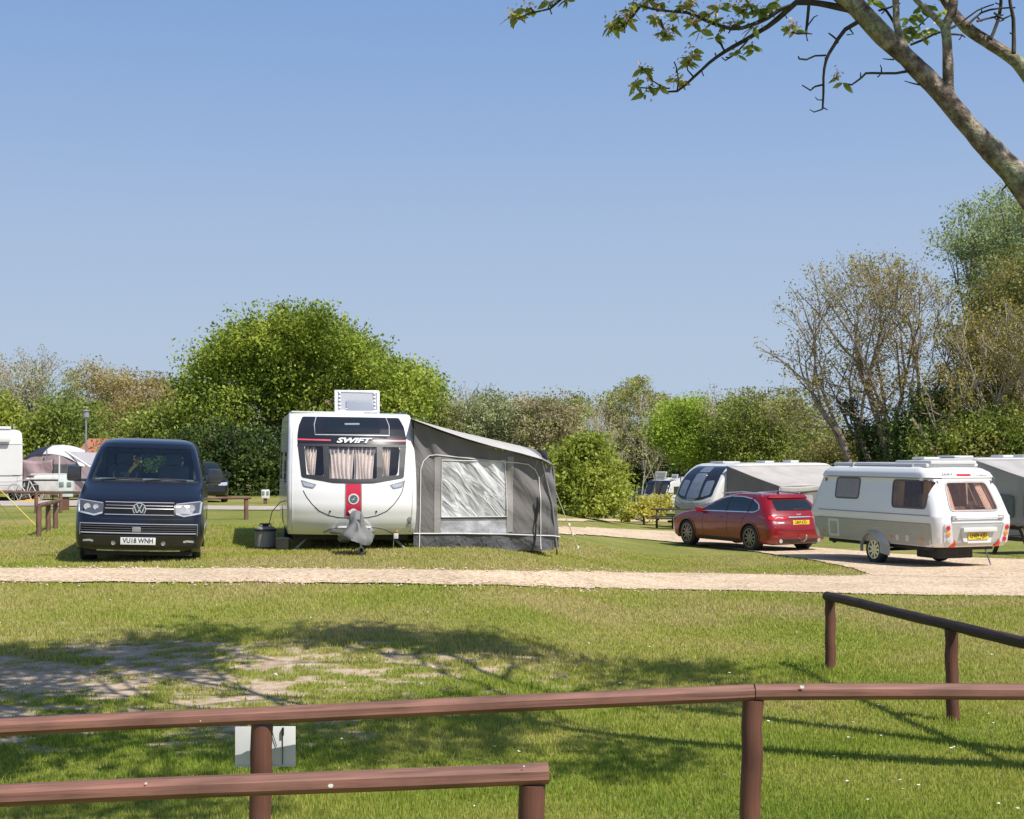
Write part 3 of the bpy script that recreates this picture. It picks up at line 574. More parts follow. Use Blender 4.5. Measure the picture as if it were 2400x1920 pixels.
def build_awning():
    t = thing('caravan_awning', 'grey fabric awning with a wrinkled clear window on the side of the white caravan', 'awning', (SW_X, SW_Y, SW_Z), SW_ANG)
    XT = [1.11, 1.3, 1.6, 2.0, 2.5, 3.0, 3.43, 3.72]; ZT = [2.30, 2.23, 2.12, 1.985, 1.84, 1.72, 1.60, 1.50]
    top = lambda x: float(np.interp(x, XT, ZT))
    yw = .50
    def wr(x, z):       # folds of the hanging wall, stretched along the pull lines from upper left to lower right
        d = (x - 1.1) * .55 + z
        a = max(0, (z - .9)); k = math.exp(-((z - top(x) + .25) / .35) ** 2)
        w = .030 * k * math.sin(15 * (x + .45 * z) + math.sin(5 * x)) + .014 * math.sin(7 * d + 2 * math.sin(2.1 * x)) * min(1, abs(z - .1)) + .014 * math.sin(14 * (x * .6 + z) + 1) * max(0, min(1, (x - 2.5)))
        if z < .32: w += .035 * math.sin(9 * x + 5 * z) * (1 - z / .32) * .8
        return w + .008 * noise.noise(Vector((x * 3, z * 3, 0)))
    wall = fabric('awning_wall_grey', (.195, .184, .184), .12, .3, 3., (.5, 1, 2.0), rot=R(-55))
    dark = fabric('awning_skirt_grey', (.105, .105, .112), .05, .8, 4.)
    light = fabric('awning_roof_light', (.50, .485, .46), .12, .25, 2.)
    pvc_x0, pvc_x1 = 1.62, 2.78
    zb, zt = .60, 1.62
    def W(x0, x1, f0, f1, name, m, nu, nv):
        def fn(u, v):
            x = x0 + (x1 - x0) * u; z0, z1 = f0(x), f1(x); z = z0 + (z1 - z0) * v; return (x + (.09 * (1 - z / 1.6) if x1 > 3.4 else 0) * u, yw + wr(x, z) + .10 * (1 - z / 2.0), z)
        return grid(name, fn, nu, nv, m, t)
    K = lambda c: (lambda x: c)
    W(1.12, pvc_x0, K(.30), top, 'side_wall', wall, 30, 60); W(pvc_x1, 3.56, K(.30), top, 'side_wall', wall, 44, 60)
    W(pvc_x0, pvc_x1, K(zt), top, 'side_wall', wall, 60, 26); W(pvc_x0, pvc_x1, K(.53), K(zb), 'side_wall', wall, 60, 6)
    W(3.56, 3.68, K(.02), lambda x: min(top(x), 1.52), 'corner_panel', fabric('awning_corner_grey', (.16, .158, .162), .08, .6), 10, 60)
    W(1.12, 3.56, K(-.02), K(.30), 'ground_skirt', dark, 90, 14)
    # clear plastic window; whitish diagonal streaks paint in the glare off its wrinkles
    m, nt, nd, lk, out = nodes('clear_pvc')
    tc = N(nt, 'ShaderNodeTexCoord'); m0 = N(nt, 'ShaderNodeMapping'); mp = N(nt, 'ShaderNodeMapping'); m0.inputs['Rotation'].default_value = (0, R(-50), 0); mp.inputs['Scale'].default_value = (.9, 1, 3.6); lk.new(tc.outputs['Object'], m0.inputs[0]); lk.new(m0.outputs[0], mp.inputs[0])
    n = N(nt, 'ShaderNodeTexNoise', Scale=2.0, Detail=4., Distortion=1.6); lk.new(mp.outputs[0], n.inputs[0]); r = ramp(nt, [(.38, (0, 0, 0)), (.62, (1, 1, 1))]); lk.new(n.outputs[0], r.inputs[0])
    b = N(nt, 'ShaderNodeBump', Strength=.9, Distance=.05); lk.new(n.outputs[0], b.inputs['Height'])
    tr = N(nt, 'ShaderNodeBsdfTransparent', Color=(.8, .82, .85, 1)); p = N(nt, 'ShaderNodeBsdfPrincipled', Roughness=.22); p.inputs['Base Color'].default_value = (.84, .84, .86, 1); lk.new(b.outputs[0], p.inputs['Normal'])
    ma = N(nt, 'ShaderNodeMath', operation='MULTIPLY_ADD'); ma.inputs[1].default_value = .40; ma.inputs[2].default_value = .42; lk.new(r.outputs[0], ma.inputs[0])
    mx = N(nt, 'ShaderNodeMixShader'); lk.new(ma.outputs[0], mx.inputs[0]); lk.new(tr.outputs[0], mx.inputs[1]); lk.new(p.outputs[0], mx.inputs[2]); lk.new(mx.outputs[0], out.inputs[0])
    w1 = W(pvc_x0, pvc_x1, K(zb), K(zt), 'clear_window', m, 60, 50)
    w2 = W(pvc_x0 - .02, pvc_x1 + .08, K(.30), K(.53), 'lower_window', mat('misted_pvc', (.46, .46, .50), .25, var=.35, scale=5, bump=1., bscale=7), 40, 10)
    # see-through things inside: folding chairs and a pale inner floor
    edge = mat('awning_piping', (.62, .61, .60), .6)
    P = lambda x, z: (x + (.09 * (1 - z / 1.6) * 1. if x > 3.5 else 0), yw + wr(x, z) + .10 * (1 - z / 2.0) - .012, z)
    def pipe(pts, r=.011, name='piping', par=None, mm=None):
        q = []
        for a, c in zip(pts, pts[1:]):
            n_ = max(1, int((Vector(a) - Vector(c)).length / .08)); q += [tuple(Vector(a).lerp(Vector(c), k / n_)) for k in range(n_)]
        q.append(pts[-1]); bm = B(); tube(bm, [P(*k) for k in q], r, 5); obj(name, bm, mm or edge, par or t)
    pipe([(1.22, .02), (1.24, .7), (1.24, 1.45), (1.29, 1.6), (1.40, 1.70), (1.52, 1.715), (2.0, 1.665), (2.6, 1.60), (3.0, 1.57), (3.2, 1.54), (3.33, 1.44), (3.40, 1.3), (3.43, .8), (3.44, 0)])
    pipe([(pvc_x0, zb), (pvc_x0, zt), (pvc_x1, zt - .03), (pvc_x1 + .03, zb - .0), (pvc_x0, zb)], .010)
    pipe([(1.12, .31), (2.0, .30), (2.8, .28), (3.6, .24), (3.72, .22)], .012)
    band = fabric('awning_band', (.36, .335, .325), .1, .3)
    for xa, xb in ((pvc_x0 - .13, pvc_x0 - .015), (pvc_x1 + .03, pvc_x1 + .14)):
        grid('window_band', lambda u, v: tuple(Vector(P(xa + (xb - xa) * u, .32 + (1.36) * v)) + Vector((0, .004, 0))), 5, 30, band, t)
    # roof: near hem row, then rising to the flat run of the canopy
    XB = [1.11, 1.5, 2.2, 3.0, 3.22]; ZB = [2.34, 2.26, 2.10, 1.92, 1.87]
    def roof(u, v):
        if u < .25:
            k = u / .25; xa = 1.11 + (3.43 - 1.11) * v; xb = 1.11 + (3.22 - 1.11) * v
            return (xa + (xb - xa) * k, yw - .17 + .96 * k, (top(xa) + .03) * (1 - k) + float(np.interp(xb, XB, ZB)) * k + .03 * math.sin(math.pi * k))
        k = (u - .25) / .75; xb = 1.11 + (3.22 - 1.11) * v; return (xb, yw + .79 + 3.4 * k, float(np.interp(xb, XB, ZB)) - .02 * math.sin(8 * k))
    grid('canopy', roof, 32, 30, light, t, .006)
    def val(u, v):
        if u < .25: k = u / .25; a = Vector((3.43, yw - .17, 1.62)).lerp(Vector((3.22, yw + .79, 1.87)), k); c = Vector((3.66, yw - .05, 1.52)).lerp(Vector((3.46, yw + .79, 1.82)), k)
        else: k = (u - .25) / .75; a = Vector((3.22, yw + .79 + 3.4 * k, 1.87)); c = Vector((3.46, yw + .79 + 3.4 * k, 1.82))
        return tuple(a.lerp(c, v))
    grid('canopy_edge', val, 24, 4, fabric('awning_edge_grey', (.20, .20, .21), .05, .2), t, .006)
    grid('front_wall', lambda u, v: (3.56 + .12 * (1 - v), yw + .12 + 3.9 * u, 1.8 * v), 20, 10, wall, t)
    grid('side_wall', lambda u, v: (1.12 + 2.4 * u, yw + 4.0, (2.2 - .5 * u) * v), 10, 10, wall, t)
    bm = B(); tube(bm, [P(3.45, 1.60), P(3.60, .8), P(3.66, 0)], .014, 6); tube(bm, [P(3.66, 1.50), P(3.70, 0)], .012, 6); tube(bm, [(3.3, yw + .3, 0), (3.3, yw + .3, 1.7)], .014)
    obj('pole', bm, M_steel, t)
    bm = B(); bp = [P(3.36, .95), P(3.37, .72), P(3.34, .5), P(3.33, .2), P(3.30, .03)]; tube(bm, [Vector(q) - Vector((0, .03, 0)) for q in bp], [.012, .03, .012, .016, .008], 6); obj('tension_strap', bm, M_ink, t)
    # guy rope
    a = Vector(P(3.50, 1.55)); gp = G(1366, 1312); l = Vector((gp.x - SW_X, gp.y - SW_Y, gp.z - SW_Z)); l = Matrix.Rotation(-SW_ANG, 3, 'Z') @ l
    a = a + Vector((0, -.03, 0)); bm = B(); tube(bm, [a, a.lerp(l, .5) + Vector((0, 0, -.03)), l], .009, 5)
    for k in (.62, .72, .86): q = a.lerp(l, k); box(bm, q, (.05, .02, .05), Matrix.Rotation(R(40), 3, 'Y'))
    obj('guy_rope', bm, mat('guy_rope_cream', (.70, .68, .52), .8), t)
    bm = B(); tube(bm, [l + Vector((-.01, 0, .06)), l + Vector((.02, 0, -.05))], .008); obj('ground_peg', bm, M_steel, t)
    # inner tent floor and furniture seen through the window
    return t
# ------------------------------------------------------------------ small two-tone caravan behind the red car
ER_A = R(22.3); ER = Vector((9.60, 29.27, -.27))
def build_small_caravan():
    t = thing('small_touring_caravan', 'small white and taupe caravan with pop-top roof, its rear towards the camera', 'caravan', ER, ER_A)
    mw = mat('caravan_upper_white', (.74, .745, .755), .28, var=.02, scale=1.5, coat=.5)
    S = Shell([(.47, .16, 4.62, .93), (.56, .06, 4.68, .96), (.95, .0, 4.78, .985), (1.10, .02, 4.82, .99), (1.14, .06, 4.80, .985), (1.5, .24, 4.64, .945), (1.86, .44, 4.46, .89), (1.90, .42, 4.48, .905),
               (2.0, .50, 4.42, .88), (2.08, .66, 4.30, .81), (2.12, .85, 4.15, .72)], .22, .25, .05, .12)
    b = S.body('body', mw, t, 24, 3)
    rw = rpoly([(-.45, 1.80), (.58, 1.80), (.66, 1.22), (-.50, 1.22)], .10); rw = rpoly([(-.52, 1.80), (.52, 1.80), (.62, 1.215), (-.62, 1.215)], .10)
    w1 = rpoly([(.42, 1.83), (1.60, 1.83), (1.56, 1.26), (.46, 1.26)], .09); w2 = rpoly([(2.77, 1.85), (3.63, 1.85), (3.63, 1.40), (2.77, 1.40)], .08)
    mi = mat('caravan_interior', (.42, .35, .29), .7, var=.3)
    cut(b, [boxcut(-.78, .78, .62, 4.0, 1.0, 1.80, mi), pcut(rw, -.2, .9, 'y', mi), pcut(w1, -1.3, -.6, 'x', mi), pcut(w2, -1.3, -.6, 'x', mi), pcut(w1, .6, 1.3, 'x', mi), pcut(w2, .6, 1.3, 'x', mi),
            wheel_well(-1.3, -.72, 2.24, .31, .36), wheel_well(.72, 1.3, 2.24, .31, .36)])
    brn = glassm('brown_acrylic', (.92, .84, .80), .03, body=(.3, .2, .17), bodyw=.08); fr = mat('window_rubber', (.10, .095, .09), .5)
    g = patch('rear_window', rw, S.front, brn, t, off=.012, th=.012)
    strip('window_frame', rw + rw[:1], .035, S.front, mat('window_edge', (.42, .36, .34), .35, coat=.5), g, off=.016, th=.02, step=.3)
    bm = B(); tube(bm, [(.08, .42, 1.74), (.25, .36, 1.33)], .012, 5); obj('window_stay', bm, M_silver, g)
    bm = B(); box(bm, (0, .78, 1.22), (1.2, .3, .12), None, .03); box(bm, (0, 1.1, 1.36), (1.2, .08, .35), None, .03); obj('rear_seat', bm, mat('seat_brown', (.22, .15, .13), .8), t)
    for (x0, x1, l) in ((-.56, -.42, .08), (.26, .42, .10), (.46, .56, .1)):
        grid('curtain', lambda u, v: (x0 + (x1 - x0) * u + l * (1 - v) * (1 if x0 > 0 else -.3), S.front(0, 1.24 + .54 * v)[1] + .09 + .02 * math.sin(u * 18), 1.24 + .54 * v), 14, 4, M_curtain, g)
    for s in (-1, 1):
        sd = S.side(s)
        for P in (w1, w2):
            w = patch('side_window', P, sd, brn if P is w1 else mat('closed_blind_window', (.20, .155, .125), .12, coat=.6), t, (s, 0, 0), .008, .01)
            strip('window_frame', P + P[:1], .035, sd, fr, w, (s, 0, 0), .012, .02, .3)
        for dy in (.50, 1.35):
            grid('curtain', lambda u, v: (s * (.845 - .05 * v + .01 * math.sin(u * 20)), dy + .22 * u, 1.24 + .58 * v), 12, 3, mat('ochre_curtain', (.45, .36, .16), .9), w)
        patch('lower_panel', [(.27, .945), (4.4, .945), (4.4, .50), (.27, .50)], sd, M_taupe, t, (s, 0, 0), .003, .01, .2)
        strip('trim_line', [(.3, 1.115), (4.25, 1.115)], .018, sd, M_grey, t, (s, 0, 0), .008, .01, .3); strip('trim_line', [(.3, .95), (4.25, .95)], .012, sd, M_grey, t, (s, 0, 0), .008, .01, .3)
        strip('trim_line', [(.75, .80), (3.40, .79)], .012, sd, M_silver, t, (s, 0, 0), .008, .01, .3); strip('trim_line', [(.3, 1.885), (4.0, 1.885)], .02, sd, M_grey, t, (s, 0, 0), .012, .012, .3)
        strip('trim_line', [(3.9, .79), (4.25, .79)], .012, sd, M_silver, t, (s, 0, 0), .008, .01, .3)
        strip('trim_line', [(.3, .49), (4.2, .49)], .02, sd, M_silver, t, (s, 0, 0), .008, .01, .3)
        h = patch('service_hatch', rrect(3.46, .52, 3.87, .92, .05), sd, M_white, t, (s, 0, 0), .008, .012); patch('hatch_panel', rrect(3.53, .58, 3.80, .86, .03), sd, M_taupe, h, (s, 0, 0), .012, .01)
        for y in (.58, 1.62, 4.05): patch('side_marker', rrect(y - .05, .60, y + .05, .65, .02), sd, M_amber, t, (s, 0, 0), .012, .012)
        for y in (1.05, 1.38): patch('socket_cover', rrect(y - .05, .56, y + .05, .68, .01), sd, M_cream, t, (s, 0, 0), .012, .012)
        patch('marker_lamp', rrect(4.02, 1.76, 4.08, 1.84, .01), sd, M_red, t, (s, 0, 0), .02, .02)
        wheel(t, (s * .84, 2.24, .305), .305, .2, .20, 9, s, M_tyre, M_chrome)
        bm = B(); n = 18; rows = []
        for k in range(n + 1):
            a = R(-12 + 204 * k / n); r0, r1 = .345, .40 + (.20 * max(0, math.cos(a)) ** 1.5)
            rows.append([bm.verts.new((s * xx, 2.24 - rr * math.cos(a), .33 + rr * math.sin(a))) for xx, rr in ((.96, r0), (1.035, r0), (1.03, r0 + .02), (.96, r1))])
        for a, c in zip(rows, rows[1:]):
            for k in range(4): bm.faces.new((a[k], a[(k + 1) % 4], c[(k + 1) % 4], c[k]))
        obj('mudguard', bm, mat('mudguard_grey', (.36, .37, .37), .35, coat=.3), t)
        # lamp cluster
        cl = patch('lamp_cluster', rpoly([(s * .67, .96), (s * .83, .96), (s * .80, .60), (s * .74, .49), (s * .50, .49), (s * .60, .62)], .02), S.front, M_white, t, off=.02, th=.05)
        for z, m_, xx in ((.875, M_red, .755), (.755, M_amber, .735), (.63, M_lens if s < 0 else M_red, .715)):
            bm = B(); q = Vector(S.front(s * xx, z)); lathe(bm, [(.05, -.015), (.05, -.035), (.035, -.045), (.002, -.048)], 'y', q, 20); l = obj('tail_light', bm, m_, cl)
            bm = B(); lathe(bm, [(.058, -.015), (.058, -.03), (.05, -.03)], 'y', q, 20); obj('tail_light_ring', bm, M_chrome, l)
        patch('reflector_triangle', [(s * .64, .49), (s * .50, .49), (s * .57, .63)], S.front, mat('red_reflector', (.75, .06, .02), .3), t, off=.03, th=.02)
        bm = B(); q = Vector(S.front(s * .6, 1.10)); box(bm, q + Vector((0, -.02, -.02)), (.12, .06, .10), None, .01); obj('handle_bracket', bm, M_silver, t)
        if s > 0: bm = B(); tube(bm, [(s * .62, .55, .45), (s * .68, .4, .02)], .015); obj('corner_steady', bm, M_steel, t)
    patch('rear_panel', rpoly([(-.70, .955), (.70, .955), (.60, .50), (-.60, .50)], .03), S.front, M_silver, t, off=.006, th=.02)
    bm = B(); tube(bm, [Vector(S.front(-.6, 1.08)) + Vector((0, -.05, 0)), Vector(S.front(0, 1.08)) + Vector((0, -.05, 0)), Vector(S.front(.6, 1.08)) + Vector((0, -.05, 0))], .018); obj('grab_bar', bm, M_white, t)
    strip('rear_shelf', [(-.66, .985), (.66, .985)], .035, S.front, M_white, t, off=.02, th=.03)
    bm = B(); q = Vector(S.front(0, .72)); prism(bm, [(-.43, .87), (.43, .87), (.43, .79), (.34, .60), (.28, .56), (-.28, .56), (-.36, .60), (-.43, .79)], q.y - .015, q.y + .1); box(bm, (0, q.y - .05, .835), (.86, .12, .09), None, .015); box(bm, (0, q.y - .03, .575), (.60, .08, .03)); obj('plate_housing', bm, M_white, t)
    thing_plate(t, 'LN09 KJD', (0, q.y - .032, .695), M_yplate, .52, .13, 'CARAVANS')
    patch('brake_light', rrect(-.18, 1.925, .18, 1.965, .008), S.front, M_red, t, off=.01)
    text('brand_lettering', 'ERIBA', .09, M_grey, t, face_m((-.42, S.front(-.42, 1.96)[1] - .012, 1.965), R(25)), .002, .3, 1.2); text('model_lettering', 'TOURING', .06, M_grey, t, face_m((.44, S.front(.44, 1.94)[1] - .012, 1.94), R(25)), .002, .2, 1.3)
    bm = B(); box(bm, (0, 2.45, 2.15), (1.36, 3.3, .08), None, .035); r_ = obj('pop_top_roof', bm, M_white, t)
    bm = B(); box(bm, (0, 1.35, 2.21), (1.2, 1.2, .08), None, .035); box(bm, (.1, 1.8, 2.29), (.42, .42, .06), None, .025); obj('roof_hatch', bm, M_white, r_)
    bm = B(); box(bm, (-.74, 3.25, 2.13), (.06, .05, .13), None, .01); tube(bm, [(-.70, 1.2, 2.15), (-.70, 4.0, 2.15)], .03); obj('awning_rail', bm, M_silver, r_)
    bm = B(); box(bm, (0, 2.3, .43), (1.6, 3.6, .10)); tube(bm, [(-.5, 4.2, .42), (0, 5.25, .44)], .035); tube(bm, [(.5, 4.2, .42), (0, 5.25, .44)], .035); tube(bm, [(0, 5.1, .44), (0, 5.45, .46)], .04); box(bm, (-.25, .75, .33), (.9, .7, .22), None, .03)
    tube(bm, [(-.9, 2.24, .3), (.9, 2.24, .3)], .04); obj('chassis', bm, M_under, t)
    bm = B(); tube(bm, [(0.05, 5.1, .60), (.05, 5.1, .38)], .02); lathe(bm, [(.07, -.03), (.08, 0), (.07, .03)], 'x', (.05, 5.1, .33), 16); obj('jockey_wheel', bm, M_under, t)
    return t

# ------------------------------------------------------------------ red estate car
def build_red_car():
    t = thing('estate_car', 'glossy dark red estate car hitched in front of the small two-tone caravan', 'car', (7.30, 35.77, -.38), R(27.4))
    mp = mat('deep_red_paint', (.22, .002, .008), .3, .0, var=.05, scale=2, coat=.7)
    S = Shell([(.22, .14, 4.66, .86), (.30, .05, 4.76, .895), (.45, .0, 4.80, .915), (.60, .0, 4.79, .92), (.72, .04, 4.74, .92), (.80, .08, 4.62, .915), (.88, .11, 4.36, .905), (.945, .14, 3.95, .89),
               (1.0, .18, 3.58, .87), (1.1, .26, 3.32, .83), (1.22, .38, 3.02, .775), (1.33, .50, 2.72, .715), (1.40, .56, 2.48, .66), (1.44, .66, 2.25, .60), (1.465, .95, 2.0, .48)], .16, .30, .12, .20)
    b = S.body('body', mp, t, 30, 3)
    cut(b, [wheel_well(-1.1, -.62, .97, .34, .375), wheel_well(.62, 1.1, .97, .34, .375), wheel_well(-1.1, -.62, 3.76, .34, .375), wheel_well(.62, 1.1, 3.76, .34, .375)])
    for s in (-1, 1):
        sd = S.side(s); o = (s, 0, 0)
        win = rpoly([(.66, 1.06), (.74, 1.20), (1.05, 1.325), (1.5, 1.375), (2.0, 1.375), (2.5, 1.30), (3.0, 1.14), (3.28, 1.01), (3.2, .965), (2.0, .985), (.85, 1.0)], .05)
        g = patch('side_window', win, sd, M_dglass, t, o, .004, .02); strip('window_chrome', win + win[:1], .022, sd, M_chrome, g, o, .008, .015, .3)
        for y in (1.08, 2.02): strip('window_pillar', [(y, .99), (y - .03, 1.37)], .05, sd, M_ink, g, o, .010, .01, .2)
        strip('door_seam', [(1.92, .96), (1.95, .6), (1.92, .32)], .01, sd, M_ink, t, o, .002, .01, .2); strip('door_seam', [(2.98, .94), (3.04, .6), (2.98, .32)], .01, sd, M_ink, t, o, .002, .01, .2); strip('door_seam', [(1.14, .95), (1.3, .7), (1.34, .55)], .01, sd, M_ink, t, o, .002, .01, .2)
        strip('sill_trim', [(1.38, .28), (3.3, .28)], .07, sd, M_black, t, o, .006, .02, .3)
        for y in (1.30, 2.18): strip('door_handle', [(y, .835), (y + .19, .83)], .03, sd, mp, t, o, .028, .03, .2)
        for y, hy in ((.97, .375), (3.76, .375)):
            pts = [(y + .40 * math.cos(R(a)), .34 + .40 * math.sin(R(a))) for a in range(-8, 189, 12)]; strip('arch_lip', pts, .03, sd, mp, t, o, .016, .03, .3)
            wheel(t, (s * .795, y, .345), .345, .235, .245, 10, s, M_tyre, M_darkalu, .02, .045)
        bm = B(); box(bm, (s * .98, 3.10, 1.0), (.2, .10, .14), None, .035); tube(bm, [(s * .85, 3.15, .96), (s * .95, 3.12, .97)], .02); obj('door_mirror', bm, mp, t)
        bm = B(); tube(bm, [(s * .60, .85, 1.47), (s * .61, 1.7, 1.495), (s * .60, 2.55, 1.44)], .018, 6); obj('roof_rail', bm, M_chrome, t)
        l = patch('tail_light', rpoly([(s * .33, .90), (s * .62, .935), (s * .86, .92), (s * .86, .83), (s * .62, .80), (s * .40, .845)], .02), S.front, M_red, t, off=.010, th=.04)
        strip('light_element', [(s * .50, .87), (s * .66, .885), (s * .72, .85)], .03, S.front, M_lens, l, off=.02)
        strip('tail_light', [(.33, .865), (.50, .90), (.62, .915)], .05, sd, M_red, t, o, .008, .02, .1)
        patch('bumper_reflector', rrect(s * .76 - .05, .40, s * .76 + .05, .425, .005), S.front, M_red, t, off=.01)
        bm = B(); q = Vector(S.front(s * .60, .30)); lathe(bm, [(.055, -.02), (.048, -.02), (.045, .02), (.002, .02)], 'y', q, 18); obj('exhaust_tip', bm, M_chrome, t)
        patch('head_lamp', rpoly([(s * .45, .72), (s * .86, .76), (s * .84, .65), (s * .5, .63)], .02), S.rear, M_lens, t, (0, 1, 0), .01, .03)
    patch('rear_window', rpoly([(-.60, 1.05), (.60, 1.05), (.55, 1.31), (-.55, 1.31)], .05), S.front, M_dglass, t, off=.005, th=.02)
    patch('windscreen', rpoly([(-.70, 1.04), (.70, 1.04), (.60, 1.36), (-.60, 1.36)], .05), S.rear, M_dglass, t, (0, 1, 0), .005, .02)
    strip('rear_wiper', [(-.12, 1.075), (.2, 1.07), (.30, 1.06)], .02, S.front, M_ink, t, off=.02)
    strip('tailgate_chrome', [(-.34, .885), (.34, .885)], .022, S.front, M_chrome, t, off=.02); strip('tailgate_seam', [(-.80, .80), (-.70, .62), (-.5, .56), (.5, .56), (.7, .62), (.8, .80)], .01, S.front, M_ink, t, off=.003)
    bm = B(); prism(bm, [(-.07, .03), (0, .0), (.07, .03), (.05, -.03), (0, -.045), (-.05, -.03)], -.008, .004); bm.transform(Matrix.Translation(Vector(S.front(0, .955)))); obj('emblem', bm, M_chrome, t)
    patch('spoiler', [(-.56, 1.40), (.56, 1.40), (.60, 1.33), (-.60, 1.33)], S.front, mp, t, off=.05, th=.07)
    patch('bumper_lower', rpoly([(-.62, .24), (.62, .24), (.66, .34), (-.66, .34)], .02), S.front, M_black, t, off=.006, th=.02)
    strip('model_badge', [(-.66, .755), (-.50, .755)], .022, S.front, M_chrome, t, off=.01)
    q = S.front(0, .76); thing_plate(t, 'LB69 KZU', (0, q[1] - .016, .76), M_yplate)
    bm = B(); prism(bm, [(.95, 1.465), (1.05, 1.465), (.94, 1.53), (.90, 1.53)], -.015, .015, 'x'); obj('roof_antenna', bm, mp, t)
    bm = B(); tube(bm, [(0, .3, .30), (0, -.08, .30), (0, -.16, .36), (0, -.16, .42)], .02, 8); lathe(bm, [(.001, .395), (.024, .41), (.027, .435), (.018, .455), (.001, .46)], 'z', (0, -.16, 0), 12); obj('tow_bar', bm, M_steel, t)
    bm = B(); box(bm, (0, 2.4, .24), (1.4, 4.2, .1)); obj('underbody', bm, M_under, t)
    return t

# ------------------------------------------------------------------ generic caravan with a curved front (y = 0 is the windowed end)
def caravan_body(name, label, loc, rz, L=6.4, H=2.58, w=1.14, front=(.62, .63, .65), dark=True, vent=True, word=None):
    t = thing(name, label, 'caravan', loc, rz)
    S = Shell([(.34, .22, L - .2, w - .02), (.5, .10, L - .1, w), (.85, 0, L, w), (1.1, .02, L, w), (1.3, .08, L, w), (1.6, .22, L, w), (1.9, .40, L - .02, w), (2.15, .60, L - .06, w), (2.35, .86, L - .15, w - .01), (H - .1, 1.15, L - .3, w - .02), (H - .03, 1.4, L - .5, w - .06), (H, 1.8, L - .8, w - .2)], .14, .15, .12, .08)
    b = S.body('body', M_white, t, 16, 2); mf = mat('front_silver', front, .35, .15, coat=.3)
    patch('front_moulding', rpoly([(-.98, 1.28), (-.5, 1.16), (0, 1.12), (.5, 1.16), (.98, 1.28), (.94, .40), (-.94, .40)], .05), S.front, mf, t, off=.004, th=.012, step=.12)
    strip('front_crease', [(-.98, 1.16), (-.6, 1.02), (0, .96), (.6, 1.02), (.98, 1.16)], .05, S.front, M_white, t, off=.012, th=.02, step=.12)
    dk = mat('front_panel_navy', (.018, .022, .035), .12, coat=.7)
    p = patch('front_panel', rpoly([(-.98, 1.36), (-.5, 1.22), (0, 1.18), (.5, 1.22), (.98, 1.36), (1.0, 1.9), (.92, 2.3), (.84, H - .12), (-.84, H - .12), (-.92, 2.3), (-1.0, 1.9)], .08), S.front, dk, t, off=.006, th=.014, step=.12)
    gl = mat('pale_blind_glass', (.16, .19, .25), .08, coat=.7) if dark else mat('dark_pane', (.05, .05, .055), .1, coat=.6)
    for P in ([(-.86, 1.42), (-.46, 1.30), (-.46, 1.92), (-.84, 1.95)], [(-.32, 1.26), (.32, 1.26), (.28, 2.2), (-.28, 2.2)], [(.46, 1.30), (.86, 1.42), (.84, 1.95), (.46, 1.92)]):
        patch('front_window', rpoly(P, .08), S.front, gl, p, off=.016, th=.015, step=.12)
    if dark: patch('front_window', rpoly([(-.28, 2.24), (.28, 2.24), (.24, H - .16), (-.24, H - .16)], .05), S.front, gl, p, off=.016, th=.015, step=.12)
    if word: text('brand_lettering', word, .09, M_chrome, p, face_m((0, S.front(0, 1.215)[1] - .03, 1.22), R(20)), .004, wide=1.6)
    for s in (-1, 1):
        strip('head_lamp', [(s * .95, .95), (s * .80, .88), (s * .62, .86)], .05, S.front, M_ink, t, off=.012, step=.2)
        for a, c in ((1.0, 2.0), (L - 2.3, L - 1.2)):
            patch('side_window', rpoly([(a, 1.22), (c, 1.22), (c, 1.8), (a, 1.8)], .06), S.side(s), M_dglass, t, (s, 0, 0), .01, .02, .4)
        strip('side_stripe', [(.9, 1.0), (L - .4, 1.0)], .10, S.side(s), M_grey, t, (s, 0, 0), .004, .01, .5)
        wheel(t, (s * (w - .14), L * .55, .33), .33, .2, .2, 6, s, M_tyre, M_alu)
        bm = B(); tube(bm, [(s * .7, .9, .35), (s * .9, .8, 0)], .03); tube(bm, [(s * .7, L - .9, .35), (s * .9, L - .8, 0)], .03); obj('corner_steady', bm, M_steel, t)
    bm = B(); tube(bm, [(-.45, .6, .36), (0, -1.1, .42)], .05); tube(bm, [(.45, .6, .36), (0, -1.1, .42)], .05); tube(bm, [(0, -.9, .6), (0, -.9, .05)], .03); box(bm, (0, L / 2, .3), (1.9, L - 1, .1)); obj('chassis', bm, M_under, t)
    if vent:
        bm = B(); box(bm, (-.2, 2.0, H + .03), (.7, .9, .06), None, .02); box(bm, (.35, 3.6, H + .04), (.5, .5, .08), None, .02); box(bm, (-.1, L - 1.4, H + .04), (.45, .45, .1), None, .02); obj('roof_vent', bm, M_white, t)
    return t
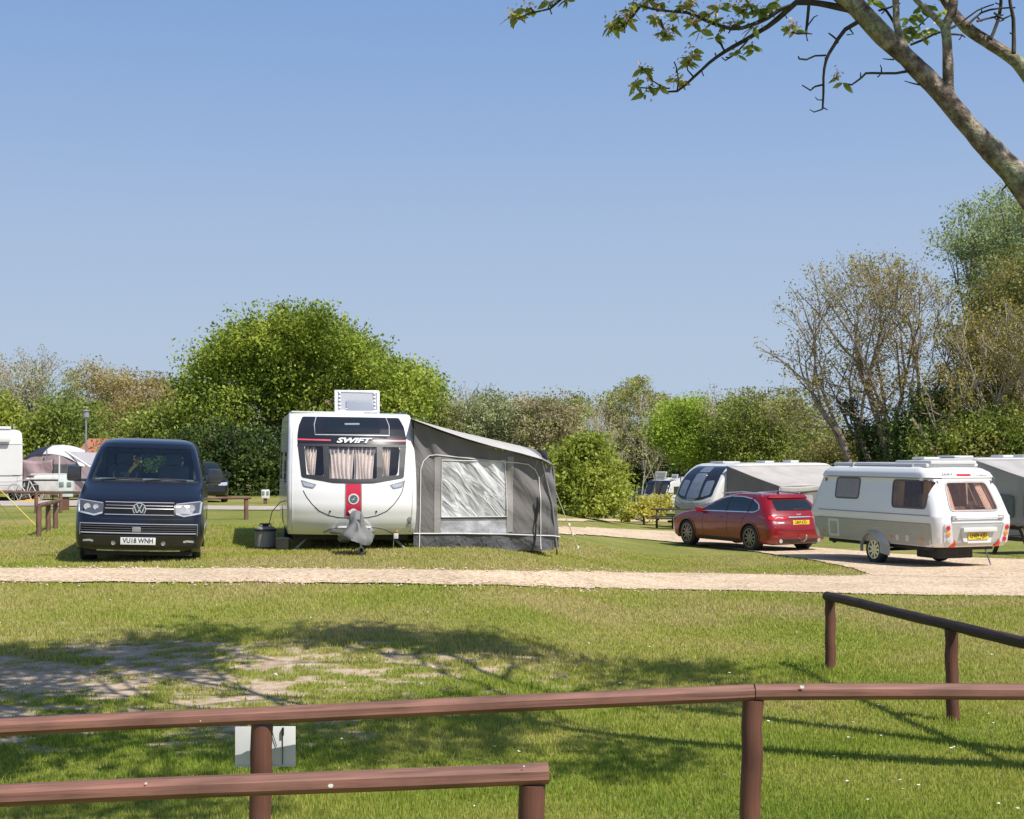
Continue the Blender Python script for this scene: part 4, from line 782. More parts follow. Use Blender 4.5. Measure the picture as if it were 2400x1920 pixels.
def side_awning(name, label, loc, rz, wx, y0, y1, depth, hi, lo, mr, mw, mo, group=None):
    """fabric awning hung on the +x side of a caravan whose local frame is loc, rz"""
    t = thing(name, label, 'awning', loc, rz, group); x0, x1 = wx, wx + depth
    def roof(u, v):
        y = y0 + (y1 - y0) * u; z = hi + (lo - hi) * (v ** 1.15) - .05 * math.sin(math.pi * v); z -= .05 * abs(math.sin(math.pi * 2.5 * u)) * v * 0 + .035 * (1 - math.cos(2 * math.pi * 3 * u)) * math.sin(math.pi * v)
        return (x0 + (x1 - x0) * v, y, z)
    grid('canopy', roof, 30, 14, mr, t, .01)
    grid('canopy_fringe', lambda u, v: (x1 + .02 - .02 * v, y0 + (y1 - y0) * u, lo - .22 * v - .03 * math.sin(u * 9)), 30, 3, mr, t, .01)
    top = lambda x: hi + (lo - hi) * ((x - x0) / (x1 - x0)) ** 1.15 - .06 * math.sin(math.pi * (x - x0) / (x1 - x0)) - .01
    for yy, ins in ((y0 + .02, 1), (y1 - .02, -1)):
        grid('side_wall', lambda u, v: (x0 + (x1 - x0) * u, yy + ins * .02 * math.sin(11 * u + 2 * v), top(x0 + (x1 - x0) * u) * v), 24, 8, mw, t)
        for a, c in ((.22, .55), (.68, .93)):
            P = rpoly([(x0 + depth * a, .75), (x0 + depth * c, .75), (x0 + depth * c, 1.42), (x0 + depth * a, 1.5)], .1)
            bm = B(); prism(bm, P, yy - ins * .06, yy - ins * .035); obj('window_flap', bm, mo, t)
    grid('front_wall', lambda u, v: (x1 - .03 + .02 * math.sin(25 * u), y0 + (y1 - y0) * u, (lo - .05) * v), 30, 4, mw, t)
    bm = B(); n = 3
    for k in range(n):
        a = y0 + .35 + (y1 - y0 - .7) * k / n; c = y0 + .35 + (y1 - y0 - .7) * (k + 1) / n - .25; bm2 = None; prism(bm, rpoly([(a, .55), (c, .55), (c, 1.45), (a, 1.45)], .1), x1 + .01, x1 + .03, 'x')
    obj('window_flap', bm, mo, t)
    for yy in (y0 + .0, y1 - .0):
        bm = B(); tube(bm, [(x1 + .03, yy, 0), (x1 + .03, yy, lo)], .022); obj('pole', bm, M_steel, t)
    for yy, dy in ((y0, -.8), (y1, .8)):
        bm = B(); tube(bm, [(x1, yy, lo - .05), (x1 + 1.1, yy + dy, .03)], .010, 4); obj('guy_rope', bm, mat('guy_rope_white', (.7, .7, .65), .8), t)
    return t

def simple_car(name, label, loc, rz, col, kind='car', H=1.7, L=4.4, pick=False, cat='car', clad=False):
    t = thing(name, label, cat, loc, rz); mp = mat('car_paint', col, .25, .3, coat=.8)
    k = H / 1.5
    if pick: lv = [(.30 * k, .1, L - .1, .86), (.45 * k, 0, L, .90), (.75 * k, .03, L, .91), (.86 * k, .15, L - .02, .90), (.93 * k, .9, L - 1.6, .88), (1.0 * k, 1.15, L - 1.75, .85), (1.3 * k, 1.7, L - 1.95, .74), (1.44 * k, 2.0, L - 2.1, .68), (1.5 * k, 2.3, L - 2.3, .5)]
    else: lv = [(.26 * k, .1, L - .12, .86), (.4 * k, 0, L - .02, .90), (.7 * k, .03, L, .91), (.84 * k, .2, L - .02, .90), (.92 * k, .95, L - .05, .88), (1.0 * k, 1.2, L - .1, .85), (1.3 * k, 1.75, L - .3, .74), (1.44 * k, 2.1, L - .5, .66), (1.5 * k, 2.5, L - .9, .5)]
    S = Shell(lv, .2, .15, .16, .08); b = S.body('body', mp, t, 24, 2); ry = .8 if not pick else 1.0
    cut(b, [wheel_well(x0, x1, y, .34, .39) for x0, x1 in ((-1.2, -.6), (.6, 1.2)) for y in (.85, L - ry)])
    e = L - (.45 if not pick else 2.15)
    for s in (-1, 1):
        ws = ([(1.45, .99 * k), (2.25, .99 * k), (2.2, 1.36 * k), (1.95, 1.36 * k)], [(2.33, .99 * k), (e - .35, .99 * k), (e - .35, 1.36 * k), (2.3, 1.36 * k)]) if e > 2.8 else ([(1.45, .99 * k), (e, .99 * k), (e - .1, 1.3 * k), (1.95, 1.33 * k)],)
        for P in ws: patch('side_window', rpoly(P, .05), S.side(s), M_dglass, t, (s, 0, 0), .006, .02, .3)
        if not pick: patch('side_window', rpoly([(e - .28, 1.0 * k), (e + .1, 1.0 * k), (e - .02, 1.34 * k), (e - .28, 1.35 * k)], .04), S.side(s), M_dglass, t, (s, 0, 0), .006, .02, .3)
        if clad: patch('cladding', [(.45, .30 * k), (L - .45, .30 * k), (L - .45, .44 * k), (.45, .44 * k)], S.side(s), M_black, t, (s, 0, 0), .01, .02, .4)
        for y in (.85, L - ry): wheel(t, (s * .79, y, .34), .34, .23, .22, 5, s, M_tyre, M_alu, .015, .08)
        bm = B(); box(bm, (s * .98, 1.5, 1.02 * k), (.2, .1, .14), None, .03); obj('door_mirror', bm, mp, t)
        patch('headlight', rpoly([(s * .5, .70 * k), (s * .84, .74 * k), (s * .84, .62 * k), (s * .52, .62 * k)], .03), S.front, M_lens, t, off=.01)
        patch('tail_light', rpoly([(s * .60, .86 * k), (s * .84, .86 * k), (s * .84, .66 * k), (s * .66, .66 * k)], .03), S.rear, M_red, t, (0, 1, 0), .01)
    patch('windscreen', rpoly([(-.70, 1.02 * k), (.70, 1.02 * k), (.60, 1.40 * k), (-.60, 1.40 * k)], .05), S.front, M_dglass, t, off=.006)
    patch('rear_window', rpoly([(-.64, 1.02 * k), (.64, 1.02 * k), (.58, 1.36 * k), (-.58, 1.36 * k)], .05), S.rear, M_dglass, t, (0, 1, 0), .006)
    patch('grille', rpoly([(-.42, .68 * k), (.42, .68 * k), (.36, .52 * k), (-.36, .52 * k)], .03), S.front, M_ink, t, off=.006)
    return t

def build_motorhome():
    p = G(20, 1176)
    t = thing('motorhome', 'tall white motorhome cut off by the left edge of the photo, yellow ramps beside it', 'motorhome', p, R(22)); t.location = (p.x, p.y, p.z)
    S = Shell([(.42, .05, 6.4, 1.02), (.6, 0, 6.5, 1.05), (1.5, 0, 6.5, 1.06), (2.35, .02, 6.5, 1.05), (2.6, .10, 6.4, 1.03), (2.70, .25, 6.2, .95), (2.74, .5, 6.0, .8)], .06, .2, .03, .1)
    t.location.x = (50 - CX) / FL * p.y - 1.06
    S.body('body', M_white, t, 10, 2)
    P = rrect(-.98, .72, -.02, 2.12, .04); P2 = rrect(.05, .75, .96, 2.12, .04)
    strip('panel_seam', [(.02, .5), (.02, 2.16)], .03, S.front, M_grey, t, off=.006, step=.3); strip('panel_seam', [(-1.0, 2.16), (1.02, 2.16)], .025, S.front, M_grey, t, off=.006, step=.3)
    strip('panel_seam', [(-1.0, .62), (1.02, .62)], .03, S.front, M_silver, t, off=.006, step=.3); patch('rear_panel', P2, S.front, M_white, t, off=.012, th=.02, step=.4); strip('reflective_bar', [(.1, .98), (.95, .98)], .05, S.front, M_grey, t, off=.02, step=.4)
    bm = B(); box(bm, (0, -.10, 2.36), (1.2, .2, .22), None, .07); obj('awning_cassette', bm, M_white, t); bm = B(); box(bm, (.3, .6, 2.80), (.7, .7, .12), None, .03); tube(bm, [(.75, .3, 2.7), (.75, .3, 2.95)], .012); obj('roof_vent', bm, M_white, t)
    patch('rear_window', rrect(-.8, 1.25, -.18, 1.85, .06), S.front, M_dglass, t, off=.02, th=.02, step=.4)
    for s in (-1, 1):
        patch('side_window', rrect(2.2, 1.3, 3.4, 1.9, .06), S.side(s), M_dglass, t, (s, 0, 0), .01, .02, .5)
        wheel(t, (s * .92, 1.6, .35), .35, .23, .2, 5, s, M_tyre, M_alu); wheel(t, (s * .92, 5.3, .35), .35, .23, .2, 5, s, M_tyre, M_alu)
    bm = B(); box(bm, (0, 3.2, .38), (1.9, 6, .14)); obj('underbody', bm, M_under, t)
    x, y = t.location.x, t.location.y
    # bicycle on its rack
    bk = thing('bicycle', 'pale bicycle standing on its wheels behind the tall white motorhome', 'bicycle', (x + 1.30, y - .25, tz(x, y)), R(70))
    for yy in (-.5, .5):
        bm = B(); tube(bm, [(0, yy + .33 * math.cos(R(a)), .34 + .33 * math.sin(R(a))) for a in range(0, 361, 20)], .02, 5, False)
        for a in range(0, 180, 30): tube(bm, [(0, yy + .32 * math.cos(R(a)), .34 + .32 * math.sin(R(a))), (0, yy - .32 * math.cos(R(a)), .34 - .32 * math.sin(R(a)))], .004, 3)
        obj('wheel', bm, M_silver, bk)
    bm = B()
    for a, c in (((0, -.5, .34), (0, -.05, .32)), ((0, -.05, .32), (0, .36, .78)), ((0, -.2, .82), (0, .36, .80)), ((0, -.05, .32), (0, -.22, .92)), ((0, -.5, .34), (0, -.2, .8)), ((0, .5, .34), (0, .34, .98))): tube(bm, [a, c], .018)
    obj('frame', bm, M_white, bk); bm = B(); tube(bm, [(-.28, .36, 1.0), (0, .34, .98), (.28, .36, 1.0)], .015); obj('handlebar', bm, M_ink, bk); bm = B(); box(bm, (0, -.24, .94), (.12, .26, .05), None, .02); obj('saddle', bm, M_ink, bk)
    # levelling ramp
    q = G(64, 1176); bm = B(); prism(bm, [(-.5, 0), (.5, 0), (.5, .1), (.1, .1), (.0, .06), (-.2, .06)], -.15, .15); r = obj('levelling_ramp', bm, mat('ramp_yellow', (.75, .42, .04), .5), None); r.location = (q.x, q.y - .2, q.z); props(r, 'yellow levelling ramp on the tarmac under a wheel near the motorhome', 'ramp')
    return t

def build_trailer():
    D = 57.; X = (58 - CX) / FL * D; t = thing('camping_trailer', 'low white camping trailer with a black wheel end between motorhome and dome tent', 'trailer', (X, D, tz(X, D)), R(-88))
    S = Shell([(.22, .1, 2.2, .5), (.3, .02, 2.25, .55), (.5, 0, 2.3, .56), (.86, .1, 2.28, .55), (.95, .35, 2.2, .52), (.99, .5, 2.1, .46)], .15, .1, .05, .03)
    S.body('body', mat('trailer_white', (.60, .60, .59), .4, coat=.3), t, 14, 2)
    patch('wheel_end', rpoly([(.02, .25), (.75, .25), (.72, .6), (.45, .80), (.02, .82)], .08), S.side(1), M_black, t, (1, 0, 0), .01, .03, .2)
    strip('lid_seam', [(.2, .80), (2.2, .80)], .05, S.side(1), M_black, t, (1, 0, 0), .012, .02, .3)
    wheel(t, (.56, .20, .27), .27, .16, .17, 6, 1, M_tyre, M_alu, .01, .06); wheel(t, (-.56, .20, .27), .27, .16, .17, 6, -1, M_tyre, M_alu, .01, .06)
    bm = B(); box(bm, (0, 1.2, 1.02), (.9, 1.7, .06), None, .02); obj('lid', bm, M_white, t)
    return t
# ------------------------------------------------------------------ ground
def straw_noise(x, y): return noise.fractal(Vector((x * .55, y * .55, 3.1)), 1., 2., 4) 
def bare_at(x, y):
    """worn sandy ground: strongest in one flattened blob, with patchy edges"""
    g = math.exp(-(((x + 3.9) / 2.7) ** 2 + ((y - 12.9) / 1.7) ** 2)) * 1.2 + .40 * math.exp(-(((x + .6) / 1.6) ** 2 + ((y - 13.6) / .9) ** 2)) + .45 * math.exp(-(((x + 3.4) / 2.6) ** 2 + ((y - 10.9) / .7) ** 2))
    n = noise.fractal(Vector((x * 1.15, y * 2.0, 0)), 1., 2., 5)
    n2 = noise.fractal(Vector((x * 3.1, y * 6.5, 4)), 1., 2., 3)
    v = g * .86 + (n * .70 + n2 * 1.15) * min(1, .3 + g * 1.2) - .30
    return min(1, max(0, v * 1.7))
def build_ground():
    xs = np.concatenate([-np.geomspace(400, 8, 26), np.arange(-7.9, 8.0, .1), np.geomspace(8, 400, 26)]); ys = np.concatenate([np.linspace(-20, 4, 8), np.arange(5, 24, .1), np.geomspace(24, 900, 60)])
    X, Y = np.meshgrid(xs, ys); Z = ter(X, Y)
    nx, ny = len(xs), len(ys); V = np.stack([X.ravel(), Y.ravel(), Z.ravel()], 1)
    i, j = np.meshgrid(np.arange(nx - 1), np.arange(ny - 1)); a = (j * nx + i).ravel(); F = np.stack([a, a + 1, a + nx + 1, a + nx], 1)
    bare = np.zeros(len(V), dtype=np.float32)
    for k, (x, y, z) in enumerate(V):
        if -9 < x < 4 and 8 < y < 18: bare[k] = bare_at(x, y)
    m, nt, nd, lk, out = nodes('lawn_ground')
    p = N(nt, 'ShaderNodeBsdfPrincipled', Roughness=.9); p.inputs['Specular IOR Level'].default_value = .1
    g = N(nt, 'ShaderNodeNewGeometry'); mp = N(nt, 'ShaderNodeMapping'); lk.new(g.outputs['Position'], mp.inputs[0])
    n1 = N(nt, 'ShaderNodeTexNoise', Scale=.35, Detail=5., Roughness=.6); n2 = N(nt, 'ShaderNodeTexNoise', Scale=9., Detail=6., Roughness=.7); n3 = N(nt, 'ShaderNodeTexNoise', Scale=60., Detail=3.)
    for n in (n1, n2, n3): lk.new(mp.outputs[0], n.inputs[0])
    r1 = ramp(nt, [(.30, (.19, .22, .050)), (.5, (.26, .27, .075)), (.62, (.34, .30, .12)), (.75, (.38, .30, .15))]); lk.new(n1.outputs[0], r1.inputs[0])
    r2 = ramp(nt, [(.3, (.55, .6, .5)), (.7, (1.25, 1.2, 1.2))]); lk.new(n2.outputs[0], r2.inputs[0])
    mu = N(nt, 'ShaderNodeMix', data_type='RGBA', blend_type='MULTIPLY'); mu.inputs[0].default_value = .8; lk.new(r1.outputs[0], mu.inputs[6]); lk.new(r2.outputs[0], mu.inputs[7])
    rb = ramp(nt, [(.3, (.34, .22, .13)), (.5, (.54, .42, .30)), (.75, (.70, .58, .45))]); lk.new(n2.outputs[0], rb.inputs[0])
    at_ = N(nt, 'ShaderNodeAttribute', attribute_name='worn'); mb = N(nt, 'ShaderNodeMix', data_type='RGBA'); lk.new(at_.outputs['Fac'], mb.inputs[0]); lk.new(mu.outputs[2], mb.inputs[6]); lk.new(rb.outputs[0], mb.inputs[7]); lk.new(mb.outputs[2], p.inputs['Base Color'])
    b = N(nt, 'ShaderNodeBump', Strength=.7, Distance=.04); ad = N(nt, 'ShaderNodeMath', operation='ADD'); lk.new(n2.outputs[0], ad.inputs[0]); lk.new(n3.outputs[0], ad.inputs[1]); lk.new(ad.outputs[0], b.inputs['Height']); lk.new(b.outputs[0], p.inputs['Normal'])
    lk.new(p.outputs[0], out.inputs[0])
    o = npmesh('ground', V, F, m, None, True); o['kind'] = 'structure'
    at2 = o.data.attributes.new('worn', 'FLOAT', 'POINT'); at2.data.foreach_set('value', bare)
    return o
def jag(P, amp=.12, step=.22, seed=0, closed=True):
    out = []
    n = len(P)
    for i in range(n if closed else n - 1):
        a, c = P[i], P[(i + 1) % n]; k = max(1, int((c - a).length / step)); d = (c - a).normalized() if (c - a).length > 0 else Vector((1, 0, 0))
        for j in range(k):
            q = a.lerp(c, j / k); w = noise.fractal(Vector((q.x * 1.6, q.y * 1.6, seed)), 1., 2., 4) * amp; out.append((q.x - d.y * w, q.y + d.x * w))
    return out
def sheet(name, poly, m, h, step=.6):
    from mathutils.geometry import delaunay_2d_cdt
    V, E, F_, *_ = delaunay_2d_cdt([Vector(p[:2]) for p in poly], [], [list(range(len(poly)))], 1, 1e-4)
    bm = B(); bv = [bm.verts.new((v.x, v.y, 0)) for v in V]
    for f in F_: bm.faces.new([bv[i] for i in f])
    xs0 = [v.co.x for v in bm.verts]
    for ax in (0, 1):
        c = [v.co[ax] for v in bm.verts]; k = math.ceil(min(c) / step)
        while k * step < max(c):
            co = Vector((0, 0, 0)); co[ax] = k * step; no = Vector((0, 0, 0)); no[ax] = 1
            bmesh.ops.bisect_plane(bm, geom=bm.verts[:] + bm.edges[:] + bm.faces[:], plane_co=co, plane_no=no, dist=1e-5); k += 1
    for v in bm.verts: v.co.z = tz(v.co.x, v.co.y) + h
    o = obj(name, bm, m, None, 0); o['kind'] = 'structure'; return o
def gravel_mat():
    m, nt, nd, lk, out = nodes('gravel')
    p = N(nt, 'ShaderNodeBsdfPrincipled', Roughness=.9); p.inputs['Specular IOR Level'].default_value = .2
    g = N(nt, 'ShaderNodeNewGeometry'); v = N(nt, 'ShaderNodeTexVoronoi', Scale=26.); v2 = N(nt, 'ShaderNodeTexVoronoi', Scale=11.); n = N(nt, 'ShaderNodeTexNoise', Scale=.8, Detail=6., Roughness=.65)
    for q in (v, v2, n): lk.new(g.outputs['Position'], q.inputs['Vector'])
    s = N(nt, 'ShaderNodeSeparateColor'); lk.new(v.outputs['Color'], s.inputs[0])
    r = ramp(nt, [(.0, (.36, .26, .17)), (.25, (.53, .42, .31)), (.6, (.63, .52, .395)), (1., (.76, .68, .56))]); lk.new(s.outputs[0], r.inputs[0])
    r2 = ramp(nt, [(.35, (.80, .76, .68)), (.5, (.96, .90, .82)), (.65, (1.04, .97, .89))]); lk.new(n.outputs[0], r2.inputs[0])
    mu = N(nt, 'ShaderNodeMix', data_type='RGBA', blend_type='MULTIPLY'); mu.inputs[0].default_value = 1.; lk.new(r.outputs[0], mu.inputs[6]); lk.new(r2.outputs[0], mu.inputs[7]); lk.new(mu.outputs[2], p.inputs['Base Color'])
    b = N(nt, 'ShaderNodeBump', Strength=.5, Distance=.02); lk.new(v2.outputs['Distance'], b.inputs['Height']); lk.new(b.outputs[0], p.inputs['Normal']); lk.new(p.outputs[0], out.inputs[0]); return m
POLYS = []
def dens(L, s=30):
    out = []
    for a, b in zip(L, L[1:] + L[:1]):
        k = max(1, int(math.hypot(a[0] - b[0], a[1] - b[1]) / s)); out += [(a[0] + (b[0] - a[0]) * j / k, a[1] + (b[1] - a[1]) * j / k) for j in range(k)]
    return out
def build_roads():
    gm = gravel_mat()
    near = [(-260, 1367), (0, 1367), (300, 1366), (600, 1368), (1000, 1372), (1400, 1380), (1800, 1388), (2100, 1396), (2400, 1400), (2700, 1404)]
    back = [(2700, 1316), (2400, 1313), (2260, 1309), (2100, 1300), (1900, 1284), (1750, 1262), (1600, 1247), (1500, 1243), (1380, 1238), (1180, 1234)]
    isl = [(1180, 1251), (1380, 1255), (1480, 1263), (1593, 1273), (1756, 1293), (1920, 1317), (2000, 1334), (2046, 1348), (2000, 1352), (1950, 1352), (1700, 1347), (1200, 1340), (600, 1335), (0, 1334), (-260, 1334)]
    for nm, lst, h in (('gravel_track', near + [(2700, 1345), (2300, 1350)] + isl[7:], .022), ('gravel_drive', back + isl[:7] + [(2046, 1351), (2300, 1356), (2700, 1352)], .0245)):
        P = [Vector(G(*q)) for q in dens(lst)]
        for p in P: p.z = 0
        pj = jag(P, .12, .2, 2.); POLYS.append(pj); sheet(nm, pj, gm, h)
    P = [Vector(G(*q)) for q in dens([(-300, 1187), (200, 1187), (480, 1196), (700, 1197), (700, 1189), (480, 1186), (200, 1174), (-300, 1173)])]
    for p in P: p.z = 0
    pj = jag(P, .1, .5, 5.); POLYS.append(pj); sheet('far_path', pj, mat('pale_tarmac', (.42, .37, .32), .9, var=.15, scale=1.5, bump=.3), .022, 1.5)
    P = [Vector(G(*q)) for q in dens([(1180, 1222), (1400, 1223), (1560, 1224), (1800, 1228), (1800, 1222), (1560, 1219), (1400, 1218), (1180, 1216)])]
    for p in P: p.z = 0
    pj = jag(P, .1, .5, 7.); POLYS.append(pj); sheet('gravel_path', pj, gm, .022, 1.5)
def inpoly(x, y, poly):
    ins = np.zeros(len(x), bool); n = len(poly); j = n - 1; P = np.array(poly)
    for i in range(n):
        xi, yi = P[i]; xj, yj = P[j]; c = ((yi > y) != (yj > y)); 
        with np.errstate(divide='ignore', invalid='ignore'): ins ^= c & (x < (xj - xi) * (y - yi) / (yj - yi + 1e-12) + xi)
        j = i
    return ins
def build_grass():
    r = np.random.default_rng(3); N_ = 600000
    # density falls with distance; blades grow so each still covers a similar share of a pixel
    u = r.random(N_); Y = 8.2 * (34 / 8.2) ** u; X = (r.random(N_) * 2 - 1) * (Y * .44 + .5)
    jx, jy = r.normal(size=N_) * .09, r.normal(size=N_) * .09; keep = ~(inpoly(X + jx, Y + jy, POLYS[0]) | inpoly(X + jx, Y + jy, POLYS[1]))
    wob = np.array([noise.noise(Vector((x * 1.1, y * 1.1, 8.))) for x, y in zip(X[::1], Y[::1])]) if False else np.sin(X * 2.1 + np.sin(Y * 1.7)) * np.cos(Y * 2.6 + np.sin(X * 1.3))
    X, Y, wob = X[keep], Y[keep], wob[keep]
    box_ = (X > -9) & (X < 4) & (Y < 18) & (Y > 8); kp = np.ones(len(X), bool); idx = np.nonzero(box_)[0]; rr = r.random(len(idx))
    for k, q in zip(idx, rr):
        if q < bare_at(X[k], Y[k]) * 1.15: kp[k] = False
    X, Y, wob = X[kp], Y[kp], wob[kp]
    # longer tufts: round the two visible posts and scattered through the lawn
    TX, TY, TH = [], [], []
    for (tx, ty, tr, tn) in [(3.156, 14.1, .10, 130), (3.566, 11.55, .10, 130), (3.10, 14.0, .12, 60)] + [(0, 0, 0, 0)] * 420:
        if tn == 0:
            ty = 8.6 * (19 / 8.6) ** r.random(); tx = (r.random() * 2 - 1) * ty * .37; tr, tn = .04 + .05 * r.random(), int(14 + 22 * r.random())
            if inpoly(np.array([tx]), np.array([ty]), POLYS[0])[0] or bare_at(tx, ty) > .8: continue
        TX.append(tx + r.normal(size=tn) * tr); TY.append(ty + r.normal(size=tn) * tr); TH.append(np.full(tn, 1.9 if tr >= .1 else 1.6))
    n0 = len(X); X = np.concatenate([X] + TX); Y = np.concatenate([Y] + TY); wob = np.concatenate([wob, np.zeros(len(X) - n0)]); hf = np.concatenate([np.ones(n0)] + TH)
    n = len(X); Z = ter(X, Y)
    s = np.clip(Y / 9.5, .9, 2.4) ; h = (.026 + .020 * r.random(n)) * (1 + .22 * wob) * np.clip(Y / 14, .9, 1.35); h = np.where(Y > 15, h * .72, h) * hf; w = .0045 * s * (0.8 + .5 * r.random(n))
    a = r.random(n) * 2 * np.pi; lx, ly = np.cos(a), np.sin(a); ln = .6 * h * r.random(n); la = r.random(n) * 2 * np.pi
    dx, dy = np.cos(la) * ln, np.sin(la) * ln
    v = np.empty((n, 3, 3), np.float32)
    v[:, 0] = np.stack([X - lx * w, Y - ly * w, Z - .004], 1); v[:, 1] = np.stack([X + lx * w, Y + ly * w, Z - .004], 1); v[:, 2] = np.stack([X + dx, Y + dy, Z + h], 1)
    m = leafm('grass_blades', [(.0, (.19, .29, .035)), (.3, (.30, .39, .05)), (.55, (.40, .44, .075)), (.8, (.50, .47, .13)), (1., (.58, .48, .22))], .4, .45, (9., 18., -.10, .32))
    o = npmesh('grass', v.reshape(-1, 3), np.arange(n * 3).reshape(-1, 3), m); o['kind'] = 'stuff'; o['label'] = 'short mown grass with straw patches'; o['category'] = 'grass'
    # loose stones at the gravel edges
    bm = B(); pj = POLYS[0] + POLYS[1][:40]
    for k in range(1500):
        i = random.randrange(len(POLYS[0]) - 1); a_ = POLYS[0][i]; q = Vector((a_[0] + random.gauss(0, .16), a_[1] + random.gauss(0, .16), 0)); q.z = tz(q.x, q.y) + .028; s_ = random.uniform(.012, .028)
        if not (-9 < q.x < 10 and q.y < 32): continue
        m_ = Matrix.Translation(q) @ Matrix.Rotation(random.uniform(0, 3), 4, 'Z') @ Matrix.Diagonal((s_, s_ * .8, s_ * .55, 1)); vs = [bm.verts.new(m_ @ Vector(v)) for v in ((1, 0, 0), (0, 1, 0), (-1, 0, 0), (0, -1, 0), (0, 0, 1), (0, 0, -1))]
        for f in ((0, 1, 4), (1, 2, 4), (2, 3, 4), (3, 0, 4), (1, 0, 5), (2, 1, 5), (3, 2, 5), (0, 3, 5)): bm.faces.new([vs[j] for j in f])
    d = obj('loose_stones', bm, mat('stone_pale', (.55, .43, .33), .9, var=.35, scale=1.7), None, 0); d['kind'] = 'stuff'; d['label'] = 'loose pale stones along the gravel edges'; d['category'] = 'stones'
    # daisies
    n = 260; X = []; bm = B()
    for k in range(n):
        y = 8.5 * (26 / 8.5) ** random.random(); x = random.uniform(-.37, .37) * y
        if noise.noise(Vector((x * .5, y * .5, 1))) < -.05: continue
        if inpoly(np.array([x]), np.array([y]), POLYS[0])[0] or bare_at(x, y) > .3: continue
        q = Vector((x, y, tz(x, y) + .05)); rr = random.uniform(.008, .014); vs = [bm.verts.new(q + Vector((rr * math.cos(t), rr * math.sin(t), random.uniform(-.003, .004)))) for t in (k * math.pi / 3 for k in range(6))]; bm.faces.new(vs)
    d = obj('daisies', bm, mat('daisy_petal', (.8, .8, .76), .7), None, 0); d['kind'] = 'stuff'; d['label'] = 'tiny white daisies scattered in the lawn'; d['category'] = 'flowers'

# ------------------------------------------------------------------ timber rails
def timber(name, col, var=.24):
    m, nt, nd, lk, out = nodes(name); p = N(nt, 'ShaderNodeBsdfPrincipled', Roughness=.62); p.inputs['Specular IOR Level'].default_value = .35
    tc = N(nt, 'ShaderNodeTexCoord'); mp = N(nt, 'ShaderNodeMapping'); mp.inputs['Scale'].default_value = (.7, 14, 14); lk.new(tc.outputs['Object'], mp.inputs[0])
    n = N(nt, 'ShaderNodeTexNoise', Scale=3., Detail=6., Roughness=.6, Distortion=.6); lk.new(mp.outputs[0], n.inputs[0])
    r = ramp(nt, [(.25, tuple(c * (1 - 1.6 * var) for c in col)), (.5, col), (.8, tuple(c * (1 + 1.4 * var) for c in col))]); lk.new(n.outputs[0], r.inputs[0])
    n2 = N(nt, 'ShaderNodeTexNoise', Scale=2.5, Detail=5.); lk.new(tc.outputs['Object'], n2.inputs[0]); r2 = ramp(nt, [(.32, (.58, .56, .54)), (.5, (.95, .95, .93)), (.68, (1.22, 1.18, 1.15))]); lk.new(n2.outputs[0], r2.inputs[0])
    mu = N(nt, 'ShaderNodeMix', data_type='RGBA', blend_type='MULTIPLY'); mu.inputs[0].default_value = .9; lk.new(r.outputs[0], mu.inputs[6]); lk.new(r2.outputs[0], mu.inputs[7])
    # knots
    v = N(nt, 'ShaderNodeTexVoronoi', Scale=1.6); mk = N(nt, 'ShaderNodeMapping'); mk.inputs['Scale'].default_value = (1., 3., 3.); lk.new(tc.outputs['Object'], mk.inputs[0]); lk.new(mk.outputs[0], v.inputs['Vector'])
    rk = ramp(nt, [(.05, (.35, .3, .28)), (.10, (1, 1, 1))]); lk.new(v.outputs['Distance'], rk.inputs[0]); m3 = N(nt, 'ShaderNodeMix', data_type='RGBA', blend_type='MULTIPLY'); m3.inputs[0].default_value = 1.; lk.new(mu.outputs[2], m3.inputs[6]); lk.new(rk.outputs[0], m3.inputs[7]); lk.new(m3.outputs[2], p.inputs['Base Color'])
    b = N(nt, 'ShaderNodeBump', Strength=.45, Distance=.006); lk.new(n.outputs[0], b.inputs['Height']); lk.new(b.outputs[0], p.inputs['Normal']); lk.new(p.outputs[0], out.inputs[0]); return m
def rail_mesh(bm, L, r, sq=.55):
    """rounded rail along x from 0 to L with flat chamfered faces and slight waviness"""
    n = 8 if sq > .3 else 16; rings = []; K = max(2, int(L / .12))
    for i in range(K + 1):
        x = L * i / K; ring = []
        for k in range(n):
            a = 2 * math.pi * (k + .5) / n; c, s = math.cos(a), math.sin(a); f = r * (1 + .03 * sq)
            f *= 1 + (.02 if sq > .3 else .10) * noise.noise(Vector((x * (1.5 if sq > .3 else 4.), c, s))); ring.append(bm.verts.new((x, c * f + .006 * noise.noise(Vector((x * .7, 0, 3))), s * f + .006 * noise.noise(Vector((x * .7, 5, 0))))))
        rings.append(ring)
    for a, b in zip(rings, rings[1:]):
        for k in range(n): bm.faces.new((a[k], a[(k + 1) % n], b[(k + 1) % n], b[k]))
    bm.faces.new(rings[0][::-1]); bm.faces.new(rings[-1])
def along(o, a, b):
    d = b - a; o.location = a; o.rotation_euler = d.to_track_quat('X', 'Z').to_euler()
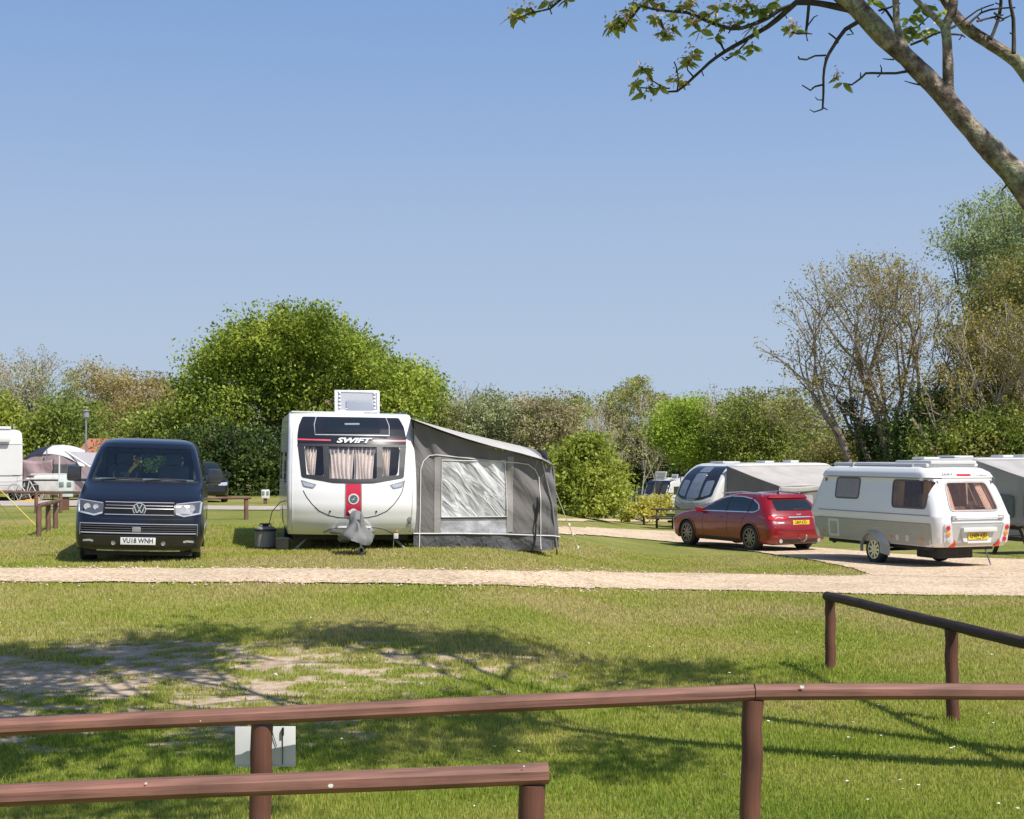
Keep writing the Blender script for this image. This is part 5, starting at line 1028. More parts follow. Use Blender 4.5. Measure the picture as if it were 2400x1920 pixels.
def fence(label, rails, posts, mr, mpst, r=.055, pr=.07, group=None, lean=0., rounded=False):
    """rails: list of (p, q); posts: list of (top point)"""
    base = posts[-1][0] if posts else rails[0][0]; f = thing('rail_fence', label, 'fence', (base.x, base.y, tz(base.x, base.y)), 0, group); off = Vector(f.location)
    for a, b in rails:
        bm = B(); rail_mesh(bm, (b - a).length, r, .1 if rounded else .55); o = obj('rail', bm, mr, f, 25); along(o, a - off, b - off)
    for top, ln in posts:
        g = Vector((top.x + ln, top.y, tz(top.x + ln, top.y) - .25)); bm = B(); L = (top - g).length; K = 9; pts = [Vector((L * k / K, .004 * math.sin(k * 1.7), .004 * math.cos(k * 2.3))) for k in range(K + 1)]; tube(bm, pts, [pr * (1 + .015 * math.sin(k * 2.1)) for k in range(K + 1)], 20)
        o = obj('post', bm, mpst, f, 40); along(o, g - off, top - off)
    return f
def build_fences():
    mr = timber('rail_timber_red', (.215, .104, .080), .34); mp2 = timber('post_timber_brown', (.13, .055, .038)); md = timber('dark_timber', (.045, .026, .020), .5)
    P = lambda px, py, Y: at(px, py, Y)
    a, b, c = P(-150, 1713, 6.5), P(1764, 1622, 7.0), P(2900, 1622, 7.0)
    f = fence('long red-brown rail fence across the foreground, the upper of the two near rails', [(a, b), (b + Vector((.01, 0, 0)), c)], [(P(2870, 1640, 7.01), 0.), (P(1765, 1640, 7.01), -.03), (P(614, 1698, 6.72), -.02)], mr, mp2, .041, .052)
    a, b = P(-150, 1872, 5.1), P(1284, 1812, 5.33)
    f2 = fence('short red-brown rail fence in the lower left corner, ending at a post', [(a, b)], [(P(1247, 1838, 5.335), 0.)], mr, mp2, .040, .050)
    a, c = at(1932, 1397, 14.22), None
    p1, p2 = Vector((3.156, 14.1, .745)), Vector((3.566, 11.55, .776)); d = (p2 - p1).normalized()
    f3 = fence('dark brown rounded rail fence running out of the right edge of the photo', [(p1 - d * .1, p2 + d * 2.4)], [(p1 - Vector((0, 0, .03)), .0), (p2 - Vector((0, 0, .03)), .02), (p2 + d * 2.3 - Vector((0, 0, .03)), 0)], md, mp2, .045, .052, rounded=True)
    # distant fences
    g1, g2, g3 = G(91, 1258), G(113, 1247), G(130, 1239); up = Vector((0, 0, .62))
    mo = timber('old_timber', (.17, .095, .07))
    fence('old brown post fence standing left of the dark van', [(g1 + up, g3 + up + Vector((0, .3, 0)))], [(g1 + up, 0), (g2 + up, 0), (g3 + up, 0)], mo, mo, .045, .055)
    e1, e2, e3 = G(-60, 1203), G(85, 1203), G(205, 1203); up = Vector((0, 0, .58))
    fence('low brown rail fence in front of the motorhome and the dome tent', [(e1 + up, e3 + up)], [(e2 + up, 0), (G(142, 1203) + up, 0)], mo, mo, .04, .05)
    e1, e2 = G(440, 1221), G(577, 1218); up = Vector((0, 0, .55)); fence('low brown rail fence between the dark van and the white caravan', [(e1 + up, e2 + up + Vector((.12, 0, 0)))], [(e2 + up, 0), (e1 + up, 0)], mo, mo, .035, .055)
    # notice board fixed behind the near rail
    q = P(622, 1749, 6.86); n = thing('notice_board', 'back of a white notice board fixed under the near rail beside the cracked post', 'sign', q, R(2))
    bm = B(); box(bm, (0, 0, 0), (.29, .006, .19), None, .002); obj('board', bm, mat('board_white', (.66, .67, .68), .5, var=.06, scale=5), n)
    bm = B(); box(bm, (.084, -.006, 0), (.003, .005, .175)); box(bm, (.086, -.012, .073), (.009, .015, .036)); tube(bm, [(.03, -.009, .088), (.044, -.010, .036), (.055, -.009, .0)], .002, 4); obj('cable_tie', bm, M_ink, n)
    bm = B(); box(bm, (0, .0, -.095), (.29, .015, .005)); obj('lower_lip', bm, M_white, n)
    # bird droppings and a crack belong to the timber
    wm = mat('dropping_white', (.75, .74, .7), .8, var=.05); base = f2.location
    for (px, py, Y, s, o) in ((775, 1842, 5.185, .7, f2), (342, 1836, 5.14, .35, f2), (1880, 1610, 6.955, .75, f), (1228, 1796, 5.28, .25, f2), (470, 1690, 6.61, .22, f)):
        bm = B(); pts = []; K = 14
        for k in range(K): t = 2 * math.pi * k / K; rr = .014 * s * (1 + .5 * noise.noise(Vector((px * .1 + math.cos(t) * 2, math.sin(t) * 2, 0)))); pts.append((rr * math.cos(t) * (1 if s != 1. else .8), rr * math.sin(t) * (1.7 if s == 1. else .7)))
        prism(bm, pts, -.001, .001); w = obj('dropping', bm, wm, o, 0); w.location = at(px, py, Y) - Vector(o.location)
def picnic(label, loc, rz, group='picnic tables'):
    t = thing('picnic_table', label, 'picnic table', loc, rz, group); m = mat('dark_stained_wood', (.045, .032, .022), .6, var=.3, stretch=(2, 12, 12), bump=.3); L = 1.75
    bm = B()
    for k in range(5): box(bm, (0, -.29 + .145 * k, .74), (L, .13, .04), None, .006)
    obj('table_top', bm, m, t)
    for s in (-1, 1):
        bm = B()
        for k in (0, 1): box(bm, (0, s * (.64 + .135 * k), .44), (L, .12, .04), None, .006)
        obj('bench_seat', bm, m, t)
        bm = B(); box(bm, (s * .6, 0, .40), (.045, 1.55, .10)); box(bm, (s * .6, 0, .67), (.045, .68, .09)); obj('cross_beam', bm, m, t)
        for q in (-1, 1):
            bm = B(); a = Vector((s * .645, q * .24, .72)); c = Vector((s * .645, q * .62, 0)); d = c - a; box(bm, (a + c) / 2, (.045, .10, d.length), Matrix.Rotation(math.atan2(d.y, -d.z), 3, 'X')); obj('leg', bm, m, t)
    return t
def pedestal(label, px, py, h=.95, w=.34, col=(.62, .66, .64), group=None):
    p = G(px, py); t = thing('hookup_post', label, 'electric post', p, R(12), group)
    bm = B(); box(bm, (0, 0, h * .70), (w, .22, h * .60), None, .03); obj('cabinet', bm, mat('hookup_paint', col, .45, var=.08), t)
    bm = B(); box(bm, (0, 0, h * .2), (w * .45, .12, h * .42)); obj('leg', bm, M_wood, t)
    for s in (-1, 1): bm = B(); box(bm, (s * w * .26, -.115, h * .78), (w * .3, .03, .14), None, .01); obj('socket', bm, M_grey, t)
    return t
# ------------------------------------------------------------------ vegetation
def leafmesh(name, P, size, m, parent, r, elong=.62, down=0.):
    """one rhombic leaf per row of P, random attitude"""
    n = len(P); a = r.normal(size=(n, 3)); 
    if down: a[:, 2] = a[:, 2] * .5 - down
    a /= np.linalg.norm(a, axis=1)[:, None]; b = r.normal(size=(n, 3)); b -= a * (a * b).sum(1)[:, None]; b /= np.linalg.norm(b, axis=1)[:, None]
    s = size * (.6 + .8 * r.random(n))[:, None]; V = np.empty((n, 4, 3)); V[:, 0] = P - a * s * .5; V[:, 1] = P + b * s * elong * .5 + np.cross(a, b) * s * .12; V[:, 2] = P + a * s * .5; V[:, 3] = P - b * s * elong * .5 + np.cross(a, b) * s * .12
    return npmesh(name, V.reshape(-1, 3), np.arange(n * 4).reshape(-1, 4), m, parent)
LM = {}
def lm(k):
    if k not in LM:
        pal = dict(
            oak=[(.0, (.045, .068, .010)), (.4, (.120, .160, .020)), (.7, (.195, .235, .032)), (1., (.28, .31, .06))],
            spring=[(.0, (.075, .105, .014)), (.4, (.150, .205, .024)), (.7, (.215, .275, .036)), (1., (.29, .34, .06))],
            golden=[(.0, (.080, .070, .018)), (.4, (.160, .145, .035)), (.7, (.225, .180, .055)), (1., (.24, .24, .06))],
            green=[(.0, (.045, .065, .014)), (.4, (.100, .130, .024)), (.7, (.155, .185, .035)), (1., (.23, .25, .055))],
            vivid=[(.0, (.075, .090, .014)), (.4, (.150, .180, .026)), (.7, (.215, .240, .040)), (1., (.29, .30, .07))],
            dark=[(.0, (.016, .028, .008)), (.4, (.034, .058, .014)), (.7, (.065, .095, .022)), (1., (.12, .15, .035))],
            olive=[(.0, (.080, .082, .028)), (.4, (.155, .160, .052)), (.7, (.220, .220, .070)), (1., (.28, .28, .10))],
            bronze=[(.0, (.095, .078, .028)), (.4, (.190, .155, .060)), (.7, (.25, .195, .085)), (1., (.27, .26, .10))],
            pink=[(.0, (.110, .095, .050)), (.4, (.215, .185, .105)), (.7, (.28, .25, .15)), (1., (.25, .28, .10))],
            pale=[(.0, (.090, .100, .050)), (.4, (.170, .190, .090)), (.7, (.235, .25, .13)), (1., (.30, .32, .18))],
            bluegreen=[(.0, (.070, .095, .045)), (.4, (.135, .170, .080)), (.7, (.190, .225, .100)), (1., (.25, .28, .12))],
            mixed=[(.0, (.045, .058, .015)), (.35, (.090, .108, .025)), (.6, (.150, .140, .042)), (.8, (.205, .155, .065)), (1., (.16, .19, .045))],
            yellow=[(.0, (.14, .13, .02)), (.4, (.26, .25, .04)), (.7, (.38, .34, .07)), (1., (.42, .36, .12))])
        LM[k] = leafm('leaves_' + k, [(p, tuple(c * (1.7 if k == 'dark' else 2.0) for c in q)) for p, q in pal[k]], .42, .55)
    return LM[k]
BARK = mat('bark_grey_brown', (.16, .125, .095), .9, var=.3, scale=4, bump=.6, bscale=12)
PBARK = mat('bark_pale', (.36, .31, .26), .9, var=.25, scale=4)
def crown_tree(name, label, D, blobs, kind, leaves, size, base=None, cat='tree', group=None, depth=.9, clump=.45, bark=None, seed=1, spray=.25, width=None, hollow=.35, stemr=None, limbs=True):
    """blobs: (px, py, rx, ry) of the crown outline as surveyed at distance D"""
    leaves = int(leaves * 1.45); size = size * .80; r = np.random.default_rng(seed); random.seed(seed); sc = D / FL
    cx = sum(b[0] for b in blobs) / len(blobs); bx = base if base is not None else cx; X0 = (bx - CX) * sc; Z0 = tz(X0, D)
    t = thing(name, label, cat, (X0, D, Z0), 0, group)
    W = max(b[0] + b[2] for b in blobs) - min(b[0] - b[2] for b in blobs); half = W * sc * .5 * depth
    K = []
    for (px, py, rx, ry) in blobs:
        u = min(1, abs(px - cx) / (W * .5)); k = 3 if len(blobs) < 14 else 2
        for j in range(k):
            yo = (-.75 + 1.5 * j / (k - 1)) * half * math.sqrt(max(.1, 1 - u * u)) + r.normal() * .1 * half
            K.append(((px - CX) * sc - X0, yo, HC + (HZ - py) * sc - Z0, rx * sc, max(rx * sc, half * .4) * .95, ry * sc))
    vol = np.array([k[3] * k[4] * k[5] for k in K]) ** .72; vol /= vol.sum(); P = []
    ncl = max(40, int(leaves / 64)); ch = r.choice(len(K), ncl, p=vol); cl = []
    for c in ch:
        k = K[c]; d = r.normal(size=3); d /= np.linalg.norm(d); rad = hollow + (1 - hollow) * r.random() ** .5; rad *= (1 + .12 * r.normal()); cl.append((k[0] + d[0] * k[3] * rad, k[1] + d[1] * k[4] * rad, k[2] + d[2] * k[5] * rad))
    cl = np.array(cl); cl = cl[cl[:, 2] > .15]
    per = int(leaves / len(cl)); sp = clump * (.5 + r.random(len(cl))); L = np.repeat(cl, per, 0) + np.clip(r.normal(size=(len(cl) * per, 3)), -1.5, 1.5) * np.repeat(sp, per)[:, None] * np.array([1, 1, .62])
    L = L[L[:, 2] > .02]; leafmesh('crown', L, size, lm(kind), t, r)
    top = max(k[2] for k in K); bm = B(); H = top * .55; sr = stemr or max(.05, W * sc * .022)
    tp = [Vector((0, 0, -.2)), Vector((.02 * H, 0, H * .3)), Vector((((cx - bx) * sc) * .35, .05, H * .65)), Vector(((cx - bx) * sc * .6, 0, H))]; tube(bm, tp, [sr * 1.25, sr, sr * .8, sr * .55], 8)
    if limbs:
        for k in K:
            a = tp[random.choice((1, 2, 2, 3))]; c = Vector(k[:3]); m_ = a.lerp(c, .5) + Vector((0, 0, -.08 * (c - a).length)) + Vector(r.normal(size=3)) * .06 * (c - a).length; tube(bm, [a, m_, c], [sr * .42, sr * .28, sr * .10], 5, False)
            for j in range(3):
                d = Vector(r.normal(size=3)).normalized(); q = c + Vector((d.x * k[3], d.y * k[4], abs(d.z) * k[5])) * .9; tube(bm, [m_.lerp(c, .6), (c + q) / 2 + Vector(r.normal(size=3)) * .1, q], [sr * .14, sr * .08, sr * .03], 4, False)
    obj('trunk', bm, bark or BARK, t, 60); return t
def bare_tree(name, label, D, base, kind, stems, leaves, size, seed, levels=5, group=None, bark=None, tipgreen=.35, spread=.5, env=None):
    """open crowned tree: real forking limbs and twigs with sparse young leaves. stems: (dx, dy, length, radius, lean x, lean y)"""
    r = np.random.default_rng(seed); rd = random.Random(seed); sc = D / FL; X0 = (base - CX) * sc; Z0 = tz(X0, D); t = thing(name, label, 'tree', (X0, D, Z0), 0, group); bm = B(); tips = []
    def grow(p, d, L, rad, lev):
        n = 4 if lev < 3 else 3; pts = [p.copy()]; q = p.copy(); dd = d.copy()
        for i in range(n):
            dd = (dd + Vector([rd.uniform(-1, 1) for _ in range(3)]) * .13 + Vector((0, 0, .05))).normalized(); q = q + dd * L / n; pts.append(q.copy())
        stop = False
        if env and lev > 0:
            for i in range(1, len(pts)):
                e = ((pts[i].x - env[0]) / env[3]) ** 2 + ((pts[i].y - env[1]) / env[4]) ** 2 + (max(0, pts[i].z - env[2]) / env[5]) ** 2
                if e > rd.uniform(.85, 1.1): pts = pts[:i + 1]; stop = True; break
            n = len(pts) - 1; q = pts[-1]
        rr = [max(.011, rad * (1 - .28 * i / n)) for i in range(n + 1)]; tube(bm, pts, rr, 7 if lev == 0 else 5 if lev < 3 else 3, False)
        if lev >= levels or stop: tips.append((q, dd)); return
        if lev >= levels - 2: tips.append((pts[max(0, n // 2)], dd))
        kids = 3 if lev < 2 else rd.choice((2, 3, 3)); 
        for k in range(kids):
            u, v = frame(dd); a = rd.uniform(0, 6.28) if k else 0; sp = rd.uniform(.25, .75) * spread * (1.15 if lev > 0 else .9) + .1; nd = (dd + (u * math.cos(a + k * 2.1) + v * math.sin(a + k * 2.1)) * sp).normalized(); s = pts[-1] if k < 2 else pts[-2]
            grow(s, nd, L * rd.uniform(.62, .82), rr[-1] * rd.uniform(.62, .80), lev + 1)
        if lev in (1, 2):
            for j in range(2): u, v = frame(dd); a = rd.uniform(0, 6.28); grow(pts[min(n, rd.choice((1, 2)))], (dd * .5 + u * math.cos(a) + v * math.sin(a)).normalized(), L * .45, rr[-1] * .4, max(lev + 2, levels - 2))
    for (dx, dy, L, rad, lx, ly) in stems: grow(Vector((dx, dy, -.2)), Vector((lx, ly, 1)).normalized(), L, rad, 0)
    obj('trunk', bm, bark or PBARK, t, 60)
    T = np.array([tuple(a[0]) for a in tips]); per = max(1, int(leaves / len(T))); Q = np.repeat(T, per, 0) + r.normal(size=(len(T) * per, 3)) * .16; leafmesh('crown', Q, size, lm(kind), t, r)
    print(name, 'tips', len(T), 'extent', T.min(0), T.max(0)); return t
def shrubs_behind():
    g1 = 'trees and shrubs of the far hedge'
    T = crown_tree
    T('round_oak', 'large round-topped oak in full leaf behind the white caravan', 70, [(700, 800, 60, 45), (640, 808, 50, 42), (770, 812, 55, 45), (575, 838, 45, 42), (850, 848, 50, 45), (700, 870, 100, 75), (515, 905, 40, 45), (910, 900, 52, 42), (965, 890, 30, 28), (490, 848, 20, 18), (600, 960, 80, 65), (800, 960, 100, 65), (930, 970, 60, 52), (990, 935, 26, 36), (490, 985, 48, 52), (655, 775, 40, 22), (738, 772, 42, 22), (462, 905, 22, 22), (600, 800, 28, 22), (825, 815, 26, 24), (885, 855, 26, 22), (545, 850, 30, 25), (700, 745, 26, 16), (780, 768, 22, 18), (930, 862, 20, 16), (1005, 905, 16, 16), (540, 812, 18, 16), (448, 945, 16, 22), (622, 768, 16, 14)], 'oak', 66000, .20, 690, seed=11, clump=.50, hollow=.62, stemr=.38, depth=.8)
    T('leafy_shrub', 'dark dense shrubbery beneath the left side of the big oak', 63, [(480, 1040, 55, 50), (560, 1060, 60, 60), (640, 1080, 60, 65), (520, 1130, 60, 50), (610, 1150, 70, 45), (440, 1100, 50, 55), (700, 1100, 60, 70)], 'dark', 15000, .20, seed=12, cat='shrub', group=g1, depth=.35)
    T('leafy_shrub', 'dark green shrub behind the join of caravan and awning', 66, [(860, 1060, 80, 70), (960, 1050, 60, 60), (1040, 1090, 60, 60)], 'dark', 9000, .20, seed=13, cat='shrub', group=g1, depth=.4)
    T('yellow_green_bush', 'bright yellow-green bush at the far left edge above the motorhome', 66, [(-10, 965, 45, 45), (5, 1010, 40, 50), (-40, 1000, 40, 70), (0, 1080, 50, 60)], 'vivid', 7000, .19, seed=14, cat='bush', group=g1)
    T('hazy_tree', 'thin grey-green tree behind the bush at the far left', 84, [(-20, 900, 30, 40), (30, 905, 28, 45), (40, 960, 40, 50)], 'pink', 2600, .16, seed=15, group=g1, clump=.5)
    T('feathery_tree', 'pointed feathery green tree left of the slim pale one', 84, [(90, 890, 25, 35), (80, 940, 40, 50), (60, 985, 50, 50), (110, 965, 30, 50)], 'pale', 5200, .17, seed=16, group=g1)
    T('slim_tree', 'slim pale columnar tree left of the bronze tree', 88, [(172, 885, 13, 26), (172, 920, 20, 32), (165, 955, 26, 30)], 'pale', 2600, .15, seed=17, group=g1, clump=.25)
    T('bronze_tree', 'bronze-brown budding tree with pale stems on the left skyline', 80, [(228, 880, 28, 28), (262, 905, 32, 30), (305, 900, 36, 30), (355, 900, 26, 26), (240, 940, 40, 40), (300, 950, 50, 40), (385, 912, 22, 18)], 'bronze', 7500, .16, 272, seed=18, bark=PBARK, clump=.38, hollow=.2)
    T('brown_hedge', 'low russet hedge between the bronze tree and the oak', 76, [(330, 965, 60, 45), (400, 950, 55, 40), (440, 960, 45, 45), (260, 1000, 60, 45), (370, 1010, 80, 50)], 'bronze', 11000, .18, seed=19, cat='hedge', group=g1, depth=.4)
    T('round_bush', 'rounded mid-green bush rising above the dome tent', 70, [(140, 960, 50, 40), (190, 985, 50, 45), (120, 1010, 50, 50), (200, 1040, 60, 55), (90, 1060, 60, 60), (160, 1090, 80, 60)], 'green', 14000, .19, seed=20, cat='bush', group=g1)
    T('leafy_shrub', 'fresh green shrub right above the roof of the dark van', 66, [(350, 1000, 45, 35), (410, 985, 45, 35), (460, 1000, 40, 40), (380, 1040, 70, 45), (310, 1050, 50, 50), (440, 1060, 60, 60), (340, 1110, 90, 60)], 'green', 14000, .19, seed=21, cat='shrub', group=g1, depth=.5)
    T('leafy_shrub', 'hedge shrub low behind the dark van at its left', 68, [(240, 1090, 60, 50), (280, 1150, 80, 40), (180, 1150, 80, 40), (60, 1150, 90, 40), (-40, 1140, 60, 50)], 'green', 9000, .2, seed=22, cat='shrub', group=g1, depth=.4)
    # middle
    T('thin_shrub', 'thin pinkish-brown shrub just right of the big oak', 72, [(1030, 960, 35, 40), (1065, 990, 35, 40), (1010, 1010, 45, 50), (1075, 1045, 50, 50)], 'olive', 7000, .16, seed=23, cat='shrub', group=g1)
    bare_tree('bare_sapling', 'leafless sapling sticking up right of the oak', 74, 1075, 'pink', [(0, 0, 2.2, .07, .05, 0), (.3, 0, 1.9, .06, .25, 0)], 500, .12, 5, 4, g1, PBARK, spread=.6)
    bare_tree('bare_sapling', 'fine twiggy top poking above the olive-brown tree', 100, 1480, 'pink', [(0, 0, 3.1, .06, .03, 0), (.6, 0, 2.9, .06, .12, 0), (1.4, 0, 3.0, .05, .1, 0), (-.8, 0, 2.8, .05, -.1, 0)], 3500, .13, 7, 4, g1, PBARK, spread=.5)
    bare_tree('bare_sapling', 'fine twigs above the hedge left of the yellow-green tree', 77, 1705, 'pink', [(0, 0, 2.5, .05, .03, 0), (.5, 0, 2.4, .05, .2, 0)], 1500, .12, 8, 4, g1, PBARK, spread=.55)
    bare_tree('bare_sapling', 'pale twiggy sapling at the far left above the thin tree', 83, 50, 'pink', [(0, 0, 2.9, .06, .03, 0), (.8, 0, 2.8, .06, .05, 0)], 2200, .12, 9, 4, g1, PBARK, spread=.5)
    T('light_green_tree', 'light green open tree above the middle of the grey awning', 72, [(1120, 950, 40, 32), (1165, 955, 40, 35), (1100, 990, 45, 45), (1180, 1000, 55, 50), (1130, 1050, 70, 60), (1210, 1060, 60, 60)], 'pale', 14000, .16, seed=24, group=g1, clump=.35)
    T('sparse_tree', 'pink-brown and green tree above the outer end of the grey awning', 70, [(1250, 955, 50, 30), (1310, 955, 50, 30), (1275, 1000, 60, 45), (1340, 985, 35, 35), (1250, 1060, 60, 60), (1330, 1060, 60, 60)], 'pink', 12000, .15, seed=25, group=g1, clump=.33)
    T('sparse_tree', 'fresh green young tree mixed among the pink-brown twigs', 71, [(1290, 950, 22, 24), (1350, 950, 24, 28), (1330, 1000, 40, 45), (1235, 1000, 40, 45)], 'green', 6000, .15, seed=26, group=g1, clump=.25)
    T('round_bush', 'bright green rounded bush right of the grey awning', 53, [(1370, 1075, 55, 45), (1330, 1110, 60, 55), (1400, 1120, 55, 60), (1350, 1170, 80, 48), (1425, 1165, 40, 45), (1300, 1160, 50, 50), (1380, 1050, 30, 25)], 'vivid', 24000, .155, seed=27, cat='bush', clump=.28, hollow=.6)
    T('tall_tree', 'tall olive-brown tree with fine twigs behind the bright bush', 127, [(1500, 920, 35, 40), (1450, 945, 45, 40), (1540, 950, 45, 40), (1420, 985, 50, 45), (1500, 990, 70, 50), (1470, 1050, 80, 55), (1550, 1050, 60, 55)], 'olive', 20000, .24, seed=28, group=g1, clump=.36)
    T('fresh_tree', 'vivid spring-green tree above the caravan with the dark curved front', 80, [(1590, 965, 30, 35), (1640, 970, 32, 35), (1575, 1010, 45, 45), (1660, 1010, 40, 42), (1625, 1055, 60, 40), (1690, 1060, 40, 50)], 'spring', 20000, .18, seed=29, group=g1)
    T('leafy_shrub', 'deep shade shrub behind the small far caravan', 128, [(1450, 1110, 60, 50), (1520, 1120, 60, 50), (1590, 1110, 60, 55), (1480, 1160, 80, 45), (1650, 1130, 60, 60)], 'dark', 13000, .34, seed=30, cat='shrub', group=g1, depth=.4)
    T('spreading_tree', 'yellow-green spreading tree left of the big open tree', 78, [(1740, 955, 40, 35), (1790, 960, 50, 38), (1850, 945, 45, 35), (1900, 975, 45, 40), (1760, 1010, 70, 45), (1850, 1020, 80, 50), (1920, 1040, 50, 45), (1720, 1060, 60, 45)], 'olive', 18000, .17, seed=31, group=g1, clump=.34)
    T('spreading_tree', 'green tree tucked between the fresh and the yellow-green trees', 76, [(1720, 975, 35, 35), (1800, 1000, 40, 35), (1700, 1020, 45, 45), (1880, 1060, 80, 45), (1780, 1080, 90, 40)], 'green', 13000, .17, seed=32, group=g1)
    T('brown_bush', 'brown-tinged bush below the big open tree', 70, [(1960, 1050, 50, 35), (2010, 1060, 45, 35), (1920, 1080, 50, 35), (2060, 1070, 50, 40), (1990, 1110, 110, 40)], 'mixed', 12000, .17, seed=33, cat='bush', group=g1)
    # right
    bare_tree('open_crowned_tree', 'big open-crowned tree with bare forked stems against the sky', 62, 2092, 'golden', [(0, 0, 4.4, .24, .02, 0), (-.45, .2, 4.4, .19, -.55, .05), (.25, -.1, 4.2, .17, .10, .05), (.75, .2, 4.1, .12, .06, -.1), (.1, .3, 4.0, .13, .40, .1), (-.1, -.2, 4.3, .15, -.22, .15)], 13000, .11, 47, 5, None, mat('bark_brown_pale', (.26, .21, .16), .9, var=.3), spread=.78, env=(-1.0, 0, 6.4, 4.6, 4.2, 5.3))
    T('ivy_shrub', 'ivy-clad shrub round the foot of the open-crowned tree', 63, [(2030, 1030, 30, 35), (2080, 1000, 28, 40), (2060, 1060, 50, 40), (2120, 1050, 30, 40), (1990, 960, 10, 26), (2010, 1000, 12, 28)], 'dark', 6000, .15, seed=34, cat='shrub', group=g1, clump=.22, depth=.5)
    T('tall_poplar', 'tall blue-green tree in the upper right, behind the others', 82, [(2300, 500, 45, 40), (2370, 520, 50, 45), (2250, 560, 45, 35), (2310, 590, 60, 45), (2420, 500, 60, 50), (2400, 600, 70, 60), (2330, 660, 80, 60), (2480, 580, 60, 70)], 'bluegreen', 17000, .20, seed=35, clump=.5, hollow=.3)
    bare_tree('twiggy_tree', 'twiggy russet tree at the right edge with many pale fine branches', 56, 2330, 'golden', [(0, 0, 3.1, .19, .02, 0), (-.5, .2, 3.0, .13, -.28, 0), (.8, 0, 3.1, .15, .22, 0), (-1.2, .1, 2.8, .11, -.50, .1), (1.6, .4, 3.0, .14, .1, .1)], 15000, .115, 43, 5, None, PBARK, spread=.6, env=(.3, 0, 5.5, 3.4, 3.2, 4.6))
    T('dense_tree', 'dense green tree filling the right edge of the photo', 60, [(2390, 640, 60, 60), (2430, 720, 70, 70), (2330, 700, 55, 50), (2280, 790, 45, 50), (2360, 800, 70, 60), (2420, 860, 70, 70), (2300, 880, 60, 55), (2350, 950, 80, 60), (2250, 940, 45, 50), (2420, 980, 70, 70)], 'mixed', 24000, .17, seed=36, hollow=.3, clump=.45)
    T('leafy_shrub', 'dark hedge shrub behind the small two-tone caravan', 58, [(2200, 960, 50, 50), (2150, 1010, 45, 45), (2240, 1030, 70, 50), (2330, 1040, 80, 50), (2420, 1050, 70, 60), (2190, 1070, 80, 40), (2120, 1060, 40, 35)], 'dark', 19000, .18, seed=37, cat='shrub', group=g1, depth=.4)
    T('leafy_shrub', 'green shrub showing low under the dense tree at the right', 56, [(2260, 1020, 45, 40), (2350, 1000, 50, 45), (2190, 1050, 50, 35), (2390, 1060, 50, 40)], 'green', 9000, .17, seed=38, cat='shrub', group=g1, depth=.5)
    T('yellow_shrub', 'low yellow-green shrub beside the left picnic table', 58, [(1480, 1195, 22, 18), (1515, 1185, 22, 20), (1550, 1180, 22, 22), (1470, 1205, 20, 14), (1530, 1200, 25, 14)], 'yellow', 3200, .13, seed=39, cat='shrub', clump=.13)
    # a far continuous belt so no gap opens below the crowns
    r = np.random.default_rng(9)
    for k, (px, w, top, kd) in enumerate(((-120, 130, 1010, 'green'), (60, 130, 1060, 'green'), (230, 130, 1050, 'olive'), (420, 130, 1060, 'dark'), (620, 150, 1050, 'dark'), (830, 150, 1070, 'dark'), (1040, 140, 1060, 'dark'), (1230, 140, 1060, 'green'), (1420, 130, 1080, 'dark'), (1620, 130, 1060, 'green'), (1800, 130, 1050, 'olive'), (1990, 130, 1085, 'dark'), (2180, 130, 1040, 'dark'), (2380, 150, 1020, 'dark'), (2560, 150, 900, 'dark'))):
        T('hedge_bush', 'dark backing bush of the boundary hedge, %s' % ('far left of the motorhome', 'behind the dome tent', 'behind the brick building', 'behind the dark van', 'under the oak, left', 'under the oak, right', 'behind the white caravan and awning', 'behind the awning end', 'behind the bright rounded bush', 'behind the silver-fronted caravan', 'below the yellow-green tree', 'below the open-crowned tree', 'behind the two-tone caravan roof', 'under the dense right-hand tree', 'beyond the right edge')[k], 134 if 1300 < px < 1750 else 90, [(px - 50, top + 40, 70, 45), (px + 40, top + 50, 70, 50), (px, top + 110, 110, 60)], kd, 6500, .34, seed=60 + k, cat='bush', group=g1, clump=.55, depth=.3, hollow=.2)

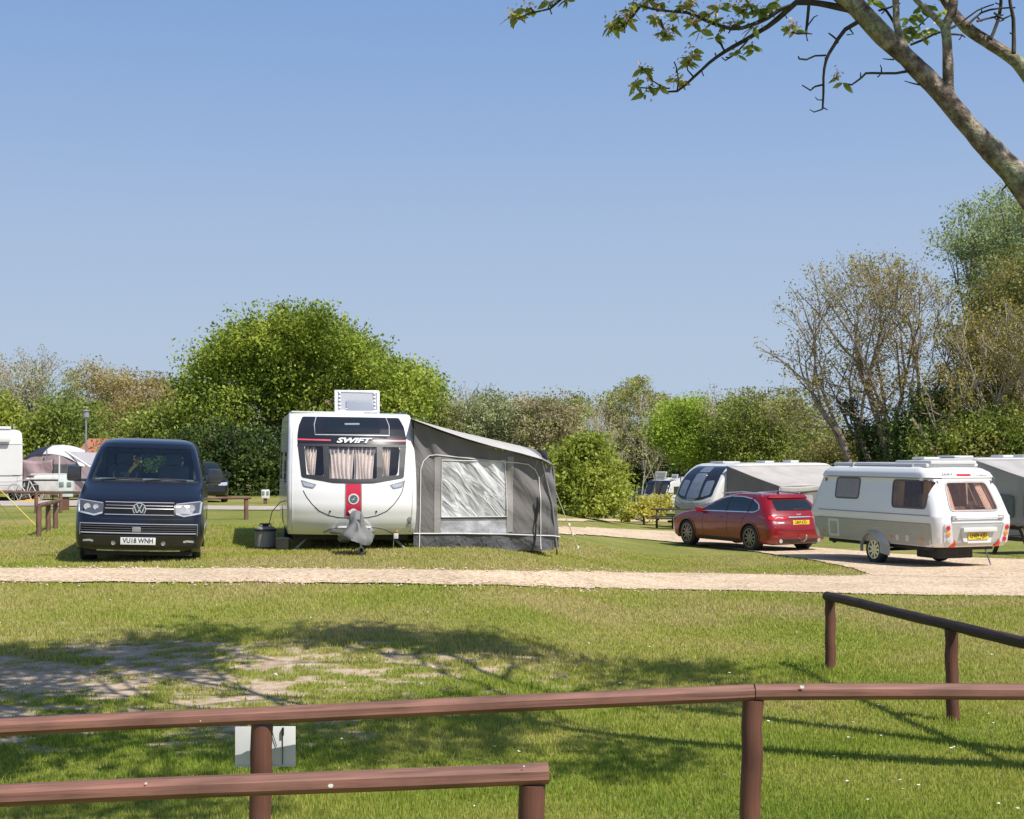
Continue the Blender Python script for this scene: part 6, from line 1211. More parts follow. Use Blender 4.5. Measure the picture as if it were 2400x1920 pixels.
# ------------------------------------------------------------------ the near blossoming tree
def build_near_tree():
    YT = 8.7; r = np.random.default_rng(21); rd = random.Random(4)
    A = lambda px, py, dy=0.: at(px, py, YT + dy)
    base = Vector((5.2, 9.0, tz(5.2, 9.)))
    t = thing('blossoming_tree', 'leaning lichen-covered tree with young leaves and faded blossom reaching in from the upper right', 'tree', base)
    m, nt, nd, lk, out = nodes('lichen_bark'); p = N(nt, 'ShaderNodeBsdfPrincipled', Roughness=.92); tc = N(nt, 'ShaderNodeTexCoord'); n = N(nt, 'ShaderNodeTexNoise', Scale=9., Detail=8., Roughness=.7); n2 = N(nt, 'ShaderNodeTexNoise', Scale=3.2, Detail=5., Roughness=.6); n3 = N(nt, 'ShaderNodeTexNoise', Scale=45., Detail=5.)
    for q in (n, n2, n3): lk.new(tc.outputs['Object'], q.inputs[0])
    r1 = ramp(nt, [(.36, (.035, .026, .020)), (.5, (.17, .13, .105)), (.64, (.42, .35, .28))]); lk.new(n.outputs[0], r1.inputs[0]); r2 = ramp(nt, [(.50, (0, 0, 0)), (.60, (1, 1, 1))]); lk.new(n2.outputs[0], r2.inputs[0]); r3 = ramp(nt, [(.35, (.16, .17, .09)), (.65, (.42, .42, .30))]); lk.new(n3.outputs[0], r3.inputs[0])
    mx = N(nt, 'ShaderNodeMix', data_type='RGBA'); lk.new(r2.outputs[0], mx.inputs[0]); lk.new(r1.outputs[0], mx.inputs[6]); lk.new(r3.outputs[0], mx.inputs[7]); lk.new(mx.outputs[2], p.inputs['Base Color'])
    ad = N(nt, 'ShaderNodeMath', operation='ADD'); lk.new(n.outputs[0], ad.inputs[0]); lk.new(n3.outputs[0], ad.inputs[1]); b = N(nt, 'ShaderNodeBump', Strength=1., Distance=.02); lk.new(ad.outputs[0], b.inputs['Height']); lk.new(b.outputs[0], p.inputs['Normal']); lk.new(p.outputs[0], out.inputs[0]); bark = m
    off = Vector(t.location); bm = B(); bt = B()
    def limb(pts, w, n=12, rough=.05, bm_=None):
        """smooth tube through pts; w = diameters in metres"""
        P, Rr = [], []
        for i in range(len(pts) - 1):
            p0, p1, p2, p3 = pts[max(i - 1, 0)], pts[i], pts[i + 1], pts[min(i + 2, len(pts) - 1)]; L = (p2 - p1).length; k = max(1, int(L / max(.05, w[i] * .5)))
            for j in range(k):
                s = j / k; P.append(.5 * ((2 * p1) + (p2 - p0) * s + (2 * p0 - 5 * p1 + 4 * p2 - p3) * s * s + (3 * p1 - p0 - 3 * p2 + p3) * s ** 3)); Rr.append((w[i] * (1 - s) + w[i + 1] * s) / 2 * (1 + rough * 1.4 * noise.noise(P[-1] * 7)))
        P.append(pts[-1]); Rr.append(w[-1] / 2); tube(bm_ or bm, [q - off for q in P], Rr, n, True, rough); return P
    px = lambda w: w / FL * YT
    trunk = limb([base + Vector((.1, 0, -.3)), base + Vector((-.05, 0, .9)), A(2640, 760), A(2520, 585), A(2400, 437), A(2373, 401), A(2297, 326), A(2237, 256), A(2186, 196), A(2126, 136), A(2071, 84), A(2026, 36), A(1987, 0), A(1900, -75, -.1), A(1780, -150, -.2), A(1600, -240, -.3)],
                 [.34, .27, .22, .19] + [px(q) for q in (64, 60, 46, 46, 44, 42, 46, 46, 42, 36, 28, 20)], 16, .07)
    limb([A(2226, 236), A(2222, 205), A(2222, 151), A(2219, 90), A(2215, 62), A(2230, 32), A(2236, -10), A(2250, -90, .2)], [px(q) for q in (30, 26, 25, 22, 24, 22, 22, 16)], 10)
    limb([A(2215, 66), A(2198, 48), A(2178, 28), A(2147, 0), A(2100, -70, .2)], [px(q) for q in (20, 17, 15, 13, 9)], 8)
    limb([A(2125, 122), A(2110, 92), A(2101, 55), A(2099, 0), A(2085, -90, -.2)], [px(q) for q in (24, 19, 17, 16, 11)], 8)
    l4 = limb([base + Vector((-.05, .1, .8)), A(2640, 520, .9), A(2500, 300, 1.), A(2400, 165, 1.), A(2373, 136, 1.), A(2312, 97, 1.), A(2267, 66, 1.), A(2237, 34, 1.), A(2216, 0, 1.), A(2150, -90, 1.2)], [.22, .19, .14] + [px(q) for q in (34, 34, 31, 30, 27, 24, 16)], 12)
    tw = []
    def twig(pts, w0, w1, dy=0., n=6, spur=True):
        Q = [A(x, y, dy + .03 * math.sin(i * 1.3)) for i, (x, y) in enumerate(pts)]; P = limb(Q, [px(w0 + (w1 - w0) * i / (len(Q) - 1)) for i in range(len(Q))], n, .1, bt)
        if spur:
            for i in range(2, len(P) - 1, 2):
                if rd.random() < .62:
                    d = (P[i + 1] - P[i]).normalized(); u, v = frame(d); a = rd.uniform(0, 6.28); q = P[i] + (u * math.cos(a) + v * math.sin(a)) * rd.uniform(.02, .055) + d * .012; limb([P[i], P[i].lerp(q, .6) + Vector((0, 0, -.004)), q], [.010, .008, .011], 4, .1, bt)
        tw.append(P); return P
    twig([(2011, 51), (1981, 69), (1951, 112), (1936, 142), (1930, 181), (1930, 215), (1928, 256)], 11, 5); twig([(1936, 130), (1910, 131), (1890, 140), (1873, 138), (1871, 132)], 5, 4); twig([(1928, 199), (1910, 203), (1900, 212), (1880, 200)], 5, 3); twig([(1928, 256), (1908, 263), (1898, 257)], 4, 2); twig([(1928, 252), (1940, 258)], 4, 2); twig([(1960, 92), (1948, 82), (1942, 78)], 5, 3); twig([(1928, 235), (1916, 234), (1911, 228)], 3, 2); twig([(1990, 65), (2000, 80), (1985, 82)], 5, 3)
    twig([(2129, 167), (2100, 172), (2065, 172), (2029, 172), (2017, 184), (1996, 199), (1978, 196)], 7, 4); twig([(2066, 172), (2066, 160), (2063, 152)], 4, 2); twig([(2017, 184), (2017, 170)], 4, 2); twig([(2155, 199), (2140, 196), (2120, 190)], 5, 2); twig([(2095, 140), (2080, 139), (2069, 138)], 4, 2); twig([(2385, 433), (2360, 433), (2348, 446)], 9, 4)
    twig([(1990, 22), (1942, 12), (1896, 6), (1866, 6), (1839, 30), (1800, 62), (1753, 90), (1699, 121), (1662, 148), (1626, 181), (1587, 214), (1554, 216)], 17, 4, 0, 8); twig([(1896, 8), (1893, 45), (1889, 78), (1870, 79), (1856, 76)], 8, 4); twig([(1893, 60), (1908, 40), (1917, 36)], 4, 2); twig([(1889, 78), (1904, 80)], 4, 2)
    twig([(1855, 14), (1830, 22), (1800, 42), (1738, 66), (1693, 63), (1647, 45), (1611, 30), (1572, 27), (1524, 20), (1500, 12)], 11, 5, -.1); twig([(1503, 12), (1482, 39), (1465, 60), (1451, 66), (1430, 66)], 7, 3, -.1); twig([(1330, -14), (1313, 0), (1289, 21), (1249, 29), (1210, 45)], 7, 3, -.2); twig([(1330, -14), (1420, -50), (1560, -60), (1700, -90)], 8, 14, -.2)
    twig([(1626, 181), (1612, 165), (1608, 140)], 4, 3); twig([(1587, 214), (1590, 190), (1586, 160), (1580, 145)], 4, 3); twig([(1699, 121), (1690, 105), (1680, 90)], 5, 3); twig([(1554, 205), (1530, 190), (1508, 165)], 4, 3); twig([(1570, 207), (1530, 208), (1495, 205)], 4, 3); twig([(1548, 45), (1556, 75), (1560, 85)], 5, 3, -.1); twig([(1753, 95), (1730, 120), (1700, 142), (1692, 135)], 4, 3); twig([(1618, 30), (1625, 60), (1640, 75)], 4, 3, -.1)
    # twigs between the limbs, upper right
    twig([(2135, 105), (2160, 95), (2190, 80), (2216, 72), (2240, 62)], 7, 5, .3); twig([(2220, 80), (2255, 82), (2262, 88)], 6, 3, .6); twig([(2215, 70), (2250, 55), (2290, 25), (2330, 10)], 6, 4, .9); twig([(2267, 60), (2300, 30), (2340, 20), (2380, 18)], 7, 4, .9); twig([(2290, 50), (2330, 40), (2352, 35)], 7, 4, .9); twig([(2322, 92), (2338, 50), (2346, 10), (2345, -40)], 9, 8, .9); twig([(2376, 125), (2376, 80), (2375, 45), (2368, 10), (2362, -40)], 12, 8, .8, 7)
    twig([(2099, 60), (2075, 22), (2050, 10), (2040, -10)], 8, 5, .1); twig([(2060, 25), (2085, 18), (2110, 8)], 6, 4, .2); twig([(2130, 75), (2155, 60), (2175, 40)], 5, 3, .4); twig([(2290, 40), (2300, 50), (2312, 42)], 5, 3, .9); twig([(2330, 30), (2350, 45), (2372, 35)], 6, 4, .9)
    # the crown beyond the frame, which shades the lawn
    out_tips = []
    def grow(p, d, L, w, lev):
        n = 4; P = [p]; q = p
        for i in range(n): d = (d + Vector([rd.uniform(-1, 1) for _ in range(3)]) * .2).normalized(); q = q + d * L / n; P.append(q)
        for q in P[1:]:      # keep this wood above the camera's view
            q.y = min(q.y, 10.3 + .6 * rd.random()); q.z = max(q.z, HC + (HZ + 60) / FL * max(q.y, 5.) + .1)
        tube(bm, [a - off for a in P], [w * (1 - .15 * i) / 2 for i in range(n + 1)], 6 if lev < 2 else 4, False)
        if lev >= 3: out_tips.extend(P[1:]); return
        if lev == 2: out_tips.append(P[-1])
        for k in range(3):
            u, v = frame(d); a = rd.uniform(0, 6.28); grow(P[-1 - (k % 2)], (d + (u * math.cos(a) + v * math.sin(a)) * rd.uniform(.4, .9)).normalized(), L * rd.uniform(.6, .8), w * .62, lev + 1)
    for (p, d, L, w) in ((A(1600, -240, -.3), (-.7, -.8, .1), 1.8, .09), (A(1600, -240, -.3), (-1, -.2, .15), 2.0, .09), (A(1900, -80, -.1), (-.7, -.8, .3), 1.8, .08), (A(1700, -190, -.2), (-.6, -1, .3), 1.7, .08), (A(1600, -240, -.3), (-1, .25, .12), 1.7, .09), (A(1780, -150, -.2), (-.5, .9, .3), 1.7, .09), (A(1900, -80, -.1), (-.3, -.9, .4), 1.4, .08), (A(2250, -90, .2), (-.2, .9, .6), 1.7, .09), (A(2150, -90, 1.2), (-.5, 1, .35), 2.0, .09), (A(2150, -90, 1.2), (.6, .6, .5), 1.7, .08), (A(2100, -90, .1), (-.9, .4, .5), 1.7, .09), (A(2362, -60, .8), (.6, .5, .6), 1.5, .07), (A(1700, -190, -.2), (-.9, .8, .3), 1.7, .09), (A(2250, -90, .3), (.5, -.7, .5), 1.5, .08), (A(1600, -240, -.3), (-.9, -.3, .2), 1.5, .08)):
        grow(p, Vector(d).normalized(), L, w, 0)
    obj('trunk', bm, bark, t, 60); obj('twigs', bt, mat('twig_bark_shaded', (.055, .045, .035), .9, var=.4, scale=14), t, 60)  # twigs get darker bark: shade of the crown above put into the colour
    # leaves: pointed ovals radiating from spur clusters, with pale faded blossom
    leafv, leaff, blv, blf = [], [], [], []
    def leaf(p, d, L):
        d = d.normalized(); u, v = frame(d); a = rd.uniform(0, 6.28); s = u * math.cos(a) + v * math.sin(a); nrm = d.cross(s); w = L * rd.uniform(.18, .25); n0 = len(leafv); dr = Vector((0, 0, -.18 * L))
        prof = ((0, .0), (.25, .8), (.5, 1.), (.78, .6), (1., 0))
        for k, (tt, ww) in enumerate(prof):
            c = p + d * L * tt + dr * tt * tt
            leafv.append(c + s * w * ww + nrm * w * .25 * ww); leafv.append(c); leafv.append(c - s * w * ww + nrm * w * .25 * ww)
        for k in range(4):
            o = n0 + 3 * k; leaff.append((o, o + 1, o + 4, o + 3)); leaff.append((o + 1, o + 2, o + 5, o + 4))
    def clus(c, k=7, L=.065, bl=8):
        for i in range(k): a = rd.uniform(0, 6.28); leaf(c, Vector((math.cos(a), math.sin(a), rd.uniform(-.9, .35))), L * rd.uniform(.7, 1.25))
        for i in range(bl):
            q = c + Vector([rd.gauss(0, .022) for _ in range(3)]) + Vector((0, 0, .012)); u = Vector([rd.gauss(0, 1) for _ in range(3)]).normalized(); v = u.orthogonal().normalized(); s = rd.uniform(.009, .016); n0 = len(blv); blv.extend([q - u * s, q + v * s * .8, q + u * s, q - v * s * .8]); blf.append((n0, n0 + 1, n0 + 2, n0 + 3))
    for (x, y, dy, k, bl) in ((1200, 38, -.2, 7, 10), (1215, 42, -.2, 5, 8), (1232, 22, -.2, 4, 8), (1255, 30, -.2, 3, 4), (1288, 6, -.2, 7, 2), (1330, 0, -.2, 7, 2), (1428, 62, -.1, 7, 12), (1440, 66, -.1, 4, 3), (1452, 42, -.1, 7, 12), (1468, 50, -.1, 6, 5), (1478, 25, -.1, 7, 10), (1495, 10, -.1, 6, 8), (1520, 5, -.1, 7, 14), (1545, 8, -.1, 7, 14), (1535, 42, -.1, 7, 8), (1560, 84, -.1, 9, 16), (1548, 75, -.1, 5, 10), (1572, 68, -.1, 6, 10), (1590, 40, -.1, 5, 6), (1610, 18, -.1, 6, 12), (1625, 52, -.1, 7, 12), (1625, 5, -.1, 6, 10), (1640, 72, -.1, 5, 5), (1660, 30, -.1, 9, 6), (1672, 50, -.1, 9, 5), (1685, 20, -.1, 6, 6), (1700, 60, -.1, 5, 12), (1722, 55, -.1, 6, 14), (1740, 30, -.1, 7, 14), (1755, 10, -.1, 7, 12), (1765, 66, -.1, 5, 8), (1780, 28, -.1, 6, 8), (1675, 88, 0, 6, 7), (1715, 15, -.1, 6, 10), (1800, 20, -.1, 7, 2), (1822, 8, -.1, 6, 1),
                              (1505, 162, 0, 9, 7), (1490, 195, 0, 7, 7), (1517, 168, 0, 5, 2), (1520, 205, 0, 6, 3), (1545, 205, 0, 5, 3), (1510, 222, 0, 4, 6), (1588, 190, 0, 7, 12), (1582, 186, 0, 4, 8), (1618, 136, 0, 8, 14), (1610, 145, 0, 5, 10), (1625, 120, 0, 5, 7), (1730, 128, 0, 5, 8), (1762, 105, 0, 7, 3), (1768, 118, 0, 4, 1),
                              (1853, 66, 0, 4, 18), (1862, 72, 0, 3, 8), (1963, 181, 0, 3, 18), (1975, 194, 0, 3, 2), (2130, 45, .3, 7, 1), (2145, 35, .4, 6, 1), (2132, 65, .3, 7, 2), (2150, 75, .3, 7, 6), (2165, 85, .4, 6, 8), (2180, 15, .4, 6, 4), (2160, 20, .4, 5, 2), (2205, 30, .5, 5, 1), (2045, 5, .1, 4, 2), (2120, 78, .3, 4, 5), (2175, 70, .4, 5, 3)):
        clus(A(x, y, dy), k + 1, .074, int(bl * 1.5))
    for q in out_tips:
        if rd.random() < .9:
            for i in range(6):
                c = q + Vector([rd.gauss(0, .24) for _ in range(3)])
                c.z = max(c.z, HC + (HZ + 60) / FL * max(c.y, 5.)); clus(c, 6, .09, 1)
    lf = leafm('young_leaf', [(.0, (.15, .22, .04)), (.4, (.28, .37, .07)), (.7, (.42, .46, .10)), (1., (.58, .50, .18))], .5, 3.)
    npmesh('crown', np.array([tuple(v - off) for v in leafv]), np.array(leaff), lf, t, True)
    npmesh('blossom', np.array([tuple(v - off) for v in blv]), np.array(blf), mat('faded_blossom', (.72, .52, .40), .8, var=.3, scale=20, trans=.3), t)
# ------------------------------------------------------------------ small things
def build_misc():
    p = G(622, 1287); t = thing('water_carrier', 'dark grey water carrier barrel standing left of the white caravan', 'water barrel', p)
    gm = mat('barrel_grey', (.26, .265, .28), .5, var=.1); rim = mat('barrel_rim', (.018, .018, .022), .45)
    prof = [(.175, 0), (.185, .02)]; 
    for k in range(8): prof += [(.178, .04 + .04 * k), (.184, .06 + .04 * k)]
    bm = B(); lathe(bm, prof + [(.16, .39), (.12, .405), (.0015, .41)], 'z', n=28); b = obj('barrel', bm, gm, t)
    for z in (.025, .345): bm = B(); lathe(bm, [(.18, z - .018), (.205, z - .014), (.205, z + .014), (.18, z + .018)], 'z', n=28); obj('rim', bm, rim, t)
    bm = B(); lathe(bm, [(.05, .40), (.055, .44), (.001, .445)], 'z', n=16); tube(bm, [(-.1, 0, .4), (-.1, 0, .45), (.1, 0, .45), (.1, 0, .4)], .012); obj('cap', bm, rim, t)
    bm = B(); a = Vector((.06, 0, .42)); tube(bm, [a, a + Vector((.06, .0, .25)), a + Vector((.20, .05, .42)), a + Vector((.36, .1, .46))], .009, 5); obj('hose', bm, M_grey, t)
    q = G(664, 1290); bm = B(); box(bm, (0, 0, .11), (.22, .2, .17), None, .02); s = obj('storage_box', bm, mat('box_brown', (.22, .17, .15), .6, var=.25), None); s.location = q; props(s, 'small brown plastic box beside the barrel under the caravan edge', 'box'); bm = B(); box(bm, (0, 0, .21), (.25, .22, .03), None, .01); obj('lid', bm, M_grey, s)
    q = sw(.78, .3, 0); q.z = tz(q.x, q.y); g = thing('gas_regulator', 'yellowish tap with white fitting hanging below the right front of the caravan', 'tap', q)
    bm = B(); box(bm, (0, 0, .34), (.09, .08, .08), None, .025); box(bm, (.05, 0, .37), (.06, .06, .05), None, .015); obj('tap_body', bm, mat('brass_yellow', (.50, .33, .12), .5), g); bm = B(); box(bm, (0, 0, .24), (.08, .06, .10), None, .01); obj('fitting', bm, M_white, g); bm = B(); tube(bm, [(-.04, 0, .24), (-.05, 0, .0)], .006); obj('rod', bm, M_steel, g)
    q = G(1305, 1302); bm = B(); tube(bm, [(0, 0, -.05), (0, 0, .17)], .014, 8); lathe(bm, [(.014, .17), (.035, .175), (.035, .19), (.012, .2)], 'z', n=12); s = obj('lawn_light', bm, M_ink, None); s.location = q; props(s, 'small black stake light on the lawn just right of the grey awning', 'garden light')
    # hookup posts
    pedestal('pale grey double electric hookup cabinet behind the short brown posts', 154, 1196, .98, .42, (.60, .68, .66)); pedestal('small white electric post in the dark shade left of the white caravan', 622, 1182, .5, .28, (.7, .7, .68)); 
    # lamp post
    q = G(202, 1168); l = thing('lamp_post', 'slim lamp post with a small head in front of the green hedge', 'lamp post', q); D = q.y; H = HC + (HZ - 978) / FL * D - q.z
    bm = B(); tube(bm, [(0, 0, 0), (0, 0, H)], [.06, .035], 8); obj('pole', bm, M_steel, l); bm = B(); lathe(bm, [(.05, H - .05), (.14, H), (.12, H + .22), (.16, H + .25), (.02, H + .32)], 'z', n=12); obj('lamp_head', bm, M_grey, l)
    # brick building with a tiled roof
    D = 64; x = (255 - CX) / FL * D; z = tz(x, D); b = thing('brick_building', 'low brick building with an orange tiled roof half hidden by the dark van', 'building', (x, D, z)); h = HC + (HZ - 1060) / FL * D - z; h2 = HC + (HZ - 1030) / FL * D - z
    bm = B(); box(bm, (0, 1.5, h / 2), (2.4, 3, h)); obj('wall', bm, mat('brick_red', (.30, .13, .09), .9, var=.3, scale=14), b); bm = B(); prism(bm, [(-.4, h - .05), (3.4, h - .05), (1.5, h2 + .05)], -1.35, 1.35, 'x')
    tl = mat('roof_tile_orange', (.42, .16, .10), .85, var=.3, scale=5, stretch=(2, 2, 16), bump=.5); obj('roof', bm, tl, b)
    bm = B(); box(bm, (.2, -.02, h * .5), (.9, .04, h * .5)); obj('door', bm, M_grey, b)
    # dome tent
    D = 61.; x0, x1 = (50 - CX) / FL * D, (232 - CX) / FL * D; cx, hw = (x0 + x1) / 2, (x1 - x0) / 2; z = tz(cx, D); H = HC + (HZ - 1043) / FL * D - z
    t = thing('dome_tent', 'white domed awning tent with a navy band, left of the dark van', 'tent', (cx, D, z)); M = {0: fabric('tent_white', (.68, .67, .68), .15, .2), 1: fabric('tent_navy', (.03, .035, .07), .05, .2), 2: fabric('tent_mauve', (.40, .31, .33), .1, .4)}
    def dome(u0, u1):
        def f(u, v):
            a = math.pi * (u0 + (u1 - u0) * u); y = -1.6 + 3.4 * v; k = 1 - .35 * abs(v - .5) ** 2 * 4 * .5; return (-hw * math.cos(a) * 1.0 + .5 * (1 - v) * 0, y, H * max(0, math.sin(a)) ** .62 * k)
        return f
    grid('tent_shell', dome(0, .24), 12, 14, M[0], t, .01); 
    def ban(u, v): a = dome(.0, .46)(u, v); return (a[0], a[1], a[2] + .02)
    def nav(u, v):
        a0, a1 = .10 + .12 * v * 0, .46; p = dome(a0, a1)(u, v * .35); return (p[0], p[1] - .03, p[2] + .015)
    grid('navy_band', nav, 16, 8, M[1], t, .01); grid('tent_shell', dome(.24, 1), 30, 14, M[0], t, .01)
    def frontw(u, v): a = math.pi * u; zt = H * max(0, math.sin(a)) ** .62 * .82; return (-hw * math.cos(a), -1.58 + .02 * math.sin(30 * u), zt * v)
    grid('front_wall', frontw, 30, 8, M[2], t); bm = B(); box(bm, (.7, -1.64, .75), (1.1, .03, 1.3)); obj('doorway', bm, M_int, t); bm = B(); tube(bm, [(.0, -1.75, 0), (.0, -1.75, 2.0)], .025); obj('pole', bm, M_steel, t)
    # windbreak
    D = 57.; x0, x1 = (52 - CX) / FL * D, (124 - CX) / FL * D; z = tz(x0, D); zt = HC + (HZ - 1077) / FL * D - z; zb = HC + (HZ - 1116) / FL * D - z
    w = thing('privacy_screen', 'mauve fabric screen panel in front of the dome tent', 'windbreak', (x0, D, z)); grid('screen_cloth', lambda u, v: ((x1 - x0) * u, .04 * math.sin(7 * u + 5 * v), zb - .3 + (zt - zb + .3) * v - .08 * math.sin(math.pi * u) * (v > .5)), 16, 8, fabric('screen_mauve', (.36, .26, .28), .1, .5), w, .01)
    bm = B(); tube(bm, [(0, 0, 0), (0, 0, zt)], .025); tube(bm, [(x1 - x0, 0, 0), (x1 - x0, 0, zt)], .025); obj('pole', bm, M_ink, w)
    # wind out canopy beside the van
    D = 54.; A_ = lambda px, py, dy=0: Vector(((px - CX) / FL * (D + dy), D + dy, HC + (HZ - py) / FL * (D + dy))); o = A_(155, 1180); z = tz(o.x, D); c = thing('side_canopy', 'grey-white tilted canopy held by a white arm behind the mirror of the dark van', 'canopy', (o.x, D, z)); oo = Vector((o.x, D, z))
    q = [A_(153, 1058) - oo, A_(232, 1062, 1.) - oo, A_(235, 1096, .6) - oo, A_(175, 1080) - oo]
    grid('canopy_cloth', lambda u, v: tuple((q[0].lerp(q[1], u)).lerp(q[3].lerp(q[2], u), v)), 8, 6, fabric('canopy_grey', (.42, .40, .43), .15, .3), c, .015); bm = B(); tube(bm, [A_(153, 1057) - oo, A_(212, 1095, -.1) - oo], .05); tube(bm, [A_(139, 1068) - oo, Vector(((139 - 155) / FL * D, 0, 0))], .03); tube(bm, [A_(232, 1062, 1.) - oo, Vector((A_(232, 1062, 1).x - o.x, 1., 0))], .04); obj('frame', bm, M_white, c)
    bm = B(); prism(bm, [tuple(A_(165, 1090) - oo)[::2], tuple(A_(232, 1100) - oo)[::2], tuple(A_(232, 1150) - oo)[::2], tuple(A_(170, 1150) - oo)[::2]], .3, .36); obj('side_wall', bm, M[2], c)
    # yellow guy lines at the left
    for k, (a, b_) in enumerate((((0, 1148, 33.), (83, 1231)), ((-6, 1172, 31.), (46, 1236)))):
        p0, p1 = at(a[0] - 20, a[1] - 20, a[2]), G(*b_); bm = B(); tube(bm, [Vector((0, 0, 0)), p0 - p1], .010, 4); s = obj('guy_line', bm, mat('rope_yellow', (.75, .62, .12), .7), None); s.location = p1; props(s, ('upper yellow guy line slanting down to the brown posts', 'lower yellow guy line slanting in from the left edge')[k], 'guy line')
    # pole near far caravan
    q = G(1537, 1205); bm = B(); h = HC + (HZ - 1128) / FL * q.y - q.z; tube(bm, [(0, 0, 0), (0, 0, h)], .045, 8); lathe(bm, [(.05, h - .02), (.07, h), (.02, h + .05)], 'z', n=10); s = obj('marker_pole', bm, mat('pole_beige', (.45, .43, .40), .6), None); s.location = q; props(s, 'thin beige pole standing in front of the small far caravan', 'pole')
    q = G(1462, 1212); bm = B(); box(bm, (0, 0, .35), (.28, .25, .7), None, .03); box(bm, (.3, .1, .25), (.22, .22, .5), None, .03); s = obj('waste_bin', bm, mat('bin_dark', (.03, .03, .03), .6), None); s.location = q; props(s, 'dark bins half hidden at the foot of the bright green bush', 'bin')
def build_vehicles():
    build_van(); build_white_caravan(); build_awning(); build_small_caravan(); build_red_car()
    # silver fronted caravan and its awning
    q = at(1618, 1240, 54.); z = -.90; loc = (q.x, 54., z); caravan_body('silver_fronted_caravan', 'caravan with a tall curved navy front and silver nose behind the red car', loc, R(-55), 6.9, 2.60, 1.15, word='BAILEY')
    mr, mw, mo = fabric('canopy_stone', (.50, .475, .45), .15, .15), fabric('awning_mauve_grey', (.25, .225, .23), .12, .3), mat('window_flap_grey', (.37, .34, .36), .7)
    side_awning('stone_awning', 'pale stone awning with a mauve-grey wall on the silver-fronted caravan', loc, R(-55), 1.15, .75, 6.3, 2.75, 2.50, 1.80, mr, mw, mo)
    # second pair behind the small caravan
    q = at(2150, 1240, 45.); loc = (q.x, 45., -.62); caravan_body('long_white_caravan', 'long white caravan mostly hidden behind the roof of the small two-tone caravan', loc, R(-58), 6.6, 2.58, 1.14, dark=False)
    side_awning('wide_awning', 'wide pale grey awning at the right edge behind the small two-tone caravan', loc, R(-58), 1.14, 1.2, 6.4, 2.9, 2.52, 1.75, fabric('canopy_grey_stone', (.47, .45, .44), .15, .12), fabric('awning_wall_stone', (.42, .40, .38), .12, .4), mat('window_flap_dark', (.10, .11, .12), .4))
    # far caravan and pickup
    q = G(1533, 1200); caravan_body('far_caravan', 'small distant caravan with a dark front window below the trees', (q.x, q.y, q.z), R(-38), 5.6, 2.35, 1.02, front=(.62, .63, .62), dark=False)
    bm = B(); 
    v = thing('open_roof_hatch', 'raised roof hatch standing open on the small distant caravan', 'roof hatch', (q.x + .6, q.y + 1.2, q.z + 2.36), R(-38)); 
    for (cx, w_, h_) in ((0, .95, .5), (1.2, .5, .3)):
        bm = B(); rt = Matrix.Rotation(R(-20), 3, 'X'); box(bm, (cx, 0, h_ / 2 + .02), (w_, .04, h_), rt); obj('hatch_lid', bm, M_white, v); bm = B(); box(bm, (cx, -.04, h_ / 2 + .02), (w_ - .14, .02, h_ - .14), rt); obj('hatch_pane', bm, mat('hatch_pane_grey', (.25, .27, .27), .2), v)
    q2 = G(1482, 1199); simple_car('pickup_truck', 'dark blue-grey pickup parked beside the small distant caravan', (q2.x, q2.y, tz(q2.x, q2.y)), R(-14), (.03, .035, .045), H=1.75, L=4.9, pick=True, cat='pickup')
    q = G(478, 1179); simple_car('dark_suv', 'dark four-by-four in the shade right behind the dark van', (q.x, q.y, q.z), R(16), (.015, .015, .017), H=1.5, L=4.3, clad=True)
    build_trailer()
    build_motorhome()
    picnic('dark wooden picnic table beside the front of the red car', G(1580, 1240), R(-4)); q = G(2420, 1300); picnic('dark wooden picnic table cut off by the right edge of the photo', q, R(24))
    bpy.context.view_layer.update()

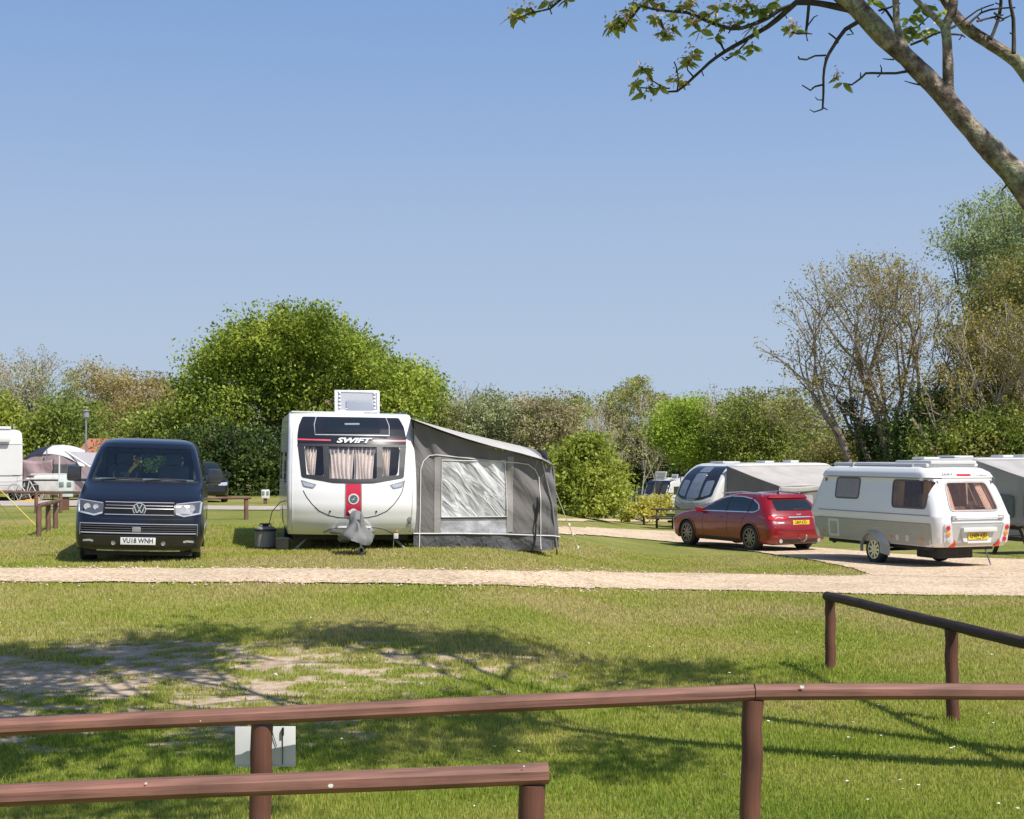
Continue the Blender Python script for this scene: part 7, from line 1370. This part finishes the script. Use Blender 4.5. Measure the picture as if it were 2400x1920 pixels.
# ------------------------------------------------------------------ light, sky, camera
def setup():
    sc = bpy.context.scene; w = bpy.data.worlds.new('World'); sc.world = w; w.use_nodes = True; nt = w.node_tree; bg = nt.nodes['Background']
    sky = nt.nodes.new('ShaderNodeTexSky'); sky.sky_type = 'NISHITA'; sky.sun_disc = False; sky.sun_elevation = math.asin(SUN.z); sky.sun_rotation = math.atan2(SUN.x, SUN.y); sky.air_density = SKY_AIR; sky.dust_density = SKY_DUST; sky.ozone_density = SKY_OZ; sky.altitude = 0
    # the low sky of the photo is a soft milky blue: below about 25 degrees the physical sky gives way to it
    tc = nt.nodes.new('ShaderNodeTexCoord'); sx = nt.nodes.new('ShaderNodeSeparateXYZ'); nt.links.new(tc.outputs['Generated'], sx.inputs[0])
    lin = lambda *c: tuple(((v / 255 + .055) / 1.055) ** 2.4 / (SKY_STR * 2 ** EXPO) / 6.5 for v in c)
    r = ramp(nt, [(.0, lin(184, 201, 221)), (.07, lin(179, 198, 221)), (.16, lin(165, 188, 221)), (.24, lin(145, 175, 218)), (.31, lin(130, 165, 214)), (.6, lin(84, 122, 185))]); nt.links.new(sx.outputs[2], r.inputs[0])
    sca = nt.nodes.new('ShaderNodeMix'); sca.data_type = 'RGBA'; sca.blend_type = 'MULTIPLY'; sca.inputs[0].default_value = 1; sca.inputs[7].default_value = (6.5, 6.5, 6.5, 1); sca.clamp_result = False; nt.links.new(r.outputs[0], sca.inputs[6])
    fr = nt.nodes.new('ShaderNodeMapRange'); fr.inputs[1].default_value = .34; fr.inputs[2].default_value = .6; nt.links.new(sx.outputs[2], fr.inputs[0])
    mn = nt.nodes.new('ShaderNodeMix'); mn.data_type = 'RGBA'; nt.links.new(fr.outputs[0], mn.inputs[0]); nt.links.new(sca.outputs[2], mn.inputs[6]); nt.links.new(sky.outputs[0], mn.inputs[7]); nt.links.new(mn.outputs[2], bg.inputs[0]); bg.inputs[1].default_value = SKY_STR
    l = bpy.data.lights.new('sun', 'SUN'); l.energy = SUN_STR; l.angle = R(.53); l.color = (1, .945, .86); o = bpy.data.objects.new('sun', l); C.objects.link(o); o.rotation_euler = SUN.to_track_quat('Z', 'Y').to_euler(); o.location = (20, -20, 40)
    cam = bpy.data.cameras.new('camera'); c = bpy.data.objects.new('camera', cam); C.objects.link(c); c.location = (0, 0, HC); c.rotation_euler = (R(90), 0, 0); cam.sensor_width = 36; cam.sensor_fit = 'HORIZONTAL'; cam.lens = 36 * FL / 2400; cam.shift_y = (HZ - 960) / 2400; cam.clip_end = 3000; cam.clip_start = .1
    sc.camera = c; vs = sc.view_settings; vs.view_transform = 'Standard'; vs.look = 'None'; vs.exposure = EXPO; vs.gamma = 1; vs.use_curve_mapping = False
    sc.cycles.max_bounces = 6; sc.cycles.transparent_max_bounces = 10; sc.cycles.diffuse_bounces = 3; sc.cycles.use_denoising = True
SKY_STR, SKY_AIR, SKY_DUST, SKY_OZ, SUN_STR, EXPO = .10, 1.0, .6, 4.5, 4.6, 0.33
build_ground(); build_roads(); build_grass(); build_fences(); build_vehicles(); build_misc(); shrubs_behind(); build_near_tree(); setup()
